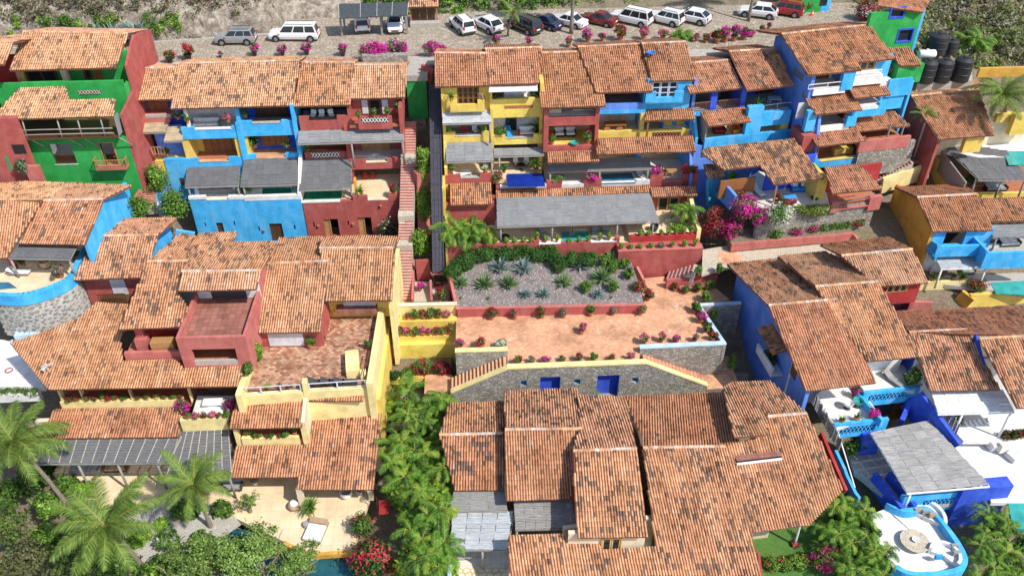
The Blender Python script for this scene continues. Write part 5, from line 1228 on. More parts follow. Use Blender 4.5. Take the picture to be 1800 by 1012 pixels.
for i,(x,d) in enumerate(((1100,0),(1175,0),(1130,3.1),(1195,3.1))): chair(W(z3(x,780),2.6 if d == 0 else 4.2,k2),d + 3.14,f'wooden dining chair, {("front left", "front right", "back left", "back right")[i]} at the long balcony table','light_wood','light_wood')
sofa(W(z3(1500,760),3.2,k2),0,2.6,'white daybed with yellow and blue cushions under the small roof','fabric_white','fabric_blue',2,'daybed','daybed',.9,'fabric_yellow')
pot(W(z3(1075,790),VT + .4),'red',1.2,'red flowers at the left end of the yellow balcony')
E = shed(C3,z3(1040,917),z3(1632,896),z3(1608,806),z3(1042,822),y=75.0,s=20,pal='red',dark=.03,cap=False)
# pool storey of the right half
p1f = Zv(z6(1500,480),0) + .5; ui,uj,uk = U(z6(742,480),0),U(z6(1382,470),0),U(z6(1676,470),0)
bz(C3,'pool_floor','marble',fc,ui,uk,.1,4.6,p1f - .6,p1f); bz(C3,'pool_back','fabric_tan',fc,ui,uk,4.6,4.8,p1f,k2 - .5)
for a,b,hh,mt in ((z6(744,480),z6(840,480),.55,'red'),(z6(972,480),z6(1084,480),.6,'red'),(z6(1382,480),z6(1464,480),.85,'red'),(z6(1582,480),z6(1676,480),.85,'red'),(z6(1463,480),z6(1583,480),.12,'rose'),(z6(838,480),z6(974,480),.05,'white'),(z6(1083,480),z6(1300,480),.06,'white'),(z6(1298,480),z6(1383,480),.28,'white')):
    bz(C3,'parapet',mt,fc,U(a,0),U(b,0),-.02,.35,p1f - .55,p1f + hh)
bz(C3,'base_band','red',fc,ui,uk,.0,.4,p1f - 1.4,p1f - .56)
flat(C3,'pool_water','pool_sky',[z6(1086,408),z6(1270,402),z6(1298,462),z6(1088,468)],p1f + .03,.06)
pergola(C3,pg(z6(753,397),z6(1394,371),z6(1380,290),z6(750,338),.1,1.9),12,3,'lath',[(.02,),(.5,),(.97,)],zfloor=p1f)
shrub(W(z6(1022,445),.15),(.85,.5,.42),[(.3,GREENS,.9),(.7,MAG,1.05)],'magenta bougainvillea spilling over the middle red parapet',900,.15,trunk=False)
shrub(W(z6(1428,405),.2),(.65,.45,.5),[(.3,GREENS,.9),(.7,MAG,1.05)],'magenta bougainvillea at the right pool terrace, left of the wooden table',700,.15,trunk=False)
shrub(W(z6(1622,405),.2),(1.0,.5,.55),[(.35,GREENS,.9),(.65,CRIM,1.05)],'crimson bougainvillea on the right red parapet corner',1000,.15,trunk=False)
shrub(W(z6(810,455),.25),(.8,.45,.4),[(.7,GREENS,1),(.3,WHT,1.05)],'white and green flowering box on the left of the long pergola',700,.15,trunk=False)
table(W(z6(1515,395),1.0,p1f),'light wooden table on the right pool terrace',1.3,.8,.7,False,'light_wood'); chair(W(z6(1480,380),1.4,p1f),1.2,'light wooden chair left of the terrace table','light_wood','light_wood')
lounger(W(z6(1330,430),1.0,p1f),.3,'white lounger beside the light blue pool','fabric_white')

# ================================================================== lower villa with the big pergola
fv = Fr(0,z6(900,835),y=69.3)
VL = thing('pool_villa','low villa with a huge grey lath pergola over a cream pool deck','house',fv.W(*fv.V(z6(900,900),0)))
Uv = lambda p,v: fv.V(p,v).x
def Wv(p,v,z=None):
    q = fv.V(p,v); return fv.W(q.x,v,q.z if z is None else z)
def pgv(a,b,c,d,vf,vb):
    zf = (fv.V(a,vf).z + fv.V(b,vf).z) / 2; zb = (fv.V(c,vb).z + fv.V(d,vb).z) / 2
    return [fv.W(Uv(a,vf),vf,zf),fv.W(Uv(b,vf),vf,zf),fv.W(Uv(c,vb),vb,zb),fv.W(Uv(d,vb),vb,zb)]
E = shed(VL,z6(428,562),z6(1392,522),z6(1382,478),z6(428,514),y=74.4,s=22,pal='red',dark=.15,cap=False,level=False)
E2 = shed(VL,z6(1396,552),z6(1678,542),z6(1668,484),z6(1386,494),y=73.6,s=22,pal='red',dark=.1,cap=False)
zd = -12.35
ua,ub,uc = Uv(z6(135,870),0),Uv(z6(1195,800),0),Uv(z6(1700,780),0)
bz(VL,'back_wall','red',fv,ua,uc,5.3,5.7,-15,E[0].z + .1)
bz(VL,'deck','deck_cream',fv,ua,uc,.2,5.3,zd - .5,zd)
hs = [hole(fv,z6(1440,556),z6(1556,632),5.2)]
door(VL,fv,z6(1440,556),z6(1500,634),5.15,1,'light_wood',glassy=True,rows=1); door(VL,fv,z6(1500,556),z6(1556,634),5.15,1,'light_wood',glassy=True,rows=1)
pergola(VL,pgv(z6(438,740),z6(1441,697),z6(1386,524),z6(436,564),.45,5.0),22,4,'lath',[(.02,),(.34,),(.745,),(.97,)],zfloor=zd,nl=12)
# front walls: three stretches stepping out
zw = fv.V(z6(900,838),0).z
for a,b,top in ((z6(130,860),z6(690,848),z6(400,846)),(z6(690,835),z6(1192,835),z6(900,836)),):
    zt_ = fv.V(top,0).z; bz(VL,'front_wall','red',fv,Uv(a,0),Uv(b,0),0,.35,-15,zt_)
for a,b in ((z6(695,826),z6(832,826)),(z6(1020,826),z6(1180,826))): bz(VL,'coping','trim_white',fv,Uv(a,0),Uv(b,0),-.04,.4,zw,zw + .07)
bz(VL,'pier','red',fv,Uv(z6(665,800),0),Uv(z6(700,800),0),-.02,.5,zw - 1,zw + .45); bz(VL,'pier','red',fv,Uv(z6(1172,800),0),Uv(z6(1198,800),0),-.02,.5,zw - 1,zw + .5)
flat(VL,'pool_water','pool_teal',[z6(836,768),z6(1002,762),z6(1014,832),z6(838,838)],zd + .03,.06)
# raised right terrace and the two planter walls
r1 = fv.V(z6(1500,790),.4).z
bz(VL,'right_terrace','deck_cream',fv,Uv(z6(1262,800),.4),Uv(z6(1700,790),.4),.5,5.2,-15,r1 - .1)
bz(VL,'terrace_wall','deep_red',fv,Uv(z6(1262,830),.4),Uv(z6(1690,830),.4),.35,.75,-15,r1 + .05)
pa = fv.V(z6(1190,880),-1.3); pb = fv.V(z6(1712,850),-1.3)
bz(VL,'planter_wall','red',fv,pa.x,pb.x,-1.5,-1.1,-16,pa.z - .06); bz(VL,'planter_coping','rose',fv,pa.x - .05,pb.x + .05,-1.55,-.7,pa.z - .06,pa.z + .02); bz(VL,'planter_side','red',fv,pa.x,pa.x + .35,-1.1,.4,-16,pa.z - .07); bz(VL,'planter_floor','red',fv,pa.x + .35,pb.x,-1.1,.35,-16,pa.z - .3); bz(VL,'planter_side','red',fv,pb.x - .3,pb.x,-1.1,1.5,-16,pa.z - .05)
sidewall(VL,'yellow_end_wall','cream_yellow',fv,uc - .3,[(.3,-15),(5.4,-15),(5.4,r1 + 2.0),(2.2,r1 + .9),(.3,r1 + .7)],.4)
sidewall(VL,'left_end_wall','yellow',fv,ua - .3,[(.0,-15),(6,-15),(6,zd + 2.0),(.0,zd + .3)],.3)
for i,p in enumerate(((1325,800),(1376,800),(1451,793),(1497,790),(1545,782),(1592,778),(1641,774))): pot(Wv(z6(*p),.5),'ball',1.05,f'clipped round shrub pot, {ORD[i]} from the left on the upper red terrace wall','topiary pots')
for i,p in enumerate(((1206,880),(1263,886),(1321,884),(1388,878),(1451,874),(1521,868),(1598,862),(1664,856))): pot(Wv(z6(*p),-1.15),'ball' if i != 4 else 'grey',1.05,f'clipped round shrub pot, {ORD[i]} from the left on the lower red planter wall','topiary pots')
for i,p in enumerate(((684,812),(738,830),(808,826),(881,848),(946,840),(1003,832),(1073,818),(1131,816))): pot(Wv(z6(*p),.2),'ball',1.05,f'clipped round shrub pot, {ORD[i]} from the left along the teal pool wall','topiary pots')
for i,p in enumerate(((370,852),(424,848),(495,848),(545,846),(600,845),(648,842))): pot(Wv(z6(*p),.2),'ball',1.1,f'leafy round shrub pot, {ORD[i]} from the left beside the palm clump','topiary pots')
for i,(p,a) in enumerate((((730,775),.25),((1045,770),-.2),((1110,765),-.2))): lounger(Wv(z6(*p),2.0,zd),a,('grey lounger left of the teal pool','first grey lounger right of the teal pool','second grey lounger right of the teal pool')[i],'fabric_grey')
for i,(x,y) in enumerate(((905,735),(1325,715))):
    P = Wv(z6(x,y),2.4,zd); t = thing('closed_parasol',('brown parasol table behind the teal pool','tan parasol table on the right terrace')[i],'parasol',P); part('canopy',MB().lathe([(.75,1.25),(.4,1.5),(.04,1.65)],12,P),'fabric_tan',t); part('pole',MB().tube([P,P + Vector((0,0,1.6))],.035,6),'dark_wood',t); part('foot',MB().lathe([(.3,0),(.3,.08),(.05,.1)],12,P),'concrete',t)
P = Wv(z6(1410,755),1.5,r1 - .1); t = thing('dark_armchair','dark round wicker chair on the right cream terrace','armchair',P); part('shell',MB().lathe([(.3,.1),(.42,.35),(.44,.7),(.38,.7),(.3,.42),(.02,.4)],14,P),'charcoal',t); part('foot',MB().lathe([(.3,0),(.28,.1)],14,P),'black',t)
P = Wv(z6(485,790),1.6,zd); t = thing('fire_bowl','black round bowl on the cream deck behind the shrubs','bowl',P); part('bowl',MB().lathe([(.25,0),(.45,.3),(.46,.5),(.38,.48),(.05,.3)],14,P),'black',t)
areca(Wv(z6(1600,735),2.6,r1 - .1),1.6,'broad leaved palm in the corner of the right cream terrace',5,.9)
shrub(Wv(z6(1560,740),1.6,r1 - .1),(1.1,.8,.35),[(1,LIME,1)],'low green ground plant under the terrace palm',700,.14,trunk=False)
for i,(x,y) in enumerate(((175,800),(255,810),(330,795))): areca(Wv(z6(x,y + 40),1.4,zd - .4),2.1,f'areca palm clump, {("left", "middle", "right")[i]} of three beside the funicular',7,1.0,rad=.9)
# hedge, agaves and shrubs of the gravel garden
H0 = [Zp(z10(*p),-13.4) for p in ((60,205),(140,150),(210,105),(400,92),(660,100),(690,165))]
hedge([p + Vector((0,-.75,.0)) for p in H0],1.7,1.6,[(.045,.125,.022),(.065,.16,.03),(.085,.19,.035),(.035,.095,.018)],'dark clipped hedge curving round the back of the gravel bed',26000,.13)
hedge([Zp(z10(*p),-13.3) + Vector((0,-.6,.0)) for p in ((750,120),(890,125))],1.5,1.4,[(.045,.125,.022),(.065,.16,.03),(.085,.19,.035)],'short dark hedge behind the third blue agave',7000,.13)
AG = [((358,175),1.15,1,'large blue agave, left of the pair in front of the hedge'),((490,178),1.15,1,'large blue agave, right of the pair in front of the hedge'),((818,165),1.15,1,'blue agave in front of the short hedge'),((130,265),.95,0,'green agave nearest the funicular station'),((268,272),1.15,0,'broad green agave, second from the left of the gravel'),((404,270),1.1,0,'green agave in the left middle of the gravel'),((502,328),.75,1,'small blue agave near the front kerb, left one'),((608,325),.8,1,'small blue agave near the front kerb, middle one'),((722,260),1.05,0,'green agave in the centre of the gravel'),((942,235),1.3,0,'tallest green agave right of the gravel centre'),((920,325),.75,1,'small blue agave near the front kerb between round shrubs'),((1000,135),1.1,0,'green agave by the right end of the red wall')]
def gbz(p):
    d = ray(p); best = None
    for A2,B2,C2,A3,B3,C3_ in tri:
        q = Pp(p,A3,(B3 - A3).cross(C3_ - A3))
        if intersect_point_tri_2d(Vector((q.x,q.y)),A2,B2,C2): best = q
    return best or Zp(p,-13.4)
for p,s,bl_,lb in AG: agave(gbz(z10(*p)),s,bl_,lb)
for p,r,lb in (((855,300),.75,'round bright green bush with a red bloom in the gravel'),((1008,298),.62,'round green bush at the front right of the gravel'),((1095,225),.62,'round bush at the right edge of the gravel'),((1070,165),.6,'round pale green bush by the red wall end'),((955,160),.8,'dark bush beside the short hedge'),((1000,185),.7,'dark bush below the right agave')): shrub(gbz(z10(*p)),r,[(1,GREENS + LIME[:1],1)],lb,900,.14,14,spread=.28)
shrub(gbz(z10(1150,290)),(.75,.7,.6),[(.6,GREENS,1),(.4,CRIM,1.05)],'reddish bush at the right corner of the gravel kerb',800,.14)
for i,p in enumerate(((130,345),(288,345),(998,340))): pot(gbz(z10(*p)) - Vector((0,0,.12)),'yucca',.6,f'tiny yellow-green plant set in the gravel near the front kerb, {ORD[i]} from the left')
# bench wall and steps at the right of the plaza
bwl = thing('bench_wall','low red wall with built-in bench at the right of the plaza','wall',Zp(z10(1450,290),PZ))
a,b = Zp(z10(1310,290),PZ),Zp(z10(1600,262),PZ)
part('wall',MB().bar(a + Vector((0,.2,.55)),b + Vector((0,.2,.55)),.3,1.15),'red',bwl); a,b = Zp(z10(1385,300),PZ),Zp(z10(1575,280),PZ)
part('bench',MB().bar(a + Vector((0,0,.42)),b + Vector((0,0,.42)),.5,.1),'rose',bwl); part('bench_front',MB().bar(a + Vector((0,.1,.2)),b + Vector((0,.1,.2)),.3,.36),'red',bwl)
U0,U1 = Zp(z10(1325,235),PZ + .1),Zp(z10(1490,190),-13.2)
stairs('plaza_steps','few pale steps with red risers climbing right from the plaza along the red planter wall',U0 + Vector((0,.5,0)),U1 + Vector((0,.5,0)),1.5,7,('path','red'))
sr = thing('stair_cheek','short red sloping wall between the gravel bed and the plaza steps','wall',Zp(z10(1150,230),-14))
part('wall',MB().bar(Zp(z10(1122,135),-12.9) - Vector((0,0,.7)),Zp(z10(1160,215),-14.1) - Vector((0,0,.6)),.3,1.5),'rose',sr)
# pots on the plaza
potrow([z10(*p) for p in ((308,462),(440,460),(598,452),(722,452),(876,442),(1005,436),(1163,432))],['red','pink','mixed','grey','bush','grey','mixed'],1.45,'in front of the red garden kerb','plaza pots',PZ)
potrow([z10(*p) for p in ((125,628),(252,625),(363,622))],['magenta','red','white'],1.35,'behind the left yellow coping of the plaza','plaza pots',PZ)
potrow([z10(*p) for p in ((460,718),(540,716),(620,712),(718,708),(815,703),(893,700),(998,696),(1105,692))],['mixed','grey','magenta','mixed','red','bush','red','pink'],1.2,'along the front yellow coping of the plaza','plaza pots',PZ)
potrow([z10(*p) for p in ((1185,605),(1283,592),(1368,596),(1475,590),(1580,585))],['pink','pink','magenta','grey','mixed'],1.3,'behind the pale blue coping of the plaza','plaza pots',PZ)
potrow([z10(*p) for p in ((1475,425),(1510,482),(1545,535))],['bush','magenta','bush'],1.4,'down the right side of the plaza','plaza pots',PZ)
potrow([z10(*p) for p in ((1362,300),(1425,312),(1493,303),(1560,295))],['mixed','bush','bush','palmpot'],1.1,'along the red bench wall','plaza pots',PZ)
pot(Zp(z10(825,545),PZ),'pink',1.45,'lone potted pink bougainvillea in the middle of the plaza'); pot(Zp(z10(1205,352),PZ),'red',1.7,'large red bougainvillea pot at the corner of the gravel kerb'); pot(Zp(z10(1535,360),PZ),'bush',1.5,'potted shrub between the bench wall and the pale blue coping')
potrow([z10(*p) for p in ((1500,205),(1612,195))],'bush',1.2,'at the top of the plaza steps','path pots',-13.1)

# ================================================================== right side: row house D
D = thing('blue_row_house','small blue row house with wooden balcony rails and reed sided loggia','house',Zp(z4(240,760),-5))
zD = .1
Da = shed(D,z4(36,492),z4(314,465),z4(248,318),z4(-20,338),z=zD - .2,s=20,pal='red',dark=.06,back=4)
Db = shed(D,z4(338,478),z4(588,450),z4(492,258),z4(243,274),z=zD,s=20,pal='red',dark=.12,back=4)
fd = FrL(z4(36,492),z4(314,465),zD - .2)
Ud = lambda p,v: fd.V(p,v).x
Zd = lambda p,v: fd.V(p,v).z
fl = Zd(z4(180,578),.5)
uL,uM,uR = Ud(z4(40,540),.5),Ud(z4(312,530),.5),Ud(z4(600,520),.5)
bay(D,fd,uL,uM,.5,2.6,fl,zD + .2,'charcoal','concrete'); bz(D,'pier','cobalt',fd,Ud(z4(148,530),.5),Ud(z4(180,530),.5),.45,.9,fl - .3,zD - .2); bz(D,'pier','cobalt',fd,uM - .2,uM + .35,.4,2.6,fl - .3,zD)
for a,b in (((45,577),(148,572)),((180,570),(300,562))):
    A_,B_ = fd.V(z4(*a),.5),fd.V(z4(*b),.5); railing(D,[fd.W(A_.x,.5,fl),fd.W(B_.x,.5,fl)],.95,'door_wood',sp=.16)
bz(D,'spandrel','azure',fd,uL,uM,.45,.8,fl - .5,fl - .02)
door(D,fd,z4(195,480),z4(300,560),2.5,2,'dark_wood',glassy=True,rows=2)
# right bay terrace
fl2 = Zd(z4(480,590),0)
bay(D,fd,uM + .3,uR,.6,4.2,fl2 + .1,zD + .3,'cobalt','concrete',None); door(D,fd,z4(395,480),z4(480,545),4.1,2,'dark_wood',rows=2)
bx(D,'balcony_parapet','azure',fd,z4(395,596),z4(562,632),-.2,.3); bz(D,'balcony_floor','white',fd,Ud(z4(360,590),-.2),uR - .4,.1,1,fl2 - .3,fl2 + .05)
A_,B_ = fd.V(z4(395,595),-.15),fd.V(z4(598,575),.4)
railing(D,[fd.W(Ud(z4(345,560),.6),.6,fl2),fd.W(A_.x - .2,-.1,fl2),fd.W(B_.x,.2,fl2)],.85,'trim_white',sp=2.0,name='white_rail',bar=.05)
pot(fd.W(Ud(z4(398,560),.3),.4,fl2 + .1),'fern',1.8,'bushy green pot at the left of the small blue terrace'); pot(fd.W(Ud(z4(572,560),.9),.9,fl2 + .1),'fern',1.5,'green pot at the right of the small blue terrace')
table(fd.W(Ud(z4(480,560),1.4),1.5,fl2 + .1),'pale blue table on the small blue terrace',1.3,.8,.7,False,'pale_blue')
# loggia below
fl3 = Zd(z4(240,745),-1.2)
shed(D,z4(133,667),z4(362,640),z4(328,565),z4(92,592),z=fl3 + 2.35,s=22,pal='red',dark=.06,cap=False)
bay(D,fd,Ud(z4(135,720),-1.2),Ud(z4(350,720),-1.2),-1.2,1.6,fl3 + .1,fl3 + 2.6,'white','deck_cream','azure',.25,.3)
sidewall(D,'reed_screen','stick_fence',fd,Ud(z4(122,700),-1.2),[(-1.2,fl3),(1.4,fl3),(1.4,fl3 + 2.7),(-1.2,fl3 + 2.3)],.1)
bx(D,'tower_pier','azure',fd,z4(352,570),z4(398,738),-1.3,.6); bx(D,'spandrel','azure',fd,z4(398,600),z4(560,652),-1.0,.5)
bz(D,'lower_floor','deck_cream',fd,Ud(z4(398,710),-1),Ud(z4(540,710),-1),-1.1,2,fl3 - .2,fl3 + .12); bz(D,'lower_back','cream',fd,Ud(z4(398,700),-1),Ud(z4(545,700),-1),1.4,1.6,fl3,fl2); bx(D,'yellow_reveal','yellow',fd,z4(522,640),z4(546,712),-.9,2.0)
bx(D,'base_band','azure',fd,z4(118,735),z4(575,772),-1.35,.3); bz(D,'base_wall','periwinkle',fd,Ud(z4(60,770),-1),Ud(z4(600,740),-1),-1.2,-.8,-14,fl3 - .2); sidewall(D,'side_wall','sky_blue',fd,Ud(z4(60,700),-.5),[(-1,-14),(3,-14),(3,fl),(.4,fl),(-1,fl3 + .6)],.3)
sofa(fd.W(Ud(z4(285,715),0),.6,fl3 + .1),-1.57,1.8,'curved orange sofa inside the blue loggia','orange','ochre',2); sofa(fd.W(Ud(z4(200,715),0),.6,fl3 + .1),0,1.2,'dark red armchair pair inside the blue loggia','fabric_red','black',2)

# ================================================================== tall blue house E
E_ = thing('tall_blue_house','tall four storey blue house stepping down with tiled porch roofs','house',Zp(z4(820,870),-7))
fe = Fr(9,z4(700,870),z=-6.9)
Ue = lambda p,v: fe.V(p,v).x
Ze = lambda p,v: fe.V(p,v).z
r0 = shed(E_,z4(660,392),z4(942,376),z4(815,150),z4(520,182),fr=fe,v=2.2,s=20,pal='red',dark=.12,back=4.5)
r1_ = shed(E_,z4(922,328),z4(1112,312),z4(992,133),z4(806,151),fr=fe,v=3.2,s=20,pal='red',dark=.08,back=4.5)
zE = r0[0].z; vR = fe.loc(r0[3]).y; zR = r0[3].z; u0 = Ue(z4(668,480),2.6)
sidewall(E_,'side_wall','periwinkle',fe,u0,[(2.6,-14),(11,-14),(11,zR - 1.5),(vR,zR - .18),(2.6,zE - .02)],.35)
sidewall(E_,'side_wall_low','periwinkle',fe,Ue(z4(690,870),0),[(0.02,-14),(2.6,-14),(2.6,Ze(z4(690,600),2)),(1.2,Ze(z4(690,600),1.2)),(.02,Ze(z4(690,845),0))],.3)
u9 = Ue(z4(1110,400),3)
bz(E_,'core','periwinkle',fe,u0 + .3,u9 - .4,5.6,9.5,-12,zE - .3)
f4,f3,f2 = Ze(z4(760,478),2.4),Ze(z4(780,672),1.2),Ze(z4(820,850),0) - .1
# top storey
ua,ub = Ue(z4(662,470),2.4),Ue(z4(860,465),2.4)
bay(E_,fe,u0 + .35,ub,2.4,5.2,f4,zE + .4,'white','marble','trim_white',.25,.2); door(E_,fe,z4(690,392),z4(760,425),5.1,2,'door_wood',rows=1)
railing(E_,[fe.W(ua,2.42,f4 + .25),fe.W(ub,2.42,f4 + .25)],.55,'trim_white',sp=2,name='white_rail',bar=.06); bx(E_,'pier','azure',fe,z4(855,380),z4(892,472),2.3,.5)
bz(E_,'right_wall','sky_blue',fe,Ue(z4(925,400),3.6),u9,3.9,4.2,f4 - .3,r1_[0].z + .2); door(E_,fe,z4(940,330),z4(998,398),3.8,2,'light_wood',glassy=True,rows=2)
bx(E_,'right_balcony','white',fe,z4(890,410),z4(1045,440),2.5,1.4); A_,B_ = fe.V(z4(930,408),2.6),fe.V(z4(1042,398),2.6); railing(E_,[fe.W(A_.x,2.6,A_.z - .2),fe.W(B_.x,2.6,A_.z - .2)],.8,'trim_white',sp=2,name='white_rail',bar=.06)
bx(E_,'end_terrace','white',fe,z4(1045,440),z4(1110,470),2.6,2.4); bx(E_,'end_parapet','azure',fe,z4(1095,425),z4(1190,500),2.4,.3); sidewall(E_,'end_wall','sky_blue',fe,Ue(z4(1185,500),2.5),[(2.4,-9),(5.5,-9),(5.5,Ze(z4(1180,425),2.5)),(2.4,Ze(z4(1180,430),2.5))],.25)
bx(E_,'end_tower','sky_blue',fe,z4(1050,495),z4(1150,570),2.6,2.5); shed(E_,z4(1048,378),z4(1152,376),z4(1100,318),z4(1040,320),fr=fe,v=4.0,s=20,pal='red',dark=.05,cap=False)
# storey 3
shed(E_,z4(700,602),z4(948,582),z4(880,472),z4(632,496),fr=fe,v=.7,s=20,pal='red',dark=.06,cap=False); shed(E_,z4(905,518),z4(1098,500),z4(1052,432),z4(872,446),fr=fe,v=1.5,s=20,pal='red',dark=.05,cap=False)
bay(E_,fe,Ue(z4(690,660),1.2),Ue(z4(880,660),1.2),1.2,4,f3,f4 - .5,'white','concrete','trim_white',.2,.2); bx(E_,'pier','sky_blue',fe,z4(665,590),z4(690,690),1.1,.5); bx(E_,'corner_pier','azure',fe,z4(872,618),z4(908,665),1.0,.5)
bx(E_,'terrace_right','white',fe,z4(905,570),z4(1045,605),1.4,2.4); bx(E_,'terrace_parapet','azure',fe,z4(895,588),z4(1062,604),1.3,.2); bx(E_,'pier_right','azure',fe,z4(1040,545),z4(1068,595),1.35,.4)
bx(E_,'side_pane','lilac_white',fe,z4(612,545),z4(660,620),2.55,.05)
for (a,b) in ((z4(590,355),z4(632,432)),(z4(612,545),z4(655,620))):
    q = Pp(a,fe.W(u0,0,0),fe.ux); q2 = Pp(b,fe.W(u0,0,0),fe.ux); la,lb_ = fe.loc(q),fe.loc(q2); sidewall(E_,'side_window','glass_pale',fe,u0 - .04,[(min(la.y,lb_.y),lb_.z),(max(la.y,lb_.y),lb_.z),(max(la.y,lb_.y),la.z),(min(la.y,lb_.y),la.z)],.06)
# storey 2
shed(E_,z4(712,772),z4(968,745),z4(908,670),z4(652,690),fr=fe,v=-.4,s=20,pal='red',dark=.06,cap=False)
shed(E_,z4(915,692),z4(1198,668),z4(1085,560),z4(890,605),fr=fe,v=.8,s=18,pal='red',dark=.05,cap=False)
bay(E_,fe,Ue(z4(690,860),0),Ue(z4(940,850),0),0,3.4,f2,f3 - .4,'cream','terracotta','azure',.45,.3,[(Ue(z4(725,850),0),Ue(z4(905,840),0),.3)],'yellow')
for x in (705,930):
    P = fe.V(z4(x,830),.2); part('post',MB().tube([fe.W(P.x,.2,f2),fe.W(P.x,.2,f3 - .9)],.09,8),'red',E_)
bx(E_,'yellow_seat','yellow',fe,z4(805,790),z4(890,830),1.2,.6); bx(E_,'red_wall','red',fe,z4(640,720),z4(700,800),.6,2.5)
# porch to the right with red parapet over stone
fp_ = Ze(z4(1040,770),-.4)
bz(E_,'porch_floor','terracotta',fe,Ue(z4(945,760),0),Ue(z4(1185,740),0),-.2,3.6,fp_ - .4,fp_); bz(E_,'porch_back','deep_red',fe,Ue(z4(930,720),0),Ue(z4(1190,700),0),3.4,3.6,fp_,fp_ + 2.6)
bx(E_,'porch_parapet','rose',fe,z4(938,748),z4(1188,775),-.4,.3); bx(E_,'porch_base','stone',fe,z4(938,776),z4(1180,900),-.35,.4)
for x in (1080,1150): P = fe.V(z4(x,730),-.2); part('post',MB().tube([fe.W(P.x,-.1,fp_),fe.W(P.x,-.1,fp_ + 2.3)],.09,8),'grey_wood',E_)
# sloping red planter with steps in front of the porch
pw = thing('planter_stairs_wall','sloping red wall with a green planting strip and steps beside the stone porch base','wall',Zp(z4(1080,880),-9))
a,b = Zp(z4(965,890),-8.4),Zp(z4(1198,805),-6.9)
part('wall',MB().bar(a - Vector((0,0,.5)),b - Vector((0,0,.5)),.35,1.3),'rose',pw)
hedge([a + Vector((0,.7,0)),b + Vector((0,.7,0))],.9,.6,GREENS,'green planting strip above the sloping red wall',2200,.13)
stairs('garden_steps','flight of pale and red steps beside the sloping red wall',Zp(z4(1010,935),-9.6),Zp(z4(1205,845),-7.6),1.2,12,('path','red'))
yw = thing('yellow_garden_wall','yellow garden wall behind the stone block near the steps','wall',Zp(z4(1180,900),-10))
a,b = Zp(z4(1060,945),-9),Zp(z4(1310,862),-8.2); part('wall',MB().bar(a - Vector((0,0,.8)),b - Vector((0,0,.8)),.3,1.9),'cream_yellow',yw)
fy = FrL(z4(1060,980),z4(1300,960),-10.5); bx(yw,'stone_block','stone',fy,z4(1070,900),z4(1250,985),.3,.5)

# ================================================================== mottled roof house H with flowered terrace
H = thing('mottled_roof_house','single storey house with blackened tile roof above a white flowered terrace','house',Zp(z7(480,480),-9))
fh = FrL(z7(480,428),z7(738,396),-6.2)
hp = shedpoly(H,z7(480,430),z7(738,398),[z7(582,190),z7(128,238),z7(95,262),z7(215,352),z7(405,330)],z=-6.2,s=19,pal='warm',dark=.30,patch=.3,level=False)
shed(H,z7(130,396),z7(222,384),z7(190,325),z7(108,325),z=-7.0,s=20,pal='warm',dark=.2,cap=False)
shed(H,z7(782,478),z7(1045,452),z7(925,322),z7(742,342),z=-6.5,s=19,pal='red',dark=.06,cap=False)
zt = -9.0
ter = [z7(205,470),z7(400,360),z7(740,420),z7(770,545),z7(540,560),z7(330,545)]
flat(H,'terrace','marble',ter,zt,.4)
Uh = lambda p,v: fh.V(p,v).x
bz(H,'back_wall','door_wood',fh,Uh(z7(215,380),2.5),Uh(z7(400,360),2.5),2.8,3.0,zt,-7.0); bz(H,'back_wall','cobalt',fh,Uh(z7(490,440),1),Uh(z7(735,410),1),3.2,3.4,zt,-5.4)
bz(H,'side_wall','yellow',fh,Uh(z7(690,480),.4),Uh(z7(740,470),.4),.3,3.3,zt - 3,-6.4);
for x in (485,): P = fh.V(z7(x,470),.2); part('post',MB().tube([fh.W(P.x,.2,zt),fh.W(P.x,.2,-6.3)],.1,8),'light_wood',H)
bz(H,'stone_base','stone',fh,Uh(z7(400,600),-.6),Uh(z7(1000,570),-.6),-.55,-.1,-14,zt - .45); bz(H,'parapet','rose',fh,Uh(z7(790,560),-.8),Uh(z7(1030,545),-.8),-.8,-.4,zt - .75,fh.V(z7(900,548),-.8).z)
for a,b in ((z7(785,525),z7(812,575)),(z7(985,500),z7(1028,560))): bx(H,'pier','rose',fh,a,b,-.82,.5)
bz(H,'loggia_floor','terracotta',fh,Uh(z7(770,520),-.5),Uh(z7(1025,500),-.5),-.4,2,zt - .4,zt - .1); bz(H,'loggia_back','deep_red',fh,Uh(z7(740,480),1),Uh(z7(1025,460),1),1.6,1.9,zt - .1,-6.4)
A_,B_ = fh.V(z7(805,555),-.7),fh.V(z7(985,540),-.7); railing(H,[fh.W(A_.x,-.7,zt + .1),fh.W(B_.x,-.7,zt + .1)],.6,'grey_wood',sp=3)
part('left_wall',MB().bar(Zp(z7(115,560),-12) + Vector((0,0,2)),Zp(z7(212,400),-9) + Vector((0,0,-.6)),.4,3.4),'azure',H)
wl = MB().bar(Zp(z7(205,405),-7.4) - Vector((0,0,1)),Zp(z7(272,480),-8.0) - Vector((0,0,1)),.3,2.0); part('entry_wall',wl,'periwinkle',H)
shrub(Zp(z7(255,415),-9),.6,[(1,LIME,1)],'yellow-green shrub in front of the wooden doors of the mottled roof house',600,.16)
for i,(x,y,a) in enumerate(((325,470,.2),(390,475,.3))): lounger(Zp(z7(x,y),zt),a,f'white lounger, {("left", "right")[i]} one on the white flowered terrace','fabric_white')
sofa(fh.W(Uh(z7(640,470),2),2.4,zt),0,2.6,'blue built-in sofa under the mottled roof','fabric_blue','cobalt',3,pillow='fabric_white'); table(fh.W(Uh(z7(570,490),.8),1.0,zt),'bright blue low table under the mottled roof',1.3,.8,.4,False,'fabric_blue')
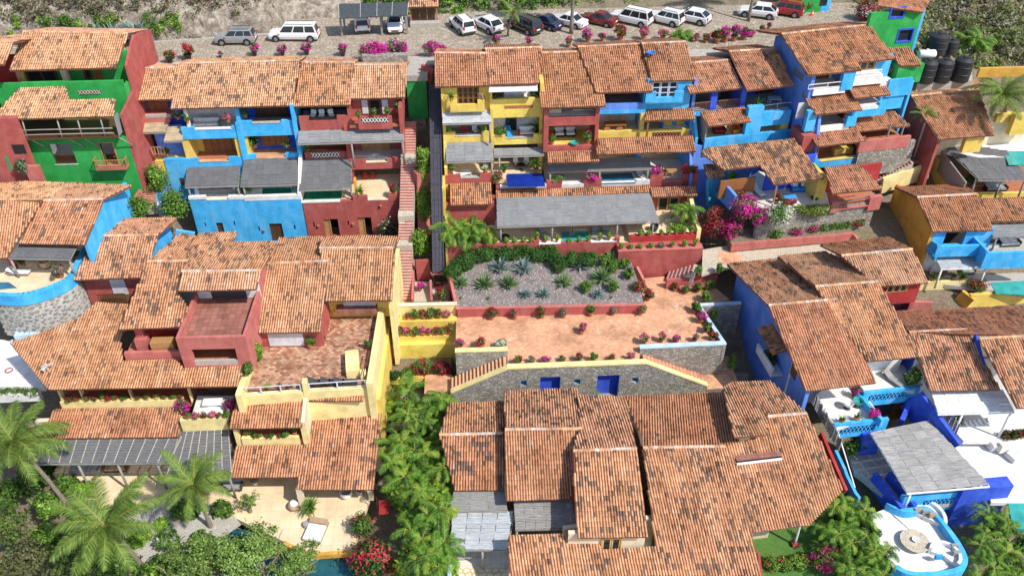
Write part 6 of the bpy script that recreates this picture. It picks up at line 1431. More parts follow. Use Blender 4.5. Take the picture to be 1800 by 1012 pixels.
P = Zp(z7(690,505),zt); t = thing('dark_pouf','dark wicker pouf by the yellow side wall','pouf',P); part('body',MB().lathe([(.35,0),(.42,.2),(.36,.42),(.2,.45)],14,P),'charcoal',t); part('seat',MB().lathe([(.3,.45),(.28,.5)],12,P),'fabric_grey',t)
for p,kd,s,lb in (((540,548),'red',1.3,'red pot flower on the terrace edge'),((575,535),'pink',1.2,'pink pot flower on the terrace edge'),((490,530),'mixed',1.3,'flower pot by the wooden terrace post')): pot(Zp(z7(*p),zt),kd,s,lb)
# flower bank and red planter below
SB = [((310,560),-9.6,(1.4,1.0,1.3),[(.35,GREENS,.95),(.65,MAG,1.05)],'big magenta bougainvillea mass below the white terrace',3800),((400,600),-10.3,(1.2,.9,1.0),[(.4,GREENS,.95),(.6,MAG,1.05)],'magenta bougainvillea right of the big mass',2200),((490,595),-10.0,(1.5,.9,1.2),[(.55,GREENS,.98),(.45,WHT,1.04)],'white bougainvillea under the terrace edge',3000),((150,640),-12.4,(1.5,1.2,1.8),[(.65,DEEP + OLIVE,1),(.35,CRIM,1.05)],'tall dark bush with red flowers beside the blue entry wall',3400),((235,660),-12.0,(1.3,1.0,1.3),[(.55,DEEP,1),(.45,CRIM + MAG,1.05)],'red and magenta bush next to the red planter',2600),((295,500),-9.4,(.7,.6,.8),[(.5,GREENS,1),(.5,CRIM,1.05)],'crimson bougainvillea by the terrace entrance',1100)]
for p,z,r,ks,lb,n in SB: shrub(Zp(z7(p[0],p[1] + 34 * r[2]),z),r,ks,lb,n,.17,18)
shrub(Zp(z7(660,590),-9.9),(2.6,.6,.65),[(1,[(.22,.29,.05),(.28,.34,.07),(.17,.24,.04)],1)],'yellow-green creeper hanging over the stone terrace wall',2600,.16,22,trunk=False)
rpw = thing('red_planter','long low red planter wall along the pale path','planter',Zp(z7(600,740),-12.6))
a,b,c = Zp(z7(255,745),-12.2),Zp(z7(890,688),-12.2),Zp(z7(910,715),-12.5)
part('wall',MB().bar(a - Vector((0,0,.3)),b - Vector((0,0,.3)),.3,.85),'rose',rpw); part('end_wall',MB().bar(b - Vector((0,0,.3)),c - Vector((0,0,.2)),.3,.8),'rose',rpw)
part('soil',MB().slab([a,b,b + Vector((0,2.2,.3)),a + Vector((0,2.2,.3))],1.2),'soil',rpw)
hedge([Zp(z7(720,685),-12.1) + Vector((0,.5,0)),Zp(z7(880,668),-12.1) + Vector((0,.5,0))],.9,.7,GREENS,'low green hedge at the right of the red planter',1500,.13)
for i,(x,y,kk) in enumerate(((490,720,GREENS),(590,705,MAG),(680,690,MAG + CRIM),(920,660,CRIM))): shrub(Zp(z7(x,y),-12.2) + Vector((0,.5,0)),(.9,.6,.5),[(.6,GREENS,1),(.4,kk,1.05)],f'low flowering plant in the red planter, {ORD[i]} from the left',800,.14,trunk=False)
flat(None,'path','path',[z7(100,900),z7(105,770),z7(260,745),z7(900,700),z7(1040,690),z7(1060,760),z7(500,850),z7(240,860)],-13.1,.3)['kind'] = 'structure'
struct('round_paving',MB().lathe([(1.25,-.1),(1.25,.008)],28,Zp(z7(248,815),-13.09)),'plaza')

# ================================================================== water tanks, green tower, G villa
tw = thing('green_tower_house','green house with sky blue edge and tiled roof above the black water tanks','house',Zp(z4(1150,240),-4))
ft = Fr(8,z4(1190,262),y=84)
za = ft.V(z4(1190,262),0).z
ul,ur = ft.V(z4(1040,150),0).x,ft.V(z4(1225,200),0).x
ht = ft.V(z4(1150,60),0).z
w1,w2 = hole(ft,z4(1105,48),z4(1160,88),0),hole(ft,z4(1145,160),z4(1200,215),0)
holewall(tw,'front_wall','green',ft,ul - 1.4,ur,za - 1,ht,0,.4,[w1,w2])
for q in (w1,w2):
    part('pane',MB().fbox(ft,q[0],q[1],.2,.25,q[2],q[3]),'glass',tw); f_ = MB()
    f_.fbox(ft,q[0] - .15,q[0] + .02,-.06,.2,q[2] - .15,q[3] + .15).fbox(ft,q[1] - .02,q[1] + .15,-.06,.2,q[2] - .15,q[3] + .15).fbox(ft,q[0] + .02,q[1] - .02,-.06,.2,q[2] - .15,q[2] + .02).fbox(ft,q[0] + .02,q[1] - .02,-.06,.2,q[3] - .02,q[3] + .15); part('window_frame',f_,'cobalt',tw)
sidewall(tw,'side_wall','azure',ft,ur,[(-.02,za - 1),(6,za - 1),(6,ht),(-.02,ht)],.3)
shed(tw,z4(1030,32),z4(1268,66),z4(1310,-14),z4(1035,-30),y=83.5,s=20,pal='red',dark=.05,cap=False,level=False)
gl = thing('green_gatehouse','small green gatehouse with blue trim beside the parked red car','house',Zp(z4(660,60),0))
fg = Fr(8,z4(660,68),z=0); bx(gl,'wall','green',fg,z4(568,-40),z4(725,68),0,3); bx(gl,'window_trim','azure',fg,z4(722,-30),z4(770,66),.02,.3); bx(gl,'pane','glass',fg,z4(732,-20),z4(758,30),-.02,.1)
for i,(p,z,s,r) in enumerate((((1330,278),-.2,1.15,'back'),((1405,280),-.4,.8,'small back'),((1272,428),-1.7,1,'left front'),((1357,425),-1.7,1,'middle front'),((1455,420),-1.7,1.05,'right front'))):
    P = Zp(z4(*p),z); h_ = 2.35 * s * (1 if i > 1 else .8); rr = .92 * s; t = thing('water_tank',f'{r} black plastic water tank','water tank',P)
    part('body',MB().lathe([(rr,0),(rr,h_ * .3),(rr * 1.03,h_ * .31),(rr * 1.03,h_ * .34),(rr,h_ * .35),(rr,h_ * .62),(rr * 1.03,h_ * .63),(rr * 1.03,h_ * .66),(rr,h_ * .67),(rr * .97,h_ * .9),(rr * .55,h_)],24,P),'tank_black',t,smooth=False); part('lid',MB().lathe([(rr * .3,h_),(rr * .3,h_ + .1),(rr * .1,h_ + .14)],14,P),'tank_black',t)
P = Zp(z4(1280,305),.6); t = thing('white_tank','long white plastic tank lying between the black water tanks','water tank',P); part('body',MB().tube([P + Vector((-.9,0,.45)),P + Vector((-.8,0,.45)),P + Vector((.8,-.1,.45)),P + Vector((.9,-.1,.45))],[.3,.42,.42,.3],14),'trim_white',t,smooth=True); part('lid',MB().lathe([(.15,.86),(.13,.95)],10,P),'trim_white',t)
tp = thing('tank_plinth','green and concrete plinth under the water tanks','wall',Zp(z4(1200,430),-5)); fk = Fr(8,z4(1200,430),y=79.5); bx(tp,'wall','green',fk,z4(1142,350),z4(1248,432),0,3.5)
shed(tp,z4(1142,352),z4(1258,342),z4(1195,250),z4(1075,255),y=79.2,s=20,pal='red',dark=.05,cap=False)
struct('tank_pad',MB().slab([Zp(z4(*p),-1.72) for p in ((1240,440),(1530,428),(1510,260),(1250,265))],5),'concrete')

G = thing('red_villa','red walled villa with broad tiled roof in palm shade and yellow piers','house',Zp(z4(1460,740),-7))
ga,gb,gc,gd = shed(G,z4(1346,737),z4(1645,712),z4(1560,470),z4(1203,508),z=-4.3,s=18,pal='red',dark=.03,back=0)
bk = [gd,gc,Zp(z4(1600,408),-3.4),Zp(z4(1185,440),-3.4)]; roof(G,bk,'pale',.04)
fgv = FrL(z4(1346,737),z4(1645,712),-4.3)
Ug = lambda p,v: fgv.V(p,v).x
ug = fgv.loc(ga).x + .35
sidewall(G,'side_wall','red',fgv,ug,[(.4,-11),(9,-11),(9,gd.z - .3),(fgv.loc(gd).y,gd.z - .2),(.4,-4.35)],.3); bz(G,'back','cream',fgv,ug,ug + 12,3,3.3,-8,-4)
bx(G,'pier','yellow',fgv,z4(1500,725),z4(1565,800),.3,.5); bx(G,'pier','yellow',fgv,z4(1665,605),z4(1745,640),2.6,.5); bx(G,'pier','yellow',fgv,z4(1760,610),z4(1830,705),1.8,.6)
flat(G,'pool_terrace','white',[z4(1400,800),z4(1500,700),z4(1640,620),z4(1900,620),z4(1900,830),z4(1560,830)],-7.2,.4); flat(G,'pool_water','pool_teal',[z4(1690,797),z4(1900,797),z4(1900,870),z4(1720,870)],-7.15,.06)
shedpoly(G,z4(1640,440),z4(1900,415),[z4(1900,310),z4(1800,318),z4(1560,342)],z=-3.6,s=15,pal='warm',dark=.04)
bx(G,'end_wall','ochre',Fr(0,z4(1700,420),y=79),z4(1570,362),z4(1850,402),0,.3)
rg = thing('red_garden_wall','low red wall and red brick steps left of the palm shaded villa','wall',Zp(z4(1230,780),-8)); part('wall',MB().bar(Zp(z4(1185,720),-6.5) - Vector((0,0,.6)),Zp(z4(1270,800),-7.4) - Vector((0,0,.6)),.3,1.2),'red',rg); part('floor',MB().slab([Zp(z4(*p),-8) for p in ((1180,780),(1270,760),(1320,850),(1200,850))],.4),'tile_floor_red',rg)
# shrubs in the gap between E and G
for i,(p,z,r) in enumerate((((1130,600),-6.5,1.0),((1215,660),-7,1.1),((1270,700),-7.2,1.2),((1290,790),-8,.8),((1255,760),-7.6,.9))): shrub(Zp(z4(*p),z),(r * .8,r * .8,r),[(1,DEEP + GREENS[:2],1)],f'dark leafy shrub in the gap left of the palm shaded villa, {ORD[i]} from the top',900,.2)
palm(Zp(z4(1280,760),-8),Zp(z4(1275,600),-3.2) ,'slim young palm between the tall blue house and the red villa',10,.38,FR_COCO,.07,coco=False)
palm(Zp(z4(1690,735),-7.2),Zp(z4(1690,500),-1.0),'tall coconut palm over the red villa roof',24,.92,None,.17)

# ================================================================== J pergola villa and I yellow house
J = thing('pergola_villa','yellow villa with a large dark grey pergola near the right edge','house',Zp(z7(1500,460),-10))
pj = [Zp(z7(1548,405),-7.6),Zp(z7(1815,405),-7.6),Zp(z7(1690,258),-7.1),Zp(z7(1336,200),-7.1)]
pergola(J,pj,8,5,'lath_dark',[(.0,),(.5,),(.95,)],zfloor=-10.2)
flat(J,'floor','terracotta',[z7(1330,330),z7(1850,330),z7(1850,480),z7(1480,470)],-10.3,.4)
part('yellow_wall',MB().bar(Zp(z7(1310,260),-8.2) - Vector((0,0,1.4)),Zp(z7(1500,470),-9.8) - Vector((0,0,1.4)),.35,3.0),'yellow',J); part('screen_wall',MB().bar(Zp(z7(1345,230),-7.3) - Vector((0,0,1.2)),Zp(z7(1480,420),-8.2) - Vector((0,0,1)),.15,2.2),'lath_warm',J)
fj = FrL(z7(1530,480),z7(1800,475),-9.9); bx(J,'parapet','yellow',fj,z7(1520,478),z7(1860,500),0,.3)
sofa(Zp(z7(1630,460),-10.2),0,2.2,'dark sofa in the shade of the large dark pergola','fabric_grey','black',3); shrub(Zp(z7(1500,440),-10.2),.8,[(1,GREENS,1)],'leafy plant by the corner post of the dark pergola',700,.18)
shrub(Zp(z7(1690,400),-9.2),(1.1,.8,.8),[(.8,OLIVE + GREENS,1),(.2,CRIM,1)],'flowering vine hanging under the dark pergola',900,.16)
I_ = thing('ochre_house','house with an ochre side wall and sky blue front balcony at the right','house',Zp(z7(1450,760),-13))
ia,ib,ic,id_ = shed(I_,z7(1310,677),z7(1628,667),z7(1540,480),z7(1225,497),z=-9.5,s=20,pal='red',dark=.05)
roof(I_,[id_,ic,Zp(z7(1470,432),-9.4),Zp(z7(1108,442),-9.4)],'red',.08)
shed(I_,z7(1600,625),z7(1850,618),z7(1800,495),z7(1535,505),z=-9.6,s=18,pal='red',dark=.05,cap=False)
fi = FrL(z7(1310,677),z7(1628,667),-9.5); Ui = lambda p,v: fi.V(p,v).x
ui = Ui(z7(1298,690),.4)
sidewall(I_,'side_wall','ochre',fi,ui,[(.42,-16),(9,-16),(9,-9.6),(fi.loc(id_).y,id_.z - .2),(.42,-9.52)],.3)
za_ = fi.V(z7(1450,745),.4).z
hd = hole(fi,z7(1382,680),z7(1462,745),.4)
holewall(I_,'front_wall','sky_blue',fi,ui + .3,Ui(z7(1625,690),.4),za_ - .4,-9.5,.4,.3,[hd]); bz(I_,'room_back','charcoal',fi,ui + .3,Ui(z7(1625,690),.4),2.5,2.7,-13,-9.4)
bx(I_,'balcony_parapet','azure',fi,z7(1335,755),z7(1565,802),-1.0,.25); bz(I_,'balcony_floor','azure',fi,Ui(z7(1325,760),-1),Ui(z7(1570,760),-1),-.95,.5,za_ - .3,za_ - .05); sidewall(I_,'balcony_side','azure',fi,Ui(z7(1335,780),-1) - .02,[(-.98,za_ - .9),(.4,za_ - .9),(.4,za_ + .6),(-.98,fi.V(z7(1335,752),-1).z)],.2)
bz(I_,'lower_wall','white',fi,ui + .3,Ui(z7(1800,690),.4),.6,.9,-16,za_ - .3)
bx(I_,'right_balcony','azure',fi,z7(1590,790),z7(1900,860),-2.4,.3); sidewall(I_,'right_balcony_side','sky_blue',fi,Ui(z7(1592,800),-2.4),[(-2.4,fi.V(z7(1592,860),-2.4).z),(.4,za_ - 1),(.4,za_ + .9),(-2.4,fi.V(z7(1592,785),-2.4).z)],.25)
pergola(I_,[Zp(z7(1625,705),-10.4),Zp(z7(1850,700),-10.4),Zp(z7(1850,625),-10.1),Zp(z7(1620,632),-10.1)],5,2,'lath',[(.1,)],zfloor=za_ - 1.2); flat(I_,'right_terrace','concrete',[z7(1610,785),z7(1850,785),z7(1850,690),z7(1640,690)],za_ - .6,.3)
sofa(Zp(z7(1700,745),za_ - .6),0,2.0,'white lounge bed on the right blue balcony','fabric_white','charcoal',2)
# patio with white pergola and little pool
zp = -15.0
pergola(I_,[Zp(z7(1352,868),zp + 2.5),Zp(z7(1605,862),zp + 2.5),Zp(z7(1500,805),zp + 2.6),Zp(z7(1322,812),zp + 2.6)],5,2,'lath_pale',[(.03,),(.96,)],'trim_white',zfloor=zp)
flat(I_,'patio','concrete',[z7(1240,800),z7(1850,800),z7(1850,1010),z7(1300,945)],zp,.4); flat(I_,'pool_water','pool_teal',[z7(1612,942),z7(1850,930),z7(1850,1010),z7(1640,1000)],zp + .04,.06)
fq = FrL(z7(1215,955),z7(1475,945),zp); bx(I_,'patio_parapet','cream_yellow',fq,z7(1212,945),z7(1478,975),-.1,.3); bx(I_,'patio_base','stone',fq,z7(1200,976),z7(1470,1060),-.05,.4)
fq2 = FrL(z11(1400,415),z11(1740,385),-16.0); bx(I_,'pool_wall','yellow',fq2,z11(1448,378),z11(1760,438),.0,.4); part('pool_side',MB().bar(Zp(z11(1385,345),-15.2) - Vector((0,0,.7)),Zp(z11(1452,395),-15.6) - Vector((0,0,.7)),.4,1.6),'ochre',I_); bx(I_,'pool_base','stone',fq2,z11(1440,439),z11(1760,500),.05,.5)
sofa(Zp(z7(1310,890),zp),1.2,1.4,'white patio sofa by the spotted wall','fabric_white','grey_wood',2); sofa(Zp(z7(1480,890),zp),0,1.4,'grey patio bench under the pale pergola','fabric_grey','charcoal',2)
for i,(x,y) in enumerate(((1305,935),(1350,925),(1410,925),(1455,930))): pot(Zp(z7(x,y),zp + .2),('fern','grey','yucca','fern')[i],1.3,f'patio plant behind the cream parapet, {ORD[i]} from the left')
shrub(Zp(z7(1530,985),-15.4),(1.0,.8,.8),[(.7,GREENS + OLIVE,1),(.3,CRIM,1.05)],'reddish flowering bush at the corner of the small pool',1200,.16)

# ================================================================== right blue villa K and its red back house
K2 = thing('red_back_house','red house with a gabled tile roof behind the blue villa','house',Zp(z11(1050,400),-14))
ka,kb_,kc,kd = shed(K2,z11(930,327),z11(1208,305),z11(1118,120),z11(722,156),z=-9.9,s=20,pal='pale',dark=.04)
roof(K2,[kd,kc,Zp(z11(990,55),-10.2),Zp(z11(604,96),-10.2)],'red',.06)
fk2 = FrL(z11(930,327),z11(1208,305),-9.9); bx(K2,'front_wall','deep_red',fk2,z11(955,325),z11(1130,415),.5,.4); door(K2,fk2,z11(985,322),z11(1080,355),.45,3,'light_wood',glassy=True,rows=1)
sidewall(K2,'right_wall','red',fk2,fk2.V(z11(1128,360),.5).x,[(.5,-15),(6,-15),(6,-10.3),(3.8,-8.9),(.5,-9.95)],.3); part('low_wall',MB().bar(Zp(z11(1010,425),-13.6),Zp(z11(1225,430),-14.0),.3,.8),'rose',K2)
K = thing('blue_villa','blue villa with twin tiled roofs over white terraces at the right','house',Zp(z11(700,950),-17))
k1 = shed(K,z11(525,907),z11(917,861),z11(700,398),z11(318,432),z=-13.0,s=22,pal='red',dark=.02)
k2_ = shed(K,z11(868,742),z11(1162,715),z11(930,300),z11(578,327),z=-12.2,s=22,pal='warm',dark=.10)
roof(K,[k1[3],k1[2],Zp(z11(380,172),-12.2),Zp(z11(88,206),-12.2)],'warm',.14); roof(K,[k2_[3],k2_[2],Zp(z11(640,134),-11.0),Zp(z11(370,163),-11.0)],'pale',.02)
fk = FrL(z11(525,907),z11(917,861),-13.0); Uk = lambda p,v: fk.V(p,v).x
uk = fk.loc(k1[0]).x + .35; vb_ = fk.loc(Zp(z11(88,206),-12.2)).y; vr = fk.loc(k1[3]).y
sidewall(K,'left_wall','periwinkle',fk,uk,[(.4,-20),(vb_ - .3,-20),(vb_ - .3,-12.3),(vr,k1[3].z - .2),(.4,-13.05)],.35)
bz(K,'front_wall','white',fk,uk,Uk(z11(1060,760),3),3.2,3.5,-18,-12.3); bz(K,'right_wall','cobalt',fk,Uk(z11(1150,730),2.4),Uk(z11(1150,730),2.4) + .3,2.4,12,-18,-13.2)
# balcony on the shaded left wall with small roof
bpl = fk.loc(Pp(z11(250,680),fk.W(uk - 1.1,0,0),fk.ux)); bpr = fk.loc(Pp(z11(330,830),fk.W(uk - 1.1,0,0),fk.ux))
bz(K,'side_balcony','lilac_white',fk,uk - 1.1,uk,bpr.y,bpl.y,bpr.z,bpr.z + .25); bz(K,'side_balcony_parapet','lilac_white',fk,uk - 1.12,uk - .95,bpr.y,bpl.y,bpr.z,bpr.z + 1.0)
rv0,rv1 = bpr.y + .2,bpl.y + .3; zr = bpr.z + 2.9
roof(K,[fk.W(uk - 1.3,rv1,zr - .4),fk.W(uk - 1.3,rv0,zr - .4),fk.W(uk,rv0,zr + .05),fk.W(uk,rv1,zr + .05)],'red',.1)
shrub(fk.W(uk - .6,(bpr.y + bpl.y) / 2,bpr.z + .25),(.5,1.0,.8),[(1,DEEP,1)],'dark trailing plants on the shaded side balcony of the blue villa',900,.2,trunk=False)
sw_ = fk.loc(Pp(z11(460,800),fk.W(uk,0,0),fk.ux)); bz(K,'side_window','dark_wood',fk,uk - .05,uk + .02,sw_.y - .5,sw_.y + .5,sw_.z - .6,sw_.z + .8)
# upper terraces
zt1 = -16.2; zt2 = -15.3
flat(K,'terrace','white',[z15(425,110),z15(500,55),z15(660,40),z15(780,225),z15(548,262)],zt1,.4); flat(K,'upper_terrace','white',[z15(690,80),z15(640,10),z15(900,-60),z15(985,45),z15(940,75)],zt2,.4)
fr1 = FrL(z15(540,255),z15(785,228),zt1); bx(K,'terrace_parapet','azure',fr1,z15(540,250),z15(787,290),-.1,.3); lattice(K,fr1,z15(572,266),z15(738,272),-.11,9,'azure','black')
part('terrace_side',MB().bar(Zp(z15(645,75),zt1 + .7) - Vector((0,0,.4)),Zp(z15(782,225),zt1 + .7) - Vector((0,0,.4)),.3,.9),'azure',K)
fr2 = FrL(z15(690,92),z15(942,66),zt2); bx(K,'upper_parapet','azure',fr2,z15(688,88),z15(944,128),-.1,.3); lattice(K,fr2,z15(716,100),z15(912,104),-.11,11,'azure','black')
bz(K,'lower_room','charcoal',fr2,fr2.V(z15(740,160),0).x,fr2.V(z15(920,150),0).x,.6,.8,-19,zt2 - .3); bx(K,'door','door_wood',fr2,z15(845,140),z15(915,215),.5,.1)
part('cobalt_wall',MB().bar(Zp(z15(950,55),-14.6) - Vector((0,0,1.5)),Zp(z15(1148,318),-16.6) - Vector((0,0,1.5)),.35,3.0),'cobalt',K); part('cobalt_pier',MB().bar(Zp(z15(950,70),-16) - Vector((0,0,1.5)),Zp(z15(890,200),-17) - Vector((0,0,1.5)),.4,3),'cobalt',K)
def stickfence(h,a,b,hgt,n):
    a = Vector(a); b = Vector(b)
    r_ = part('fence_rail',MB().bar(a + Vector((0,0,hgt * .5)),b + Vector((0,0,hgt * .5)),.04,.05),'stick_fence',h)
    for i in range(n):
        p = a.lerp(b,(i + .5) / n); hh = hgt * random.uniform(.85,1.1); part('stick',MB().bar(p,p + Vector((random.uniform(-.04,.04),random.uniform(-.04,.04),hh)),(b - a).length / n * .85,.05),'stick_fence',r_)
fn = thing('stick_fence','weathered stick fence along the left of the blue villa terrace','fence',Zp(z15(400,110),zt1)); stickfence(fn,Zp(z15(418,130),zt1),Zp(z15(560,385),zt1 - .6),1.3,30)
fn = thing('stick_fence','stick fence on the cobalt wall between the two villas','fence',Zp(z15(1010,60),-15)); stickfence(fn,Zp(z15(985,25),-15.2),Zp(z15(1150,300),-16.9),1.2,30)
P = Zp(z15(650,150),zt1);
for i,(x,y,mt) in enumerate(((648,155,'pool_teal'),(600,165,'trim_white'))):
    P = Zp(z15(x,y),zt1); t = thing('round_chair',('round green wire chair on the white terrace','round white wire chair on the white terrace')[i],'chair',P)
    part('shell',MB().lathe([(.15,.35),(.36,.45),(.46,.75),(.45,.78),(.34,.5),(.05,.4)],16,P),mt,t); part('leg',MB().lathe([(.3,0),(.29,.03),(.05,.36)],8,P),'charcoal',t)
potrow([z15(*p) for p in ((570,238),(645,228),(720,215))],['yucca','yucca','magenta'],1.3,'behind the pierced azure parapet','villa pots',zt1); pot(Zp(z15(635,105),zt1),'magenta',1.5,'magenta pot by the azure corner of the white terrace'); shrub(Zp(z15(915,40),zt2),(.8,.8,.9),[(1,GREENS,1)],'round fern bush in a clay pot on the upper white terrace',900,.18)
lounger(Zp(z15(830,30),zt2),.5,'grey lounger on the upper white terrace','fabric_grey')
# big pale pergola and lower court
pk_ = [Zp(z15(905,592),-17.1),Zp(z15(1322,556),-17.1),Zp(z15(1012,225),-16.6),Zp(z15(718,288),-16.6)]
pergola(K,pk_,5,8,'lath_patch',[(.08,),(.93,)],'trim_white',zfloor=-19.6,wobble=.01,nl=11)
flat(K,'lower_court','concrete',[z15(590,330),z15(1180,280),z15(1320,620),z15(880,680),z15(640,490)],-19.6,.4)
fr3 = FrL(z15(930,655),z15(1190,630),-19.6); bx(K,'court_parapet','azure',fr3,z15(885,615),z15(1195,668),-.1,.35); lattice(K,fr3,z15(992,632),z15(1158,640),-.11,9,'azure','black')
bx(K,'cobalt_block','cobalt',fr3,z15(1190,580),z15(1330,760),-.5,1.0); bx(K,'blue_column','cobalt',FrL(z15(690,400),z15(750,395),-19.6),z15(690,310),z15(745,400),0,.8)
for a,b in ((z15(742,485),z15(880,660)),(z15(815,480),z15(945,650))): part('stair_wall',MB().bar(Zp(a,-18.6) - Vector((0,0,.9)),Zp(b,-18.9) - Vector((0,0,.9)),.35,1.8),'cobalt',K)
wv = [(545,375),(590,470),(600,500),(645,590),(665,615)]
for a,b in zip(wv,wv[1:]): part('wavy_wall',MB().bar(Zp(z15(*a),-18.4) - Vector((0,0,.9)),Zp(z15(*b),-18.4) - Vector((0,0,.9)),.25,1.8),'azure',K)
part('handrail',MB().tube([Zp(z15(555,285),-16.2),Zp(z15(640,565),-18.0)],.06,8),'trim_white',K)
part('red_wall',MB().bar(Zp(z15(465,270),-17.0) - Vector((0,0,1.2)),Zp(z15(590,560),-18.4) - Vector((0,0,1.2)),.25,2.4),'deep_red',K)
for i,(x,y) in enumerate(((650,340),(620,360),(945,210))): shrub(Zp(z15(x,y + 30),-19.4),.7,[(1,GREENS,1)],f'court plant in the shadow of the azure parapets, {ORD[i]} from the left',500,.18)
bx(K,'wood_bench','light_wood',fr3,z15(1250,478),z15(1302,505),2.6,.5)

# ================================================================== right white villa L
Lh = thing('white_villa','white villa with mottled tile roofs and broad white steps at the right edge','house',Zp(z15(1250,250),-19))
l1 = shed(Lh,z11(1222,907),z11(1605,897),z11(1422,566),z11(1098,581),z=-13.8,s=20,pal='warm',dark=.16)
l2_ = shed(Lh,z11(1700,1000),z11(1950,990),z11(1800,600),z11(1488,616),z=-13.4,s=20,pal='warm',dark=.14)
roof(Lh,[l1[3],l2_[2],Zp(z11(1760,436),-12.8),Zp(z11(1018,462),-12.8)],'red',.2,patch=.2)
fl_ = FrL(z11(1222,907),z11(1605,897),-13.8)
bz(Lh,'back_wall','white',fl_,0,14,3.2,3.5,-20,-13.3); sidewall(Lh,'blue_side','cobalt',fl_,fl_.loc(l2_[3]).x + .3,[(.5,-15),(4.6,-15),(4.6,l2_[3].z - .3),(.5,-13.9)],.2)
pergola(Lh,[Zp(z15(1062,192),-15.0),Zp(z15(1448,182),-15.0),Zp(z15(1388,70),-14.5),Zp(z15(1028,82),-14.5)],6,3,'white_lath',[(.33,),(.97,)],'trim_white',zfloor=-18.2,wobble=.03)
flat(Lh,'upper_court','white',[z15(1060,190),z15(1520,170),z15(1520,330),z15(1190,330)],-18.2,.4); flat(Lh,'court','white',[z15(1150,290),z15(1520,260),z15(1520,600),z15(1330,590),z15(1120,330)],-19.2,.4); flat(Lh,'pool_deck','trim_white',[z15(1300,530),z15(1540,520),z15(1540,640),z15(1330,640)],-19.1,.4); flat(Lh,'pool_water','pool_teal',[z15(1415,640),z15(1600,630),z15(1600,780),z15(1440,770)],-19.2,.3)
for i in range(6):
    t_ = i / 6; a = Zp(z15(1195 + 22 * i,232 - 4 * i),-18.0); b = Zp(z15(1240 + 22 * i,305 - 6 * i),-18.6); part('step',MB().bar(a,b,.28,.14 + .02 * i),'white',Lh)
part('planter',MB().bar(Zp(z15(1320,310),-18.6),Zp(z15(1360,370),-18.8),1.0,.9),'white',Lh); part('bench',MB().bar(Zp(z15(1370,365),-18.5),Zp(z15(1520,350),-18.5),.5,.9),'white',Lh); part('bench_step',MB().bar(Zp(z15(1410,390),-18.8),Zp(z15(1455,430),-18.9),.5,.5),'white',Lh)
hedge([Zp(z15(1385,320),-18.3),Zp(z15(1520,300),-18.3)],.8,.8,DEEP + CRIM[:1],'dark planting strip above the white bench',1300,.16); shrub(Zp(z15(1140,235),-18.2),.7,[(.9,GREENS,1),(.1,CRIM,1)],'green plant under the white lath roof',700,.17)
# curved white terrace with azure rim
Q = thing('round_terrace','white lounge terrace with a curved azure rim wall at lower right','terrace',Zp(z15(1000,880),-20))
rim = [(800,640),(880,668),(990,658),(1050,690),(1110,755),(1170,835),(1207,905),(1210,950),(1185,985),(1110,1005),(1000,1010),(900,1000),(835,965)]
zq = -19.9
def smooth_line(pts,n=4):
    out = []
    for i in range(len(pts) - 1):
        p0,p1,p2,p3 = pts[max(i - 1,0)],pts[i],pts[i + 1],pts[min(i + 2,len(pts) - 1)]
        for k in range(n):
            t = k / n; out.append(tuple(.5 * (2 * p1[j] + (p2[j] - p0[j]) * t + (2 * p0[j] - 5 * p1[j] + 4 * p2[j] - p3[j]) * t * t + (3 * p1[j] - p0[j] - 3 * p2[j] + p3[j]) * t ** 3) for j in (0,1)))
    return out + [pts[-1]]
rl = smooth_line(rim); top = [Zp(z15(*p),zq + .75) for p in rl]; cen = sum(top,Vector()) / len(top)
m = MB(); n = len(top); inn = [p + (cen - p).normalized() * .42 for p in top]
for i in range(n - 1):
    a,b,c,d = top[i],top[i + 1],inn[i + 1],inn[i]
    m.hexa([Vector((p.x,p.y,-24)) for p in (d,c,b,a)],[d,c,b,a])
part('rim_wall',m,'azure',Q)
fl3_ = [Vector((p.x,p.y,zq)) for p in inn] + [Zp(z15(770,860),zq),Zp(z15(720,700),zq),Zp(z15(800,670),zq)]
part('floor',MB().add([cen.xy.to_3d() + Vector((0,0,zq))] + fl3_,[(0,1 + (i + 1) % len(fl3_),1 + i) for i in range(len(fl3_))]),'white',Q)
def arcbench(P,r0,r1,a0,a1,h0,h1,nm,mt):
    m = MB(); N_ = 14
    for i in range(N_):
        q = [(r,a0 + (a1 - a0) * (i + k) / N_) for r,k in ((r0,0),(r1,0),(r1,1),(r0,1))]; v = [P + Vector((r * math.cos(a),r * math.sin(a),0)) for r,a in q]; m.hexa([p + Vector((0,0,h0)) for p in v],[p + Vector((0,0,h1)) for p in v])
    return part(nm,m,mt,Q)
P = Zp(z15(975,725),zq); arcbench(P,.1,1.75,R(-40),R(140),0,.42,'round_bench','white'); arcbench(P,1.5,1.78,R(-40),R(140),.42,.7,'bench_back','white')
P2 = Zp(z15(1085,925),zq); arcbench(P2,.05,1.15,R(-60),R(150),0,.4,'round_sofa','white'); arcbench(P2,.95,1.18,R(-60),R(150),.4,.75,'sofa_back','white')
for i,(x,y,mt) in enumerate(((955,690,'fabric_tan'),(995,698,'fabric_grey'),(1030,715,'fabric_tan'),(1060,925,'fabric_blue'),(1150,905,'fabric_grey'),(1140,870,'fabric_grey'))):
    P = Zp(z15(x,y),zq + .45); t = thing('cushion',f'{("tan", "grey", "brown", "blue patterned", "grey", "dark grey")[i]} cushion on the round terrace, {("left on the back bench", "middle of the back bench", "right on the back bench", "on the round sofa front", "right end of the round sofa", "back of the round sofa")[i]}','cushion',P)
    part('cover',MB().box(P.x - .28,P.x + .28,P.y - .08,P.y + .12,P.z,P.z + .45),mt,t)
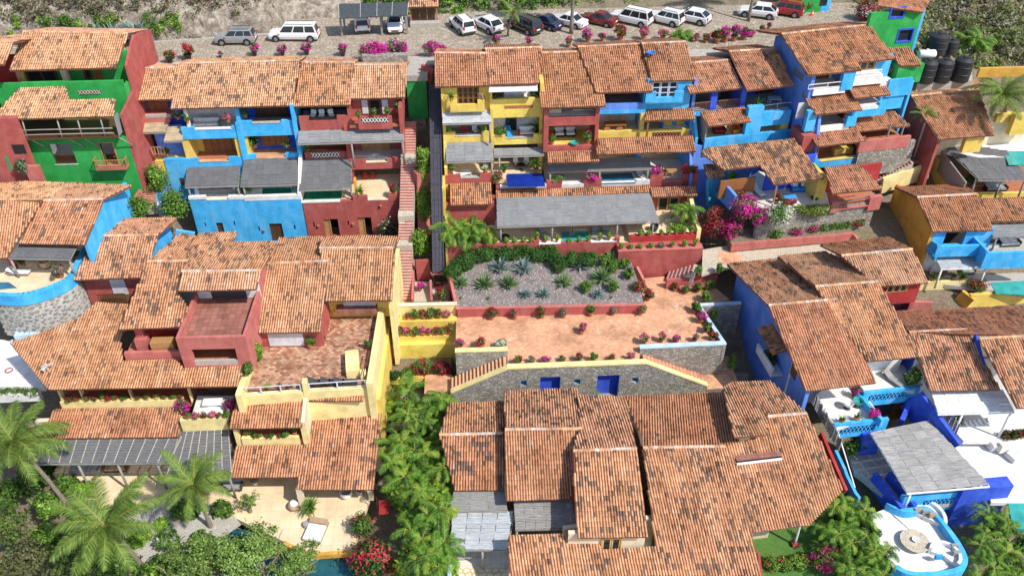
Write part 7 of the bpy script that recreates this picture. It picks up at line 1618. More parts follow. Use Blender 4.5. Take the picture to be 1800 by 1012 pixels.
P = Zp(z15(935,850),zq); t = table(P,'round stone coloured table in the middle of the round terrace',2.2,1,.45,True,'path'); P3 = P + Vector((0,0,.45)); t = thing('white_bowl','small white bowl on the round terrace table','bowl',P3); part('bowl',MB().lathe([(.12,0),(.25,.12),(.26,.2),(.2,.18),(.03,.08)],12,P3),'trim_white',t)

# ================================================================== left: blue terrace house
N1 = thing('blue_terrace_house','house with blue gable and a curved sky blue terrace wall at the left','house',Zp(z8(200,440),-9))
n1 = shed(N1,z8(84,323),z8(378,330),z8(462,128),z8(196,133),z=-6.0,s=20,pal='red',dark=.10,level=False)
n2 = shed(N1,z8(-60,398),z8(28,388),z8(190,132),z8(-20,134),z=-6.6,s=20,pal='warm',dark=.04,level=False,cap=False)
backslope(N1,n1[3],n1[2],[z8(586,68),z8(330,58)],12,'pale',.04); backslope(N1,n2[3],n1[3],[z8(335,58),z8(110,50),z8(-40,62)],12,'pale',.05)
fn1 = FrL(z8(84,323),z8(378,330),-6.0); un = fn1.loc(n1[1]).x - .35
vr = fn1.loc(n1[2]).y; sidewall(N1,'gable_wall','sky_blue',fn1,un,[(.4,-13),(vr + 5,-13),(vr + 5,n1[2].z - 1.2),(vr,n1[2].z - .18),(.4,-6.02)],.3)
bz(N1,'back_wall','cream',fn1,un - 14,un,3.2,3.5,-9,-6)
pergola(N1,[Zp(z8(36,386),-6.75),Zp(z8(312,392),-6.75),Zp(z8(345,330),-6.5),Zp(z8(82,322),-6.5)],8,2,'lath_dark',[(.02,),(.97,)],zfloor=-9)
flat(N1,'terrace','deck_cream',[z8(-40,545),z8(-40,400),z8(380,380),z8(350,440),z8(300,500),z8(150,545)],-9.0,.4)
flat(N1,'pool_water','pool_sky',[z8(-40,497),z8(38,495),z8(75,520),z8(-40,530)],-8.95,.06)
bx(N1,'red_pier','red',Fr(0,z8(50,450),z=-9),z8(25,385),z8(78,455),0,.5)
lounger(Zp(z8(90,460),-9),1.5,'white lounger at the edge of the pergola shade on the curved terrace','fabric_white'); pot(Zp(z8(275,475),-9),'grey',1.7,'grey-green agave pot on the curved terrace'); pot(Zp(z8(240,487),-9),'grey',.9,'small pot beside the agave pot on the curved terrace')
for i,x in enumerate((105,330)): pot(Zp(z8(x,420 if i == 0 else 395),-9),'bush',1.1,('dark plant behind the red pier','plant by the blue gable corner')[i])
P = Zp(z8(210,430),-9); t = thing('arch_chair','round rattan chair in the pergola shade of the curved terrace','chair',P); part('shell',MB().lathe([(.3,.1),(.5,.3),(.55,.8),(.5,.8),(.4,.4),(.05,.35)],16,P),'fabric_tan',t); part('foot',MB().lathe([(.32,0),(.3,.1)],12,P),'dark_wood',t)
# curved wall: blue coping band over laid stones
cw = smooth_line([(-60,548),(0,556),(100,556),(200,530),(290,492),(335,455),(350,420),(385,352),(420,312)],4)
T = [Zp(z8(*p),-8.45) for p in cw]
def ribbon(h,name,mat,pts,z0,z1,th,zt=None):
    m = MB(); n = len(pts)
    for i in range(n - 1):
        a,b = pts[i],pts[i + 1]; d = (b - a); s_ = Vector((-d.y,d.x,0)).normalized() * th
        q = [a,b,b + s_,a + s_]; m.hexa([Vector((p.x,p.y,z0)) for p in q],[Vector((p.x,p.y,z1)) for p in q])
    return part(name,m,mat,h)
ribbon(N1,'terrace_coping','sky_blue',T,-9.5,-8.45,.5)
stw = ribbon(N1,'stone_wall','stone_mortar',[p + Vector((0,.12,0)) for p in T[:26]],-13.2,-9.5,.3)
# each visible stone is its own piece
stones = []
for k in range(5):
    m = MB(); n = 7; r_ = [random.uniform(.75,1.15) for _ in range(n)]
    b = [(math.cos(6.283 * i / n) * r_[i],0,math.sin(6.283 * i / n) * r_[i] * .8) for i in range(n)]
    m.add(b + [(x * .7,-.35,z * .7) for x,_,z in b],[tuple(range(n,2 * n))] + [((i + 1) % n,i,n + i,n + (i + 1) % n) for i in range(n)])
    me = m.mesh('stone'); me.materials.append(MAT('stone_piece')); stones.append(me)
cum = [0]
for a,b in zip(T,T[1:26]): cum.append(cum[-1] + (b - a).xy.length)
off = rootloc(N1); placed = []
tries = 0
while len(placed) < 190 and tries < 9000:
    tries += 1; s = random.uniform(0,cum[-1]); z = random.uniform(-12.9,-9.65); r_ = random.uniform(.13,.27)
    if any((s - a) ** 2 + ((z - b)) ** 2 < (.88 * (r_ + c)) ** 2 for a,b,c in placed): continue
    placed.append((s,z,r_)); i = max(k for k in range(len(cum)) if cum[k] <= s); i = min(i,len(cum) - 2)
    a,b = T[i],T[i + 1]; p = a.lerp(b,(s - cum[i]) / max(1e-6,cum[i + 1] - cum[i])); d = b - a
    o = bpy.data.objects.new('stone',random.choice(stones)); COL.objects.link(o); o.parent = stw
    nrm_ = Vector((d.y,-d.x,0)).normalized(); o.location = Vector((p.x,p.y + .12,z)) - off + nrm_ * .005; o.rotation_euler = (0,random.choice((0,3.1416)),math.atan2(d.y,d.x)); o.scale = (r_,r_ * .55,r_)
lg = [Zp(z8(*p),-12.6) for p in smooth_line([(60,735),(130,728),(200,708),(290,680),(350,645),(395,600),(412,575)],3)]
ribbon(N1,'lower_ledge','pale_blue',lg,-14,-12.6,.9)
wq = [Zp(z8(*p),-13.2) for p in ((-60,560),(10,575),(60,700))]; ribbon(N1,'side_wall','sky_blue',wq,-16,-11.2,.3)
wr = thing('white_roof_terrace','white flat roof terrace with a black hose ring at the left edge','terrace',Zp(z8(60,850),-14))
flat(wr,'slab','white',[z8(-60,745),z8(55,755),z8(200,960),z8(-60,960)],-14.4,.5); part('edge_wall',MB().bar(Zp(z8(58,762),-14.2),Zp(z8(205,960),-14.4),.3,.6),'lilac_white',wr)
P = Zp(z8(40,888),-14.38); m = MB(); m.tube([P + Vector((.3 * math.cos(a * .5236),.3 * math.sin(a * .5236),.04)) for a in range(13)],.05,6); t = part('hose_ring',m,'deep_red'); tag(t,'dark red coiled ring lying on the white roof terrace','hose')
bx(wr,'planter','white',Fr(0,z12(100,160),z=-15),z12(-40,150),z12(200,175),0,.4); hedge([Zp(z12(-30,140),-14.9),Zp(z12(180,145),-14.9)],.8,.6,GREENS + [(.2,.2,.08)],'low planting strip in front of the white roof terrace',1300,.14)

# small house with blue gable
N3 = thing('small_gable_house','small tiled house with a blue gable and dark balcony railing','house',Zp(z8(480,560),-11.5))
g1 = shed(N3,z8(326,486),z8(640,474),z8(706,285),z8(424,292),z=-8.85,s=20,pal='warm',dark=.13,level=False)
backslope(N3,g1[3],g1[2],[z8(788,212),z8(505,216)],12,'warm',.06)
f3_ = FrL(z8(326,486),z8(640,474),-8.85); u3 = f3_.loc(g1[1]).x - .3; v3 = f3_.loc(g1[2]).y
sidewall(N3,'gable_wall','sky_blue',f3_,u3,[(.4,-13),(v3 + 4.5,-13),(v3 + 4.5,g1[2].z - 1.1),(v3,g1[2].z - .18),(.4,-8.88)],.25)
bz(N3,'front_wall','red',f3_,.3,u3,.9,1.1,-13,-8.8); bx(N3,'curtain_door','lilac_white',f3_,z8(482,480),z8(572,548),.8,.08)
A_,B_ = f3_.V(z8(446,588),-.3),f3_.V(z8(566,586),-.3); railing(N3,[f3_.W(A_.x,-.3,A_.z),f3_.W(B_.x,-.3,A_.z)],.95,'dark_wood',sp=.2,bar=.06); bz(N3,'balcony_floor','dark_wood',f3_,A_.x - .1,B_.x + .1,-.4,.9,A_.z - .15,A_.z)
part('blue_wall',MB().bar(Zp(z8(765,262),-9.0) - Vector((0,0,1)),Zp(z8(850,275),-9.6) - Vector((0,0,1)),.3,2),'sky_blue',N3)

# red terrace house
N4 = thing('red_terrace_house','tiled house with a square red roof terrace at left centre','house',Zp(z8(950,860),-12))
a1 = shedpoly(N4,z8(529,705),z8(800,694),[z8(838,612),z8(788,540),z8(838,401),z8(658,404)],z=-8.8,s=18,pal='warm',dark=.15,cap=(5,4))
a2 = shed(N4,z8(798,534),z8(1140,527),z8(1162,444),z8(812,448),z=-7.0,s=19,pal='pale',dark=.04)
backslope(N4,a1[5],a1[4],[z8(900,300),z8(800,281)],8,'warm',.12); backslope(N4,a2[3],a2[2],[z8(1225,352),z8(1225,317),z8(1034,320),z8(1054,273),z8(880,283)],8,'warm',.12)
f4_ = FrL(z8(780,745),z8(1092,738),-8.6); Uf = lambda p,v: f4_.V(p,v).x
u_a,u_b = 0,Uf(z8(1090,740),0); zb_ = f4_.V(z8(900,880),0).z - .4
holewall(N4,'front_wall','rose',f4_,u_a,u_b,zb_,-8.6,0,.3,[hole(f4_,z8(848,795),z8(1064,862),0)])
bz(N4,'room_floor','terracotta',f4_,.1,u_b - .1,.35,3,zb_,f4_.V(z8(900,862),0).z); bz(N4,'room_back','red',f4_,.1,u_b - .1,3,3.2,zb_,-9.5); bx(N4,'sill','concrete',f4_,z8(860,846),z8(1064,862),.05,.2)
bz(N4,'terrace_floor','tile_floor_red',f4_,.25,u_b - .25,.3,6.2,-9.5,-9.3);
sidewall(N4,'left_parapet','rose',f4_,0,[(.31,zb_),(6.4,zb_),(6.4,-8.6),(.31,-8.6)],.25); sidewall(N4,'right_parapet','rose',f4_,u_b - .25,[(.31,zb_),(9,zb_),(9,-7.1),(6,-7.4),(6,-8.6),(.31,-8.6)],.25)
bz(N4,'terrace_back','white',f4_,.2,u_b,6.0,6.2,-9.3,-6.9); bz(N4,'back_dark_panel','charcoal',f4_,1.4,u_b - 1.2,5.95,6.0,-9.3,-7.4)  # flat charcoal panel stands in for the shaded inside of a doorway
# loggia under the left roof
zl = -11.6; f5_ = FrL(z8(552,840),z8(800,832),zl)
bx(N4,'loggia_parapet','rose',f5_,z8(550,812),z8(812,842),0,.3); bz(N4,'loggia_floor','terracotta',f5_,0,6,.3,3,zl - .4,zl + .05); bz(N4,'loggia_back','deep_red',f5_,.4,4.6,2.4,2.6,zl,-8.9); bx(N4,'loggia_seat','rose',f5_,z8(595,755),z8(665,800),.8,.9); bx(N4,'wood_slab','light_wood',f5_,z8(665,768),z8(780,805),.5,.8)
bz(N4,'column','red',f5_,f5_.V(z8(600,720),1.2).x,f5_.V(z8(635,720),1.2).x,1.2,1.6,zl,-9)

# big low roof with yellow columns
N5 = thing('yellow_column_house','wide low tiled roof on yellow columns with rows of flower pots','house',Zp(z12(600,200),-15))
b5 = shedpoly(N5,z8(215,972),z8(1058,957),[z8(1088,868),z8(810,878),z8(795,838),z8(548,845),z8(535,740),z8(640,600),z8(430,585),z8(350,655),z8(200,715),z8(48,765)],z=-12.3,s=15,pal='warm',dark=.025)
f6 = FrL(z12(300,200),z12(880,190),-15.0); Us = lambda p,v: f6.V(p,v).x
bx(N5,'parapet','cream_yellow',f6,z12(285,182),z12(885,212),0,.4); zf_ = f6.V(z12(600,182),0).z
for a in (285,388,622,905): bx(N5,'column','cream_yellow',f6,z12(a - 14,105),z12(a + 14,185),.1,.45)
bz(N5,'gallery_back','deep_red',f6,-1,Us(z12(1120,180),0),2.6,2.8,-16,-12.2); bz(N5,'gallery_floor','terracotta',f6,-.5,Us(z12(900,180),0),.3,2.6,-15.6,zf_ - .5)
potrow([z12(*p) for p in ((340,182),(372,180),(425,178),(460,178),(497,177),(530,177),(560,176),(597,175),(668,172),(712,171),(755,170),(796,169),(835,168),(872,167))],['red','mixed','mixed','red','bush','red','mixed','bush'],.95,'between the yellow columns','gallery pots',frv=(f6,.15),pm='glaze_yellow')
lr = shed(N5,z12(185,354),z12(855,346),z12(862,206),z12(262,214),z=-16.1,s=18,pal='red',dark=.07,cap=False)
bz(N5,'base_wall','cream',f6,-2.5,Us(z12(1100,300),0),-.6,-.2,-21,-16.2)
# white terrace with pots on a yellow planter
flat(N5,'white_terrace','white',[z12(915,250),z12(945,150),z12(1118,150),z12(1090,255)],-15.2,.4); f7 = FrL(z12(860,310),z12(1092,300),-16); bx(N5,'yellow_planter','cream_yellow',f7,z12(858,268),z12(1094,312),0,.5); bz(N5,'dark_door','dark_wood',f6,Us(z12(985,140),1),Us(z12(1115,135),1),1.6,1.7,-15.2,-12.9)
P = Zp(z12(1020,195),-15.2); t = thing('low_white_table','white slab table on the little white terrace','table',P); part('table_top',MB().box(P.x - .8,P.x + .8,P.y - .4,P.y + .4,P.z + .35,P.z + .45),'trim_white',t); part('base',MB().box(P.x - .4,P.x + .4,P.y - .2,P.y + .2,P.z,P.z + .349),'white',t)
potrow([z12(*p) for p in ((903,268),(945,266),(980,264),(1015,263),(1050,262),(1085,262))],['mixed','pink','red','pink','red','bush'],.95,'on the yellow planter of the white terrace','terrace pots',frv=(f7,.2),pm='glaze_yellow')
shrub(Zp(z12(880,235),-15.8),(.7,.6,.8),[(.5,OLIVE,1),(.5,MAG,1.05)],'magenta vine at the left of the little white terrace',900,.15); shrub(Zp(z12(1105,225),-15.4),(.45,.45,.7),[(.4,GREENS,1),(.6,MAG,1.05)],'magenta bougainvillea at the right of the little white terrace',700,.15)
pergola(N5,[Zp(z12(178,474),-16.8),Zp(z12(808,470),-16.8),Zp(z12(868,346),-16.35),Zp(z12(205,352),-16.35)],12,1,'lath_dark',[(.3,),(.6,),(.9,)],'lath_warm',zfloor=-20.2,nl=16,battens='concrete'); pergola(N5,[Zp(z12(795,545),-17.2),Zp(z12(1108,532),-17.2),Zp(z12(1092,314),-16.4),Zp(z12(862,322),-16.4)],7,3,'lath_dark',[(.1,),(.95,)],'lath_warm',zfloor=-20.2,battens='concrete')
flat(N5,'patio','deck_cream',[z12(250,520),z12(300,440),z12(1150,440),z12(1130,720),z12(860,900),z12(600,800)],-20.25,.4)
flat(N5,'stone_paving','concrete',[z12(560,700),z12(1060,660),z12(1150,760),z12(860,960),z12(640,960)],-20.2,.2)
sofa(Zp(z12(420,510),-20.2),0,2.4,'grey curved sofa in front of the dark pergola','fabric_grey','grey_wood',3); sofa(Zp(z12(560,500),-20.2),0,1.8,'brown wooden daybed in the shade of the dark pergola','fabric_tan','dark_wood',2); sofa(Zp(z12(1115,590),-20.2),0,1.6,'grey sofa at the right of the patio below the pergola','fabric_grey','charcoal',2)
an = thing('roof_antenna','small metal antenna standing on the low tiled roof','antenna',Zp(z8(215,890),-11.7)); P = an.location.copy(); part('mast',MB().tube([P,P + Vector((0,0,.8))],.05,6),'dish_grey',an); part('arm',MB().bar(P + Vector((-.4,0,.55)),P + Vector((.5,.1,.7)),.12,.08),'dish_grey',an); part('panel',MB().bar(P + Vector((-.3,-.25,.3)),P + Vector((-.05,.2,.65)),.35,.05),'dish_grey',an)

# ================================================================== yellow terrace house
N6 = thing('yellow_terrace_house','house with paired tiled roofs round a brick terrace with yellow walls','house',Zp(z9(450,900),-14))
c1 = shed(N6,z9(548,407),z9(915,403),z9(928,112),z9(512,114),z=-10.0,s=19,pal='warm',dark=.05)
c2 = shed(N6,z9(130,584),z9(517,579),z9(560,186),z9(216,200),z=-10.9,s=19,pal='pale',dark=.03)
backslope(N6,c1[3],c1[2],[z9(958,54),z9(700,48),z9(520,58)],12,'warm',.05); backslope(N6,c2[3],c2[2],[z9(520,130),z9(530,52),z9(285,60),z9(200,215)],12,'warm',.06)
ztr = -13.0
flat(N6,'terrace','brick_terrace',[z9(85,900),z9(150,640),z9(520,640),z9(545,440),z9(850,440),z9(825,700),z9(770,890)],ztr,.4)
f8 = FrL(z9(130,584),z9(517,579),-10.9); f9 = FrL(z9(548,407),z9(915,403),-10.0)
bz(N6,'left_front','red',f8,.3,f8.loc(c2[1]).x - .1,.5,.8,ztr - 2,-10.85); bx(N6,'curtains','lilac_white',f8,z9(218,580),z9(428,655),.42,.1); sidewall(N6,'left_side','red',f8,f8.loc(c2[1]).x - .3,[(.5,ztr),(9,ztr),(9,-9.6),(.5,-10.9)],.25); sidewall(N6,'left_wall','rose',f8,.1,[(.5,ztr - 3),(9,ztr - 3),(9,-8.7),(.5,-10.92)],.3)
bz(N6,'right_front','yellow',f9,-.3,f9.loc(c1[1]).x - .3,1.4,1.7,ztr,-9.6); bx(N6,'curtains','lilac_white',f9,z9(640,405),z9(825,447),1.2,.1); bx(N6,'doorstep','tile_floor_red',f9,z9(600,458),z9(830,478),.6,.8); bz(N6,'right_end','cream_yellow',f9,f9.loc(c1[1]).x - .4,f9.loc(c1[1]).x - .05,.3,8,-18,-10.1)
def thick(h,nm,mt,a,b,w_,top,bot):
    m = MB(); a = Vector(a); b = Vector(b); d = (b - a); s_ = Vector((-d.y,d.x,0)).normalized() * w_ / 2; q = [a - s_,b - s_,b + s_,a + s_]; m.hexa([Vector((p.x,p.y,bot)) for p in q],[Vector((p.x,p.y,top)) for p in q]); return part(nm,m,mt,h)
thick(N6,'side_wall','cream_yellow',Zp(z9(855,450),-12.1),Zp(z9(788,865),-12.1),.55,-12.1,-20); thick(N6,'side_wall_low','yellow',Zp(z9(888,450),-13.5),Zp(z9(835,985),-15.2),.5,-14.6,-20)
thick(N6,'left_parapet','cream_yellow',Zp(z9(122,735),-12.2),Zp(z9(60,935),-12.3),.5,-12.2,-16); fA = FrL(z9(60,940),z9(440,915),ztr)
bz(N6,'front_wall','cream_yellow',fA,0,fA.V(z9(800,870),0).x,-.05,.35,-17,ztr + .1); bx(N6,'pier','cream_yellow',fA,z9(412,865),z9(455,940),-.1,.6)
for a,b in ((z9(80,935),z9(412,915)),(z9(456,900),z9(768,882))):
    A_,B_ = fA.V(a,.1),fA.V(b,.1); railing(N6,[fA.W(A_.x,.1,ztr + .1),fA.W(B_.x,.1,ztr + .1)],.75,'lilac_white',sp=1.6,name='white_railing',bar=.1)
bx(N6,'yellow_stair_box','cream_yellow',FrL(z9(655,840),z9(735,830),ztr),z9(658,800),z9(740,838),0,2.6); bx(N6,'planter_box','cream_yellow',FrL(z9(735,850),z9(770,845),ztr),z9(738,815),z9(775,850),0,.6); railing(N6,[Zp(z9(760,850),ztr + .3),Zp(z9(795,720),ztr + .3)],.8,'dark_wood',sp=1.0,bar=.05)
for p,kd,s,lb in (((575,478),'palmpot',1.3,'dark potted plant in the corner by the red wall of the brick terrace'),((527,640),'bush',1.1,'clay pot at the corner of the curtained room'),((460,668),'bush',1.5,'large pot right of the white curtains'),((785,670),'bush',1.1,'small pot at the inner side of the yellow terrace wall'),((120,810),'bush',1.4,'green plant on the left yellow parapet')): pot(Zp(z9(*p),ztr if p[0] != 120 else -12.2),kd,s,lb)
shrub(Zp(z9(175,740),ztr),(.55,.5,1.1),[(1,LIME,1)],'tall lime green shrub by the red wall of the brick terrace',1100,.2)
P = Zp(z9(335,905),ztr)
for i,x in enumerate((228,300,350)): pot(Zp(z9(x,898),ztr),('fern','grey','grey')[i],.9,f'small plant behind the white terrace rail, {ORD[i]} from the left')
for i,x in enumerate((510,585,660)): lounger(Zp(z9(x,872),ztr),1.57,f'dark lounger behind the right white rail, {ORD[i]} from the left','charcoal','black')
# lower yellow storeys
zs = -14.65; s1 = shed(N6,z13(66,267),z13(432,260),z13(458,116),z13(103,122),z=zs,s=17,pal='red',dark=.03,cap=False)
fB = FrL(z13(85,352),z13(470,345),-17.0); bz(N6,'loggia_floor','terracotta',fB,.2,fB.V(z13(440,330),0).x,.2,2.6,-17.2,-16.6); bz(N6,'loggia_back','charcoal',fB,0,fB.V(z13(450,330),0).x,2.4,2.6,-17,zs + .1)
for a,b in ((z13(82,268),z13(128,356)),(z13(425,262),z13(472,350))): bx(N6,'loggia_pier','cream_yellow',fB,a,b,-.02,.5)
bx(N6,'loggia_parapet','cream_yellow',fB,z13(126,318),z13(426,356),0,.35); sidewall(N6,'loggia_side','cream',fB,fB.V(z13(470,345),0).x - .3,[(.0,-17.6),(3.4,-17.6),(3.4,ztr),(0,zs + .3)],.3)
potrow([z13(*p) for p in ((195,322),(225,322),(258,321),(288,320),(318,319),(350,318))],['bush','mixed','red','bush','mixed','bush'],.85,'on the yellow loggia parapet','loggia pots',frv=(fB,.15),pm='glaze_yellow'); pot(fB.W(*fB.V(z13(150,300),.4)),'bush',1.2,'dark plant at the left of the yellow loggia'); pot(fB.W(*fB.V(z13(400,295),.4)),'bush',1.1,'dark plant at the right of the yellow loggia')
s2 = shedpoly(N6,z13(405,574),z13(790,574),[z13(835,186),z13(497,187),z13(471,349),z13(100,356),z13(70,514),z13(411,510)],z=-18.1,s=16.5,pal='red',dark=.05)
fC = FrL(z13(480,185),z13(812,185),-16.0); bz(N6,'window_wall','cream_yellow',fC,0,fC.V(z13(815,170),0).x,.0,.3,-17,ztr - .1); shed(N6,z13(470,131),z13(742,123),z13(742,90),z13(476,96),fr=fC,v=-.7,s=20,pal='red',dark=.05,cap=False)
for a,b,mt in ((z13(525,132),z13(580,152),'lilac_white'),(z13(584,130),z13(635,150),'glass'),(z13(640,128),z13(695,148),'glass'),(z13(705,126),z13(738,150),'pale_blue')): bx(N6,'window',mt,fC,a,b,-.05,.08)
bx(N6,'yellow_shelf','lemon',fC,z13(490,150),z13(745,168),-.12,.2)
zdk = -20.5
flat(N6,'deck','deck_cream',[z13(90,715),z13(100,500),z13(800,540),z13(690,885),z13(465,900),z13(345,838)],zdk,.5); bz(N6,'deck_back','cream',FrL(z13(100,570),z13(780,560),zdk),0,14,1.6,1.8,zdk,-17.6)
part('deck_edge',MB().bar(Zp(z13(345,850),zdk - .1),Zp(z13(465,912),zdk - .1),.3,.5),'ochre',N6); part('deck_edge',MB().bar(Zp(z13(465,912),zdk - .1),Zp(z13(690,896),zdk - .1),.3,.5),'ochre',N6)
P = Zp(z13(440,660),zdk); part('column',MB().bar(P,P + Vector((0,0,2.4)),.45,.45),'cream',N6); P = Zp(z13(785,620),zdk); part('column',MB().bar(P,P + Vector((0,0,2.4)),.4,.4),'cream',N6)
pool = thing('garden_pool','blue tiled pool below the cream deck, half hidden by leaves','pool',Zp(z13(580,970),-21)); flat(pool,'water','pool_dark',[z13(420,925),z13(690,912),z13(690,1080),z13(60,1080),z13(80,780),z13(340,860)],-21.1,.1); flat(pool,'basin','pool_dark',[z13(60,760),z13(700,905),z13(700,1090),z13(50,1090)],-21.3,.4)
P = Zp(z13(505,790),zdk)
t = thing('daybed','white mattress daybed with folded towels on the cream deck','daybed'); part('base',MB().box(-.75,.75,-1.0,1.0,0,.2),'grey_wood',t); part('mattress',MB().box(-.72,.72,-.97,.5,.201,.38),'fabric_white',t); part('back_cushion',MB().box(-.72,.72,.52,.98,.202,.6),'fabric_tan',t); part('towel',MB().box(-.1,.45,.1,.45,.381,.44),'fabric_white',t); setdown(t,P,-.25)
P = Zp(z13(398,668),zdk); t = thing('wicker_basket','round wicker basket stool with a white towel by the deck column','basket',P); part('body',MB().lathe([(.35,0),(.5,.25),(.5,.5),(.35,.65)],16,P),'fabric_tan',t); part('towel',MB().lathe([(.36,.65),(.3,.75),(.05,.8)],12,P),'fabric_white',t)
P = Zp(z13(458,758),zdk); t = thing('grey_pouf','small grey pouf beside the white daybed','pouf',P); part('body',MB().lathe([(.28,0),(.33,.15),(.28,.36),(.05,.38)],14,P),'fabric_grey',t)
P = Zp(z13(660,610),zdk); t = thing('white_armchair','round white armchair in the shade at the back of the deck','armchair',P); part('shell',MB().lathe([(.35,.05),(.5,.3),(.52,.75),(.44,.72),(.35,.42),(.05,.4)],16,P),'fabric_white',t); part('cushion',MB().lathe([(.33,.42),(.3,.5),(.05,.52)],12,P),'fabric_grey',t)
P = Zp(z13(728,595),zdk); t = thing('grey_armchair','small grey armchair beside the round white one','armchair',P); part('shell',MB().lathe([(.28,.05),(.36,.3),(.38,.65),(.3,.62),(.25,.4),(.05,.38)],14,P),'fabric_grey',t)
pot(Zp(z13(480,690),zdk),'palmpot',1.5,'tall potted plant against the deck column'); pot(Zp(z13(200,548),zdk),'grey',1.3,'white urn plant at the back left of the deck',pm='glaze_white'); pot(Zp(z13(875,1000),-20.6),'mixed',1.7,'large clay flower pot beside the red flowering bush')

# ================================================================== flower steps between house and plaza
FS = thing('flower_steps','stepped yellow planter wall filled with flower pots beside the plaza','planter',Zp(z9(1080,700),-18))
fF = FrL(z9(920,436),z9(1272,428),-13.8); Uz = lambda p,v: fF.V(p,v).x; uz = Uz(z9(1272,428),0)
bz(FS,'back_wall','cream_yellow',fF,0,uz,-.05,.3,-19,-13.8); bz(FS,'coping','cream',fF,-.05,uz + .05,-.1,.36,-13.8,-13.72)
bz(FS,'upper_shelf','yellow',fF,.1,uz,-.9,-.05,-19,-15.0); bz(FS,'lower_shelf','yellow',fF,-.6,uz - .05,-1.9,-.9,-19,-16.0); bz(FS,'lower_wall','lemon',fF,-.7,uz - .1,-2.4,-1.9,-20,-16.6)
potrow([z9(*p) for p in ((940,512),(1000,510),(1043,508),(1090,507),(1133,505),(1178,503),(1220,501))],['red','mixed','bush','mixed','mixed','mixed','pink'],1.15,'on the upper yellow flower shelf','flower shelf pots',-15.0)
potrow([z9(*p) for p in ((905,605),(955,603),(1000,600),(1040,600),(1085,598),(1120,597),(1160,596),(1195,595),(1235,593))],['red','mixed','pink','bush','pink','magenta','red','bush','mixed'],1.2,'on the lower yellow flower shelf','flower shelf pots',-16.0)
part('shrub_bed',MB().bar(Zp(z9(905,850),-18.4),Zp(z9(1240,835),-18.4),.35,.7),'yellow',FS)
flat(FS,'bed_floor','soil',[z9(880,720),z9(1250,700),z9(1240,835),z9(905,850)],-18.3,.6)
shrub(Zp(z9(1085,810),-18.2),(1.0,.7,.95),[(.7,GREENS,1),(.3,CRIM,1.05)],'large flowering shrub in a yellow pot at the foot of the flower steps',1800,.16); shrub(Zp(z9(1195,810),-18.2),(.95,.7,.8),[(.55,DEEP,1),(.45,CRIM,1.05)],'dark red flowering shrub beside the stone stair',1500,.16); shrub(Zp(z9(1000,835),-18.2),(.7,.6,.6),[(1,GREENS,1)],'low green shrub at the left foot of the flower steps',700,.16); shrub(Zp(z9(925,840),-18.2),(.6,.5,.5),[(1,DEEP,1)],'small dark shrub against the yellow side wall',500,.16)

# ================================================================== bottom centre: three tiled houses
M1 = thing('twin_roof_house','pair of mottled tiled gables with grey pergolas at bottom centre left','house',Zp(z14(400,640),-20))
m1 = shed(M1,z14(84,578),z14(334,576),z14(328,292),z14(8,298),z=-17.0,s=18,pal='red',dark=.16,patch=.8); backslope(M1,m1[3],m1[2],[z14(328,132),z14(55,142)],14,'warm',.12)
m2 = shed(M1,z14(346,630),z14(670,620),z14(732,268),z14(340,272),z=-16.2,s=18,pal='red',dark=.02); backslope(M1,m2[3],m2[2],[z14(707,68),z14(333,80)],14,'warm',.13)
fM = FrL(z14(84,578),z14(334,576),-17.0); bz(M1,'core_wall','cream',fM,.3,13,2,8,-21,-17.0)
pergola(M1,[Zp(z14(62,684),-17.6),Zp(z14(350,682),-17.6),Zp(z14(332,580),-17.3),Zp(z14(84,582),-17.3)],3,2,'lath_warm',(),zfloor=-21,nl=14); pergola(M1,[Zp(z14(392,776),-17.6),Zp(z14(702,768),-17.6),Zp(z14(672,624),-17.0),Zp(z14(384,632),-17.0)],6,2,'lath_warm',[(.02,)],zfloor=-21)
pergola(M1,[Zp(z14(62,878),-18.2),Zp(z14(352,876),-18.2),Zp(z14(388,682),-17.8),Zp(z14(76,688),-17.8)],4,3,'lath_pale',[(.02,),(.55,),(.97,)],zfloor=-21,wobble=.03)
flat(M1,'white_patio','marble',[z14(58,1100),z14(64,860),z14(360,860),z14(360,1100)],-20.9,.4); part('side_wall',MB().bar(Zp(z14(62,880),-19.5),Zp(z14(62,1060),-19.7),.25,3),'pale_blue',M1); railing(M1,[Zp(z14(80,925),-20.2),Zp(z14(240,920),-20.2)],1.1,'grey_wood',sp=.8,bar=.06)
m = MB()
for i in range(7):
    for j in range(2):
        P = Zp(z14(110 + 36 * i + 10 * j,985 + 22 * j),-20.88); m.tube([P + Vector((.28 * math.cos(k * .7854),.2 * math.sin(k * .7854) * (1 + .3 * (i % 2)),.003 * j)) for k in range(9)],.03,4)
part('floor_pattern',m,'glaze_yellow',M1)
bn = thing('green_bin','small green bin at the bottom edge beside the tiled step','bin',Zp((782,1005),-21)); P = bn.location.copy(); part('body',MB().lathe([(.3,0),(.36,.6),(.38,.62)],14,P),'green',bn); part('lid',MB().lathe([(.39,.62),(.36,.68),(.05,.74)],14,P),'green',bn)
M2 = thing('middle_roof_house','long mottled tiled roof in the bottom centre with a yellow window under its eave','house',Zp(z14(900,850),-18))
q1 = shedpoly(M2,z14(705,818),z14(1058,813),[z14(1005,367),z14(684,380)],z=-15.3,s=11.5,pal='warm',dark=.10,cap=(3,2)); backslope(M2,q1[3],q1[2],[z14(946,108),z14(708,104),z14(712,272),z14(690,340)],10,'warm',.10)
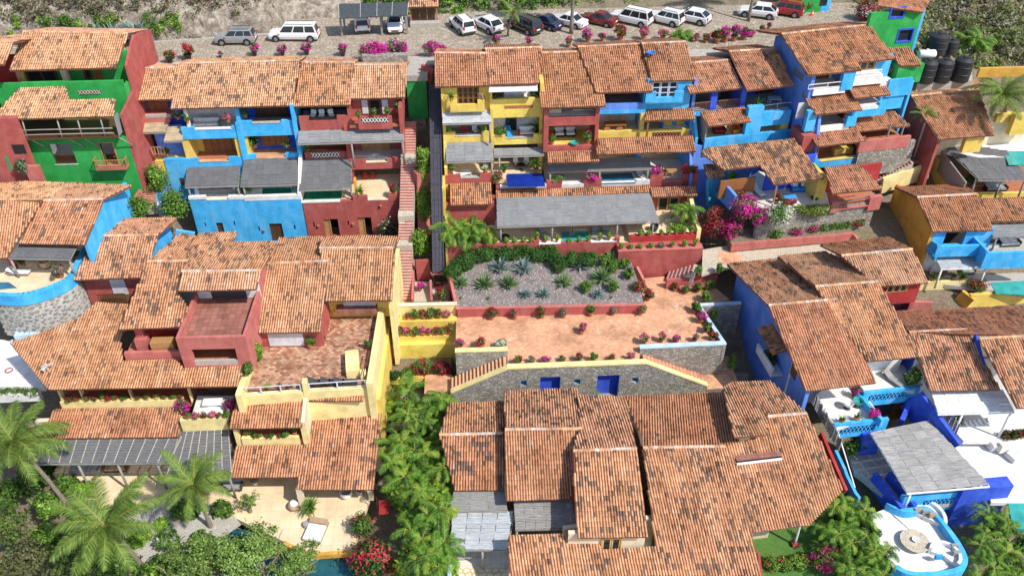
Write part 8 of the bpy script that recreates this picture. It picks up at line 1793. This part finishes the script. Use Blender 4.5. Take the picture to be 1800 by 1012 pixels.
fM2 = FrL(z14(830,818),z14(1058,812),-15.3); bz(M2,'front_wall','cream',fM2,-2.4,fM2.V(z14(1050,820),.3).x,.5,.8,-20,-15.4); door(M2,fM2,z14(832,825),z14(918,880),.4,2,'glaze_yellow',glassy=True,rows=1); sidewall(M2,'left_wall','red',fM2,fM2.loc(q1[0]).x + .2,[(.5,-20),(7.5,-20),(7.5,-14.2),(.5,-15.45)],.3)
M3 = thing('great_roof_house','largest tiled roof filling the bottom centre with black speckled tiles','house',Zp(z14(1300,900),-20))
fM3 = None
A3,B3,pk3 = slope(z14(1037,363),z14(1482,357),z=-13.3,s=24)
e3 = shedpoly(M3,z15(118,790),z15(410,752),[z15(578,572),z15(470,340),z15(395,190),z15(200,206),z15(190,300),z14(1450,357),z14(1036,363),z14(1098,862),z14(824,880),z14(820,792),z14(356,806),z14(362,1070),z15(175,1060)],z=-17.0,s=23,pal='warm',dark=.10,patch=.4,level=False)
rl_,rr_ = e3[8],e3[7]
ridge(M3,rl_,rr_); ridge(M3,e3[5],e3[4])
backslope(M3,rl_,rr_,[z14(1520,340),z14(1500,85),z14(950,108)],12,'red',.015); backslope(M3,e3[5],e3[4],[z15(215,30),z15(20,36),z15(-25,62),z15(0,180),z15(30,312),z15(192,300)],9,'warm',.14)
fM3 = FrL(z15(118,792),z15(410,755),-17.0); bz(M3,'inner_wall','cream',fM3,-14,2.8,2.0,2.3,-21,-16.5); sidewall(M3,'shadow_slot_wall','dark_wood',fM3,fM3.loc(rl_).x - .1,[(1.5,-20),(10,-20),(10,-14.5),(8.2,-13.6),(1.5,-16.4)],.2)  # slot and its dark wall stand in for the great roof's shadow band
ds = thing('roof_vent','narrow raised slot vent with pale edge on the great tiled roof','vent',Zp(z15(150,430),-14.5)); a,b = Pp(z15(40,445),e3[0],(e3[1] - e3[0]).cross(e3[3] - e3[0])),Pp(z15(268,418),e3[0],(e3[1] - e3[0]).cross(e3[3] - e3[0])); part('opening',MB().bar(a + Vector((0,.1,.16)),b + Vector((0,.1,.16)),.3,.12),'black',ds); part('hood',MB().bar(a + Vector((0,.28,.3)),b + Vector((0,.28,.3)),.5,.06),'tile_floor_red',ds); part('sill',MB().bar(a + Vector((0,-.14,.12)),b + Vector((0,-.14,.12)),.14,.14),'trim_white',ds)
# little lawn under the eave
struct('lawn',MB().slab([Zp(z15(*p),-20.9) for p in ((90,1080),(640,1080),(600,690),(100,760))],.3),'lawn')
P = Zp(z15(335,855),-20.9); part('porch_post',MB().tube([P,Vector((P.x,P.y + .2,-17.2))],.09,8),'trim_white',M3); part('post_base',MB().box(P.x - .25,P.x + .25,P.y - .25,P.y + .25,-20.9,-20.6),'red',M3)
part('bed_wall',MB().bar(Zp(z15(150,900),-20.7),Zp(z15(170,1060),-20.7),.2,.6),'red',M3)
hedge([Zp(z15(200,970),-20.9),Zp(z15(380,960),-20.9)],1.2,1.0,LIME + GREENS,'flower bed with orange-red blooms along the little lawn',2600,.15,flowers=[(.62,.12,.06),(.7,.2,.1)])
shrub(Zp(z15(480,960),-20.9),(1.3,1.0,.95),[(.5,GREENS,1),(.5,MAG + CRIM,1.05)],'magenta bougainvillea at the corner of the little lawn',2200,.16)
# paved passages between podium and lower houses
struct('passage',MB().slab([Zp(p,-19.9) for p in ((560,760),(1300,735),(1340,560),(1230,600),(690,660))],.15),'cobble')

# ================================================================== car park: carport, gate, vehicles
cp = thing('carport','dark tin roofed carport on wooden posts against the rock face','carport',Zp(z2(1090,190),0))
ca = [Zp(z2(908,100),2.5),Zp(z2(1276,82),2.5),Zp(z2(1282,12),3.2),Zp(z2(905,22),3.2)]
part('roof',MB().hexa([p - Vector((0,0,.1)) for p in ca],ca),'carport_tin',cp)
for t in (.0,.31,.55,.77,1.0): part('roof_seam',MB().bar(ca[0].lerp(ca[1],t) + Vector((0,0,.03)),ca[3].lerp(ca[2],t) + Vector((0,0,.03)),.06,.05),'concrete',cp)
for x,y in ((925,196),(1140,190),(1277,185)): P = Zp(z2(x,y),0); part('post',MB().bar(P,P + Vector((0,0,2.45)),.2,.2),'grey_wood',cp)
for t in (.05,.6,.95): P = ca[3].lerp(ca[2],t); part('post',MB().bar(Vector((P.x,P.y - .2,0)),Vector((P.x,P.y - .2,3.05)),.2,.2),'grey_wood',cp)
gt = thing('garage_gate','small pink gatehouse with brown wooden doors and a tiled canopy','gate',Zp(z2(1360,130),0)); fg2 = Fr(0,z2(1360,130),z=.1)
bx(gt,'frame','rose',fg2,z2(1282,-30),z2(1300,132),0,.6); bx(gt,'frame','rose',fg2,z2(1424,-40),z2(1440,130),0,.6); bx(gt,'lintel','rose',fg2,z2(1300,36),z2(1424,44),.05,.5); door(gt,fg2,z2(1300,45),z2(1424,128),.25,3,'dark_wood'); shed(gt,z2(1278,40),z2(1444,38),z2(1440,-20),z2(1285,-20),y=fg2.o.y - .5,s=22,pal='pale',dark=.1,cap=False); bx(gt,'step','concrete',fg2,z2(1290,130),z2(1450,150),-.9,1)

def car(P,hd,label,mat,kind='suv',L=4.5):
    t = thing('parked_car',label,'car',(0,0,0),'cars parked along the cobbled road')
    W2 = .92 if kind != 'sedan' else .88; zb = .32 if kind != 'sedan' else .26; belt = 1.02 if kind != 'sedan' else .86; H = 1.72 if kind == 'suv' else 1.88 if kind == 'big' else 1.45 if kind == 'sedan' else 1.6
    h = L / 2
    if kind == 'sedan': st = [(-h,.55,.78,.74),(-h + .12,zb,.90,.84),(-h + .9,zb,.92,W2),(-.2,zb,belt,W2),(h - 1.25,zb,belt,W2),(h - .3,zb,.72,W2 * .95),(h - .05,zb + .05,.60,W2 * .82),(h,.42,.54,.7)]; gh = (-h + .75,h - 1.25,-h + 1.5,h - 2.1)
    elif kind == 'cross': st = [(-h,.5,.92,.74),(-h + .12,zb,1.0,.86),(-h + .8,zb,belt,W2),(0,zb,belt,W2),(h - 1.2,zb,belt - .02,W2),(h - .3,zb,.86,W2 * .95),(h - .05,zb + .05,.72,W2 * .84),(h,.45,.64,.72)]; gh = (-h + .15,h - 1.2,-h + .95,h - 2.0)
    else: st = [(-h,.5,belt,.8),(-h + .08,zb,belt + .02,W2 * .96),(-h + .8,zb,belt,W2),(0,zb,belt,W2),(h - 1.15,zb,belt,W2),(h - .25,zb,.95,W2 * .97),(h - .04,zb + .05,.84,W2 * .88),(h,.5,.74,.78)]; gh = (-h + .06,h - 1.15,-h + .35,h - 1.85)
    V = []; F = []
    for x,z0,z1_,w_ in st:
        zm = z0 + (z1_ - z0) * .45
        V += [(x,-w_ * .9,z0),(x,-w_,zm),(x,-w_ * .97,z1_ - .06),(x,-w_ * .86,z1_),(x,w_ * .86,z1_),(x,w_ * .97,z1_ - .06),(x,w_,zm),(x,w_ * .9,z0)]
    for i in range(len(st) - 1):
        for k in range(8): a = i * 8; F.append((a + k,a + 8 + k,a + 8 + (k + 1) % 8,a + (k + 1) % 8))
    F += [tuple(range(8)),tuple(range(len(V) - 1,len(V) - 9,-1))]
    body = part('body',MB().add(V,F),mat,t)
    b0,b1,t0,t1 = gh; wb = W2 * .88; wt = W2 * .70; zr = H; zb_ = belt - .03
    B = [Vector(p) for p in ((b0,-wb,zb_),(b1,-wb,zb_),(b1,wb,zb_),(b0,wb,zb_))]; T_ = [Vector(p) for p in ((t0,-wt,zr),(t1,-wt,zr),(t1,wt,zr),(t0,wt,zr))]
    m = MB().hexa(B,[p - Vector((0,0,.07)) for p in T_]); c_ = [p * 1 for p in T_]
    m.hexa([p - Vector((0,0,.07)) for p in T_],[Vector((p.x * .94 + (t0 + t1) * .03,p.y * .9,p.z)) for p in T_]); part('cabin',m,mat,t)
    def pane(nm,a,b,c,d,e0=.06,e1=.94,f0=.12,f1=.9):
        n = (b - a).cross(d - a).normalized() * .012
        q = lambda u,v: a.lerp(b,u).lerp(d.lerp(c,u),v) + n
        part(nm,MB().add([q(e0,f0),q(e1,f0),q(e1,f1),q(e0,f1)],[(0,1,2,3)]),'glass',t)
    Tl = [p - Vector((0,0,.07)) for p in T_]
    pane('windscreen',B[1],B[2],Tl[2],Tl[1]); pane('rear_window',B[3],B[0],Tl[0],Tl[3])
    cuts = (.05,.47,.52,.93) if kind in ('sedan','cross') else (.04,.30,.33,.62,.65,.96)
    for k in range(0,len(cuts),2):
        pane('side_window',B[0],B[1],Tl[1],Tl[0],cuts[k],cuts[k + 1]); pane('side_window',B[2],B[3],Tl[3],Tl[2],1 - cuts[k + 1],1 - cuts[k])
    r = .36 if kind != 'sedan' else .32
    for x in (-h + .85,h - .9):
        for s in (-1,1):
            w_ = part('wheel',MB().tube([(x,s * (W2 - .2),r),(x,s * (W2 + .02),r)],r,16),'tyre',t); part('rim',MB().tube([(x,s * (W2 + .0),r),(x,s * (W2 + .035),r)],r * .62,12),'rim',w_)
            part('wheel_arch',MB().tube([(x,s * (W2 - .3),r + .03),(x,s * (W2 + .005),r + .03)],r * 1.17,18),'black',t)
    for s in (-1,1):
        part('headlight',MB().box(h - .2,h - .0,s * W2 * .62 - .16,s * W2 * .62 + .16,st[-2][2] - .12,st[-2][2] + .02),'lamp_white',t); part('tail_light',MB().box(-h - .015,-h + .1,s * W2 * .74 - .1,s * W2 * .74 + .1,st[0][2] - .25,st[0][2] + (.12 if kind != 'sedan' else -.02)),'lamp_red',t); part('mirror',MB().box(b1 - .35,b1 - .15,s * (W2 + .08) - .09,s * (W2 + .08) + .09,belt,belt + .15),mat,t)
    part('number_plate',MB().box(-h - .02,-h + .05,-.26,.26,.62,.76),'trim_white',t); part('bumper',MB().box(-h - .03,-h + .1,-W2 * .8,W2 * .8,.34,.52),'charcoal' if kind != 'sedan' else mat,t); part('grille',MB().box(h - .06,h + .012,-.4,.4,.45,.62),'black',t)
    if kind in ('suv','big'):
        for s in (-1,1): part('roof_rail',MB().box(t0 + .2,t1 - .2,s * wt * .85 - .02,s * wt * .85 + .02,H,H + .06),'charcoal',t)
    return setdown(t,P,R(hd))
for p,hd,mt,kd,L,lb in ((z2(355,232),178,'car_silver','suv',4.5,'silver off-road car parked alone below the rock face'),(z2(670,213),176,'car_white','big',5.6,'very long white off-road car left of the carport'),(z2(1035,152),96,'car_white','suv',4.4,'white car in the left bay of the carport'),(z2(1212,155),-88,'car_white','cross',4.3,'white car in the right bay of the carport facing out'),(z3(245,178),112,'car_white','suv',4.4,'white car parked leftmost in the open row right of the gatehouse'),(z3(395,175),124,'car_white','cross',4.5,'white rounded car second in the open row'),(z3(615,180),128,'car_black','suv',4.6,'black car behind the small palm'),(z3(738,158),134,'car_blue','sedan',4.4,'dark blue saloon next to the black car'),(z3(872,148),142,'car_white','sedan',4.6,'white saloon behind the tall grey trunk'),(z3(1050,140),146,'car_maroon','sedan',4.6,'maroon saloon in the middle of the row'),(z3(1245,138),145,'car_white','big',5.0,'large white boxy car right of the maroon one'),(z3(1448,138),142,'car_white','suv',4.3,'white square-backed car second from the right of the row'),(z3(1600,130),145,'car_white','cross',4.5,'white hatchback at the right end of the row'),(z4(392,88),158,'car_white','cross',4.6,'white car parked beside the red one near the green gatehouse'),(z4(528,76),152,'car_red','suv',4.6,'bright red car near the green gatehouse')): car(Zp(p,.0),hd,lb,mt,kd,L)
P = Zp(z4(682,84),0); t = thing('traffic_cone','orange traffic cone beside the green gatehouse','cone',P); part('cone',MB().lathe([(.2,.04),(.04,.7)],12,P),'orange',t); part('base',MB().box(P.x - .26,P.x + .26,P.y - .26,P.y + .26,P.z,P.z + .05),'orange',t); part('band',MB().lathe([(.145,.3),(.105,.45)],12,P),'trim_white',t)

# ================================================================== roadside planting
rw = thing('roadside_wall','low grey stone wall along the road edge above the right houses','wall',Zp(z4(200,240),-1)); fr_ = FrL(z4(60,215),z4(360,190),0.0); bx(rw,'wall','stone',fr_,z4(60,222),z4(372,292),0,.5)
sb = thing('stone_bank','low white-grey stone planter under the big magenta bougainvillea','planter',Zp(z2(1160,335),0)); fr_ = Fr(0,z2(1160,320),y=86.0); bx(sb,'wall','stone',fr_,z2(1030,305),z2(1278,350),0,.8)
shrub(Zp(z2(1090,318),.3),(1.6,.8,1.0),[(.25,GREENS,.95),(.75,MAG,1.05)],'large magenta bougainvillea heap above the red house roof',3400,.16,16); shrub(Zp(z2(1205,300),.3),(1.0,.7,1.0),[(.55,GREENS,1),(.2,WHT,1.05),(.25,MAG,1.05)],'mixed white and magenta bougainvillea left of the upper steps',2000,.15); shrub(Zp(z2(1255,300),.5),(.5,.5,.9),[(.3,GREENS,1),(.7,MAG,1.05)],'slim magenta bougainvillea beside the upper steps',900,.15)
shrub(Zp(z2(1400,290),.4),(1.0,.6,.7),[(.2,GREENS,.95),(.8,MAG,1.05)],'magenta bougainvillea right of the upper steps',1600,.15); shrub(Zp(z2(1462,285),.3),(.6,.5,.45),[(.2,GREENS,.95),(.8,MAG,1.05)],'small magenta bougainvillea at the corner of the yellow house roof',700,.15)
RS = [(z1(812,325),'pink',1.7,'beside the red gable'),(z1(918,340),'red',2.0,'left of the dark red pair'),(z1(1018,325),'red',2.2,'right of the dark red pair'),(z1(1190,312),'magenta',.8,'tiny above the blue roof'),(z2(455,300),'magenta',1.6,'above the blue roof, left'),(z2(605,298),'magenta',1.5,'above the blue roof, middle'),(z2(735,295),'magenta',1.7,'above the blue roof, right'),(z2(930,300),'magenta',1.7,'in a dark pot before the carport')]
for p,kd,s,w_ in RS: pot(Zp(p,.05),kd,s,f'roadside {NICE[kd]} {w_}','roadside pots','glaze_dark')
RS2 = [((450,275),'magenta',1.6),((640,268),'magenta',1.4),((875,280),'pink',1.4),((990,250),'magenta',1.9),((1075,246),'magenta',1.5),((1180,240),'red',2.2),((1318,235),'pink',1.8),((1432,235),'pink',1.8),((1632,245),'magenta',1.1),((1682,250),'red',1.3),((1745,245),'red',1.6)]
for i,(p,kd,s) in enumerate(RS2): pot(Zp(z3(*p),.05),kd,s,f'{NICE[kd]} on the road edge above the centre block, {ORD[i]} from the left','roadside pots')
RS3 = [((120,225),'red',1.2),((180,228),'red',2.0),((222,222),'magenta',2.0),((268,215),'magenta',2.0),((318,208),'magenta',2.0),((365,195),'red',1.3),((415,165),'red',1.1),((450,160),'magenta',1.0)]
for i,(p,kd,s) in enumerate(RS3): pot(Zp(z4(*p),.05),kd,s,f'{NICE[kd]} on the stone road wall above the right houses, {ORD[i]} from the left','roadside pots')
areca(Zp(z3(1530,265),-.6),1.1,'bushy palm clump behind the centre block at the road',6,.8); areca(Zp(z3(1600,290),-1.2),1.2,'lower palm clump beside the road wall',5,.8)
palm(Zp(z3(515,215),0),Zp(z3(545,75),3.6),'small coconut palm between the parked cars',14,.48,None,.1)
palm(Zp(z3(890,200),0),Zp(z3(897,195),0) + Vector((.2,.3,10)),'tall palm whose bare grey trunk rises between the parked cars',16,.9,None,.17)
palm(Zp(z4(345,112),0),Zp(z4(345,112),0) + Vector((1.4,.6,10)),'tall palm with a bare leaning trunk beside the white car',16,.9,None,.15)
shrub(Zp(z4(960,105),0),(1.4,1.2,1.15),[(.45,DEEP,1),(.35,CRIM,1.05),(.2,WHT,1.05)],'red and white bougainvillea tree left of the green tower',3000,.17,18)
shrub(Zp(z4(640,60),0),(.9,.8,.8),[(.5,GREENS,1),(.5,CRIM,1.05)],'red flowering bush in front of the green gatehouse',1300,.16); shrub(Zp(z4(1065,215),-1.5),(1.6,1.2,2.0),[(1,GREENS + OLIVE,1)],'leafy tree between the tall blue house and the green tower',2600,.24,22,'tree','small_tree'); shrub(Zp(z4(1130,250),-2),(1.0,.8,.8),[(1,GREENS,1)],'low green bush under the green tower',900,.18)
areca(Zp(z4(1520,290),-1.5),1.8,'green palm clump right of the water tanks',7,1.1)
for i,(x,y,s) in enumerate(((1230,235,.5),(1275,205,.4))): shrub(Zp(z4(x,y),-1.5),s,[(1,OLIVE,1)],f'dry bush beside the green tower, {ORD[i]} from the left',300,.14)

# ================================================================== scrub on the hillside (nobody could count it)
def scatter(name,label,pts,rads,cols,n,size,cat='vegetation'):
    A = []
    for (p,r_) in zip(pts,rads): A.append(leaf_arrays(n,(0,0,0),r_,size,cols[random.randrange(len(cols))],5,.5)); A[-1] = (A[-1][0] + np.array(p),A[-1][1],A[-1][2])
    m = npmesh(name,*joinarr(*A)); o = part(name,m,'leaf'); tag(o,label,cat,kind='stuff'); return o
def hillz(x,d):
    yb = np.interp(x,hx,hy); rocky = 1 - .45 * sm(-24,-18,x) + .3 * sm(19,22,x) - .2 * sm(30,36,x)
    return yb + d * (1 + (1 - rocky) * 1.6),np.interp(d,[q[0] for q in prof],[q[1] for q in prof]) * rocky
pts = []; rads = []
for i in range(620):
    x = random.uniform(-70,-18); d = random.uniform(.9,3.6) + abs(random.gauss(0,1.5)); y,z = hillz(x,d); r_ = random.uniform(.5,1.3); pts.append((x,y,z + r_ * .3)); rads.append((r_,r_,r_ * .75))
scatter('dry_scrub','olive dry scrub growing on the rocky slope above the road',pts,rads,[OLIVE,[(.24,.20,.13),(.30,.26,.18)],[(.20,.17,.10),(.26,.22,.14),(.15,.13,.08)]],42,.24)
pts = []; rads = []
for i in range(75):
    x = random.uniform(-66,-31); y,z = hillz(x,random.uniform(.5,1.5)); r_ = random.uniform(.4,.9); pts.append((x,y - .25,z + .2)); rads.append((r_,r_,r_))
scatter('roadside_greens','bright green bushes along the foot of the rock behind the green house',pts,rads,[GREENS,LIME],110,.2)
pts = []; rads = []
for i in range(330):
    x = random.uniform(-11.5,21); d = random.uniform(-.2,2.2); y,z = hillz(x,d); r_ = random.uniform(.5,1.1); pts.append((x,y,z + r_ * .3)); rads.append((r_,r_,r_ * .8))
scatter('bank_greens','lush green undergrowth on the bank behind the parked cars',pts,rads,[GREENS,LIME,GREENS,DEEP],120,.24)
pts = []; rads = []
for i in range(1150):
    x = random.uniform(49,98); y = random.uniform(87,125); z = float(gz(np.array(x),np.array(y))); r_ = random.uniform(.8,2.1); pts.append((x,y,z + r_ * .4)); rads.append((r_,r_,r_ * .8))
scatter('dry_thicket','grey-olive dry thicket on the slope beyond the water tanks',pts,rads,[[(.20,.21,.08),(.26,.26,.12),(.31,.30,.16)],[(.30,.27,.19),(.38,.35,.26),(.24,.21,.15)],[(.22,.25,.09),(.30,.31,.13)],OLIVE,[(.17,.25,.06),(.22,.30,.08)]],85,.36)
pts = []; rads = []
for i in range(60):
    x = random.uniform(22,34); d = random.uniform(.5,6); y,z = hillz(x,d); r_ = random.uniform(.3,.8); pts.append((x,y,z + r_ * .2)); rads.append((r_,r_,r_ * .8))
scatter('rock_scrub','sparse dry twigs on the brown rock behind the right parked cars',pts,rads,[OLIVE,[(.20,.17,.10),(.26,.22,.14)]],45,.22)
for i,x in enumerate((-39.5,-38,-36.6,-35.2)): agave(Vector((x,93.0,.9 + .1 * i)),1.5,1,f'blue agave on the rock above the left road, {ORD[i]} from the left')

# ================================================================== planting between the houses
Q0 = Zp(z5(195,640),-9.1); Q1 = Yp(z5(215,400),79.8)
stairs('side_stairs','narrow red edged steps between the green and the blue house',Q0,Q1,1.3,20,('path','red'),nose=.14)
ss = thing('side_stair_wall','low rose wall on the left of the narrow side steps','wall',Q0); part('wall',MB().bar(Zp(z5(125,600),-8.6) - Vector((0,0,.6)),Zp(z5(175,530),-8.0) - Vector((0,0,.6)),.3,1.4),'rose',ss)
shrub(Zp(z5(262,578),-9.1),(1.5,1.3,1.65),[(1,GREENS + LIME[:2],1)],'round bright green bush beside the narrow side steps',2400,.18,22); shrub(Zp(z5(135,725),-9.6),(1.8,1.5,1.5),[(1,GREENS + LIME[:2],1)],'broad green bush behind the small gable house',2600,.18,22); shrub(Zp(z5(362,722),-10.4),(1.5,1.3,1.8),[(1,GREENS + LIME[:2],1)],'tall green bush at the corner of the blue front wall',2400,.18,22)
shrub(Zp(z5(85,590),-9.0),(.8,.6,.6),[(.8,GREENS,1),(.2,CRIM,1)],'small reddish shrub under the green house',700,.15)
bw2 = thing('blue_planter_wall','sky blue planter wall below the narrow side steps','wall',Zp(z5(270,640),-10)); fbw = Fr(0,z5(270,640),z=-9.9); bx(bw2,'wall','sky_blue',fbw,z5(235,585),z5(305,640),0,.5); bx(bw2,'step','pale_blue',fbw,z5(240,650),z5(300,705),-.8,.8)
H1 = [Zp(z5(1752,755),-12.4),Zp(z5(1750,560),-9.6),Zp(z5(1748,385),-6.0)]; hedge([p + Vector((.05,0,.35)) for p in H1],1.35,1.3,LIME + [(.2,.3,.05)],'narrow bright green hedge running up beside the funicular',9000,.15)
pt_ = thing('hedge_trough','red edged soil trough under the narrow hedge','planter',H1[0]);
for a,b in zip(H1,H1[1:]): part('trough',MB().bar(a - Vector((0,0,1.3)),b - Vector((0,0,1.3)),1.25,2.0),'rose',pt_)
shrub(Zp(z9(1075,165),-14.2),(1.15,1.0,1.75),[(1,LIME,1)],'tall lime green bush at the foot of the funicular hedge',2600,.18,22)
pot(Zp(z9(1070,350),-15.2),'magenta',1.2,'magenta pot inside the red funicular landing'); pot(Zp(z9(1185,395),-15.0),'red',1.8,'red bougainvillea pot in front of the funicular car')
shrub(Zp((1285,650),-18.5),(.45,.45,1.1),[(1,LIME,1)],'lone lime green bush right of the stone podium corner',700,.16);
for i,(x,y,s) in enumerate(((845,695,.5),(1045,698,.5),(1140,690,.75),(1250,560,.6))): shrub(Zp((x,y),-19.2 if i < 3 else -16),s,[(1,LIME if i != 2 else GREENS,1)],f'low green plant at the foot of the stone podium, {ORD[i]} from the left',450,.16)
# areca jungle between the lower houses
AR = [(708,690),(772,700),(728,735),(700,772),(766,760),(740,795),(705,825),(768,830),(735,868),(765,905),(738,945),(775,960),(750,995)]
for i,p in enumerate(AR):
    c = Zp(p,-16.8); b = Vector((c.x,c.y,-20.4)); areca(b,3.5 + .6 * random.random(),f'tall areca palm in the green strip between the lower houses, {ORD[i]} from the top',6,.88,rad=.75)
AR2 = [(1478,880),(1520,890),(1470,930),(1515,945),(1550,965),(1500,990),(1540,1005)]
for i,p in enumerate(AR2): c = Zp(p,-18.4); areca(Vector((c.x,c.y,-21)),2.3,f'dark areca palm left of the round terrace, {ORD[i]} from the top',5,.75,rad=.6)
AR3 = [(1740,905),(1785,920),(1735,950),(1780,965),(1745,1000),(1795,1005)]
for i,p in enumerate(AR3): c = Zp(p,-19.0); areca(Vector((c.x,c.y,-21.4)),2.1,f'areca palm right of the round terrace, {ORD[i]} from the top',5,.75,rad=.6)
# flowering bushes by the deck
shrub(Zp((655,1000),-20.8),(1.8,1.4,1.6),[(.75,DEEP + GREENS,1),(.25,[(.6,.03,.07),(.65,.06,.12)],1.05)],'dark bush with bright red flowers at the bottom beside the deck',3600,.2,20); shrub(Zp((640,935),-20.6),(1.1,.9,1.1),[(.9,GREENS,1),(.1,CRIM,1.05)],'green bush at the right corner of the cream deck',1500,.19); shrub(Zp((700,1005),-20.8),(.8,.7,.7),[(1,LIME,1)],'lime green plant below the red flowering bush',700,.18)
t = thing('red_hammock_chair','red canvas chair half hidden behind the palms by the deck','chair',Zp(z13(850,700),-20.4)); P = t.location.copy(); part('canvas',MB().add([P + Vector(q) for q in ((-.4,-.3,.4),(.4,-.3,.4),(.4,.3,.6),(-.4,.3,.6),(-.4,.5,1.2),(.4,.5,1.2))],[(0,1,2,3),(3,2,5,4)]),'canvas_red',t); part('frame',MB().bar(P + Vector((-.55,.45,0)),P + Vector((-.55,.5,1.65)),.06,.06).bar(P + Vector((.55,.45,0)),P + Vector((.55,.5,1.65)),.06,.06),'dark_wood',t)
# coconut palms at lower left
palm(Zp((130,905),-21),Zp((24,776),-13.0),'coconut palm leaning in at the left edge',26,1.05,None,.2); palm(Zp((258,1010),-21.6),Zp((187,925),-13.2),'large coconut palm in the lower left corner',26,1.08,None,.2); palm(Zp((372,930),-20.6),Zp((340,852),-15.2),'coconut palm in front of the dark pergola',20,.85,None,.16)
# feathery tree in front of the pool
def tree(base,crown,rad,label,cols,n,size,trunks=5,name='tree',clumps=34):
    base = Vector(base); crown = Vector(crown); t = thing(name,label,'tree',base); c = crown - base
    part('crown',leafmesh('crown',leaf_arrays(n,c,rad,size,cols,clumps,.15,.5,.05)),None,t)
    m = MB(); fork = Vector((c.x * .3,c.y * .3,c.z * .45)); m.tube([(0,0,-.4),fork * .5,fork],[.22,.17,.13],8); part_ = m.mesh('trunk'); part_.materials.append(MAT('bark')); o = bpy.data.objects.new('trunk',part_); COL.objects.link(o); o.parent = t
    for i in range(trunks):
        a = i * 2.399; e = c + Vector((math.cos(a) * rad[0] * .75,math.sin(a) * rad[1] * .75,random.uniform(-.3,.3) * rad[2])); mid = fork.lerp(e,.5) + Vector((0,0,.5)); me = MB().tube([fork,mid,e],[.1,.06,.02],6).mesh('limb'); me.materials.append(MAT('bark')); o = bpy.data.objects.new('limb',me); COL.objects.link(o); o.parent = t
FEA = [(.18,.29,.06),(.24,.36,.09),(.30,.42,.12),(.13,.22,.045)]
tree(Zp((380,1040),-21.5),Zp((405,975),-17.5),(4.4,3.2,2.3),'feathery green tree spreading over the blue pool',FEA,9000,.17,9); tree(Zp((520,1050),-21.5),Zp((520,985),-18.4),(2.6,2.2,1.1),'smaller feathery tree below the cream deck',FEA,3600,.16,6); tree(Zp((440,900),-20.6),Zp((440,880),-18.9),(1.2,1.0,.7),'wispy sapling at the left of the cream deck',FEA,700,.14,4)
LB = [((20,950),-20,(2.2,1.8,1.6),OLIVE + GREENS,'olive green shrub mass at the lower left edge'),((60,1000),-20.5,(2.0,1.6,1.3),[(.2,.22,.13),(.14,.16,.07)] + OLIVE,'greyish shrub in the bottom left corner'),((95,900),-20.5,(1.4,1.2,1.2),LIME + GREENS,'broad leaved lime plant under the left palms'),((140,960),-20.8,(1.6,1.3,1.2),GREENS + DEEP,'dark leafy plant left of the large palm'),((55,860),-19.8,(1.6,1.2,1.0),DEEP + GREENS,'dark green shrub under the leaning palm'),((150,870),-20.6,(1.0,.8,.7),LIME,'yellow-green plant at the patio corner'),((300,960),-20.6,(1.1,.9,.9),[(.25,.3,.2),(.32,.36,.26)] + GREENS,'pale succulent cluster beside the stone paving'),((330,905),-20.5,(1.2,1.0,.9),GREENS,'leafy shrub behind the pale succulents'),((250,960),-20.8,(1.0,.9,.9),LIME,'lime plant at the foot of the large palm'),((395,905),-20.5,(.9,.8,.8),GREENS,'dark shrub near the wispy sapling'),((200,1000),-21,(1.6,1.2,1.0),DEEP + GREENS,'dark undergrowth at the bottom below the large palm')]
for p,z,r,cols,lb in LB: shrub(Zp(p,z),r,[(1,cols,1)],lb,1700,.24,18)
LB2 = [((20,885),1.5,GREENS),((90,960),1.5,GREENS + LIME),((130,1010),1.6,OLIVE + GREENS),((170,940),1.2,LIME + GREENS),((30,1015),1.7,OLIVE),((230,1010),1.3,GREENS),((285,1010),1.2,LIME + GREENS),((80,835),1.2,DEEP),((120,860),1.0,GREENS),((290,930),.8,LIME),((360,960),1.0,GREENS),((225,905),.8,GREENS)]
for i,(p,r,cols) in enumerate(LB2): shrub(Zp(p,-20.9),(r,r * .9,r * .8),[(1,cols,1)],f'dense leafy undergrowth plant around the lower left palms, {ORD[i]} of the thicket',1300,.26,14,group='lower left thicket')
CRO = [(.24,.40,.035),(.33,.47,.045),(.16,.31,.03),(.42,.50,.07)]
for i,p in enumerate(((690,715),(750,725),(715,765),(775,790),(690,800),(745,830),(705,860),(775,870),(750,925),(725,900),(780,985),(715,980))):
    c = Zp(p,-18.4); shrub(Vector((c.x,c.y,-20.6)),(1.1,.95,1.7),[(.8,CRO,1),(.2,GREENS,1)],f'leafy yellow-green shrub among the areca palms between the lower houses, {ORD[i]} from the top',900,.34,12)
for i,p in enumerate(((1495,905),(1535,925),(1490,960),(1530,985),(1755,930),(1790,950),(1760,985))):
    c = Zp(p,-19.6); shrub(Vector((c.x,c.y,-21.2)),(.9,.8,1.0),[(1,DEEP + GREENS,1)],f'dark leafy shrub under the palms beside the round terrace, {ORD[i]} from the left',700,.3,12)
tree(Zp((300,1050),-21.8),Zp((330,985),-18.2),(3.0,2.2,1.4),'feathery tree beside the large palm at the bottom',FEA,6000,.17,7)
tree(Zp((470,1060),-21.8),Zp((465,955),-18.2),(2.4,2.2,1.2),'feathery tree crown over the middle of the blue pool',FEA,5000,.17,7)
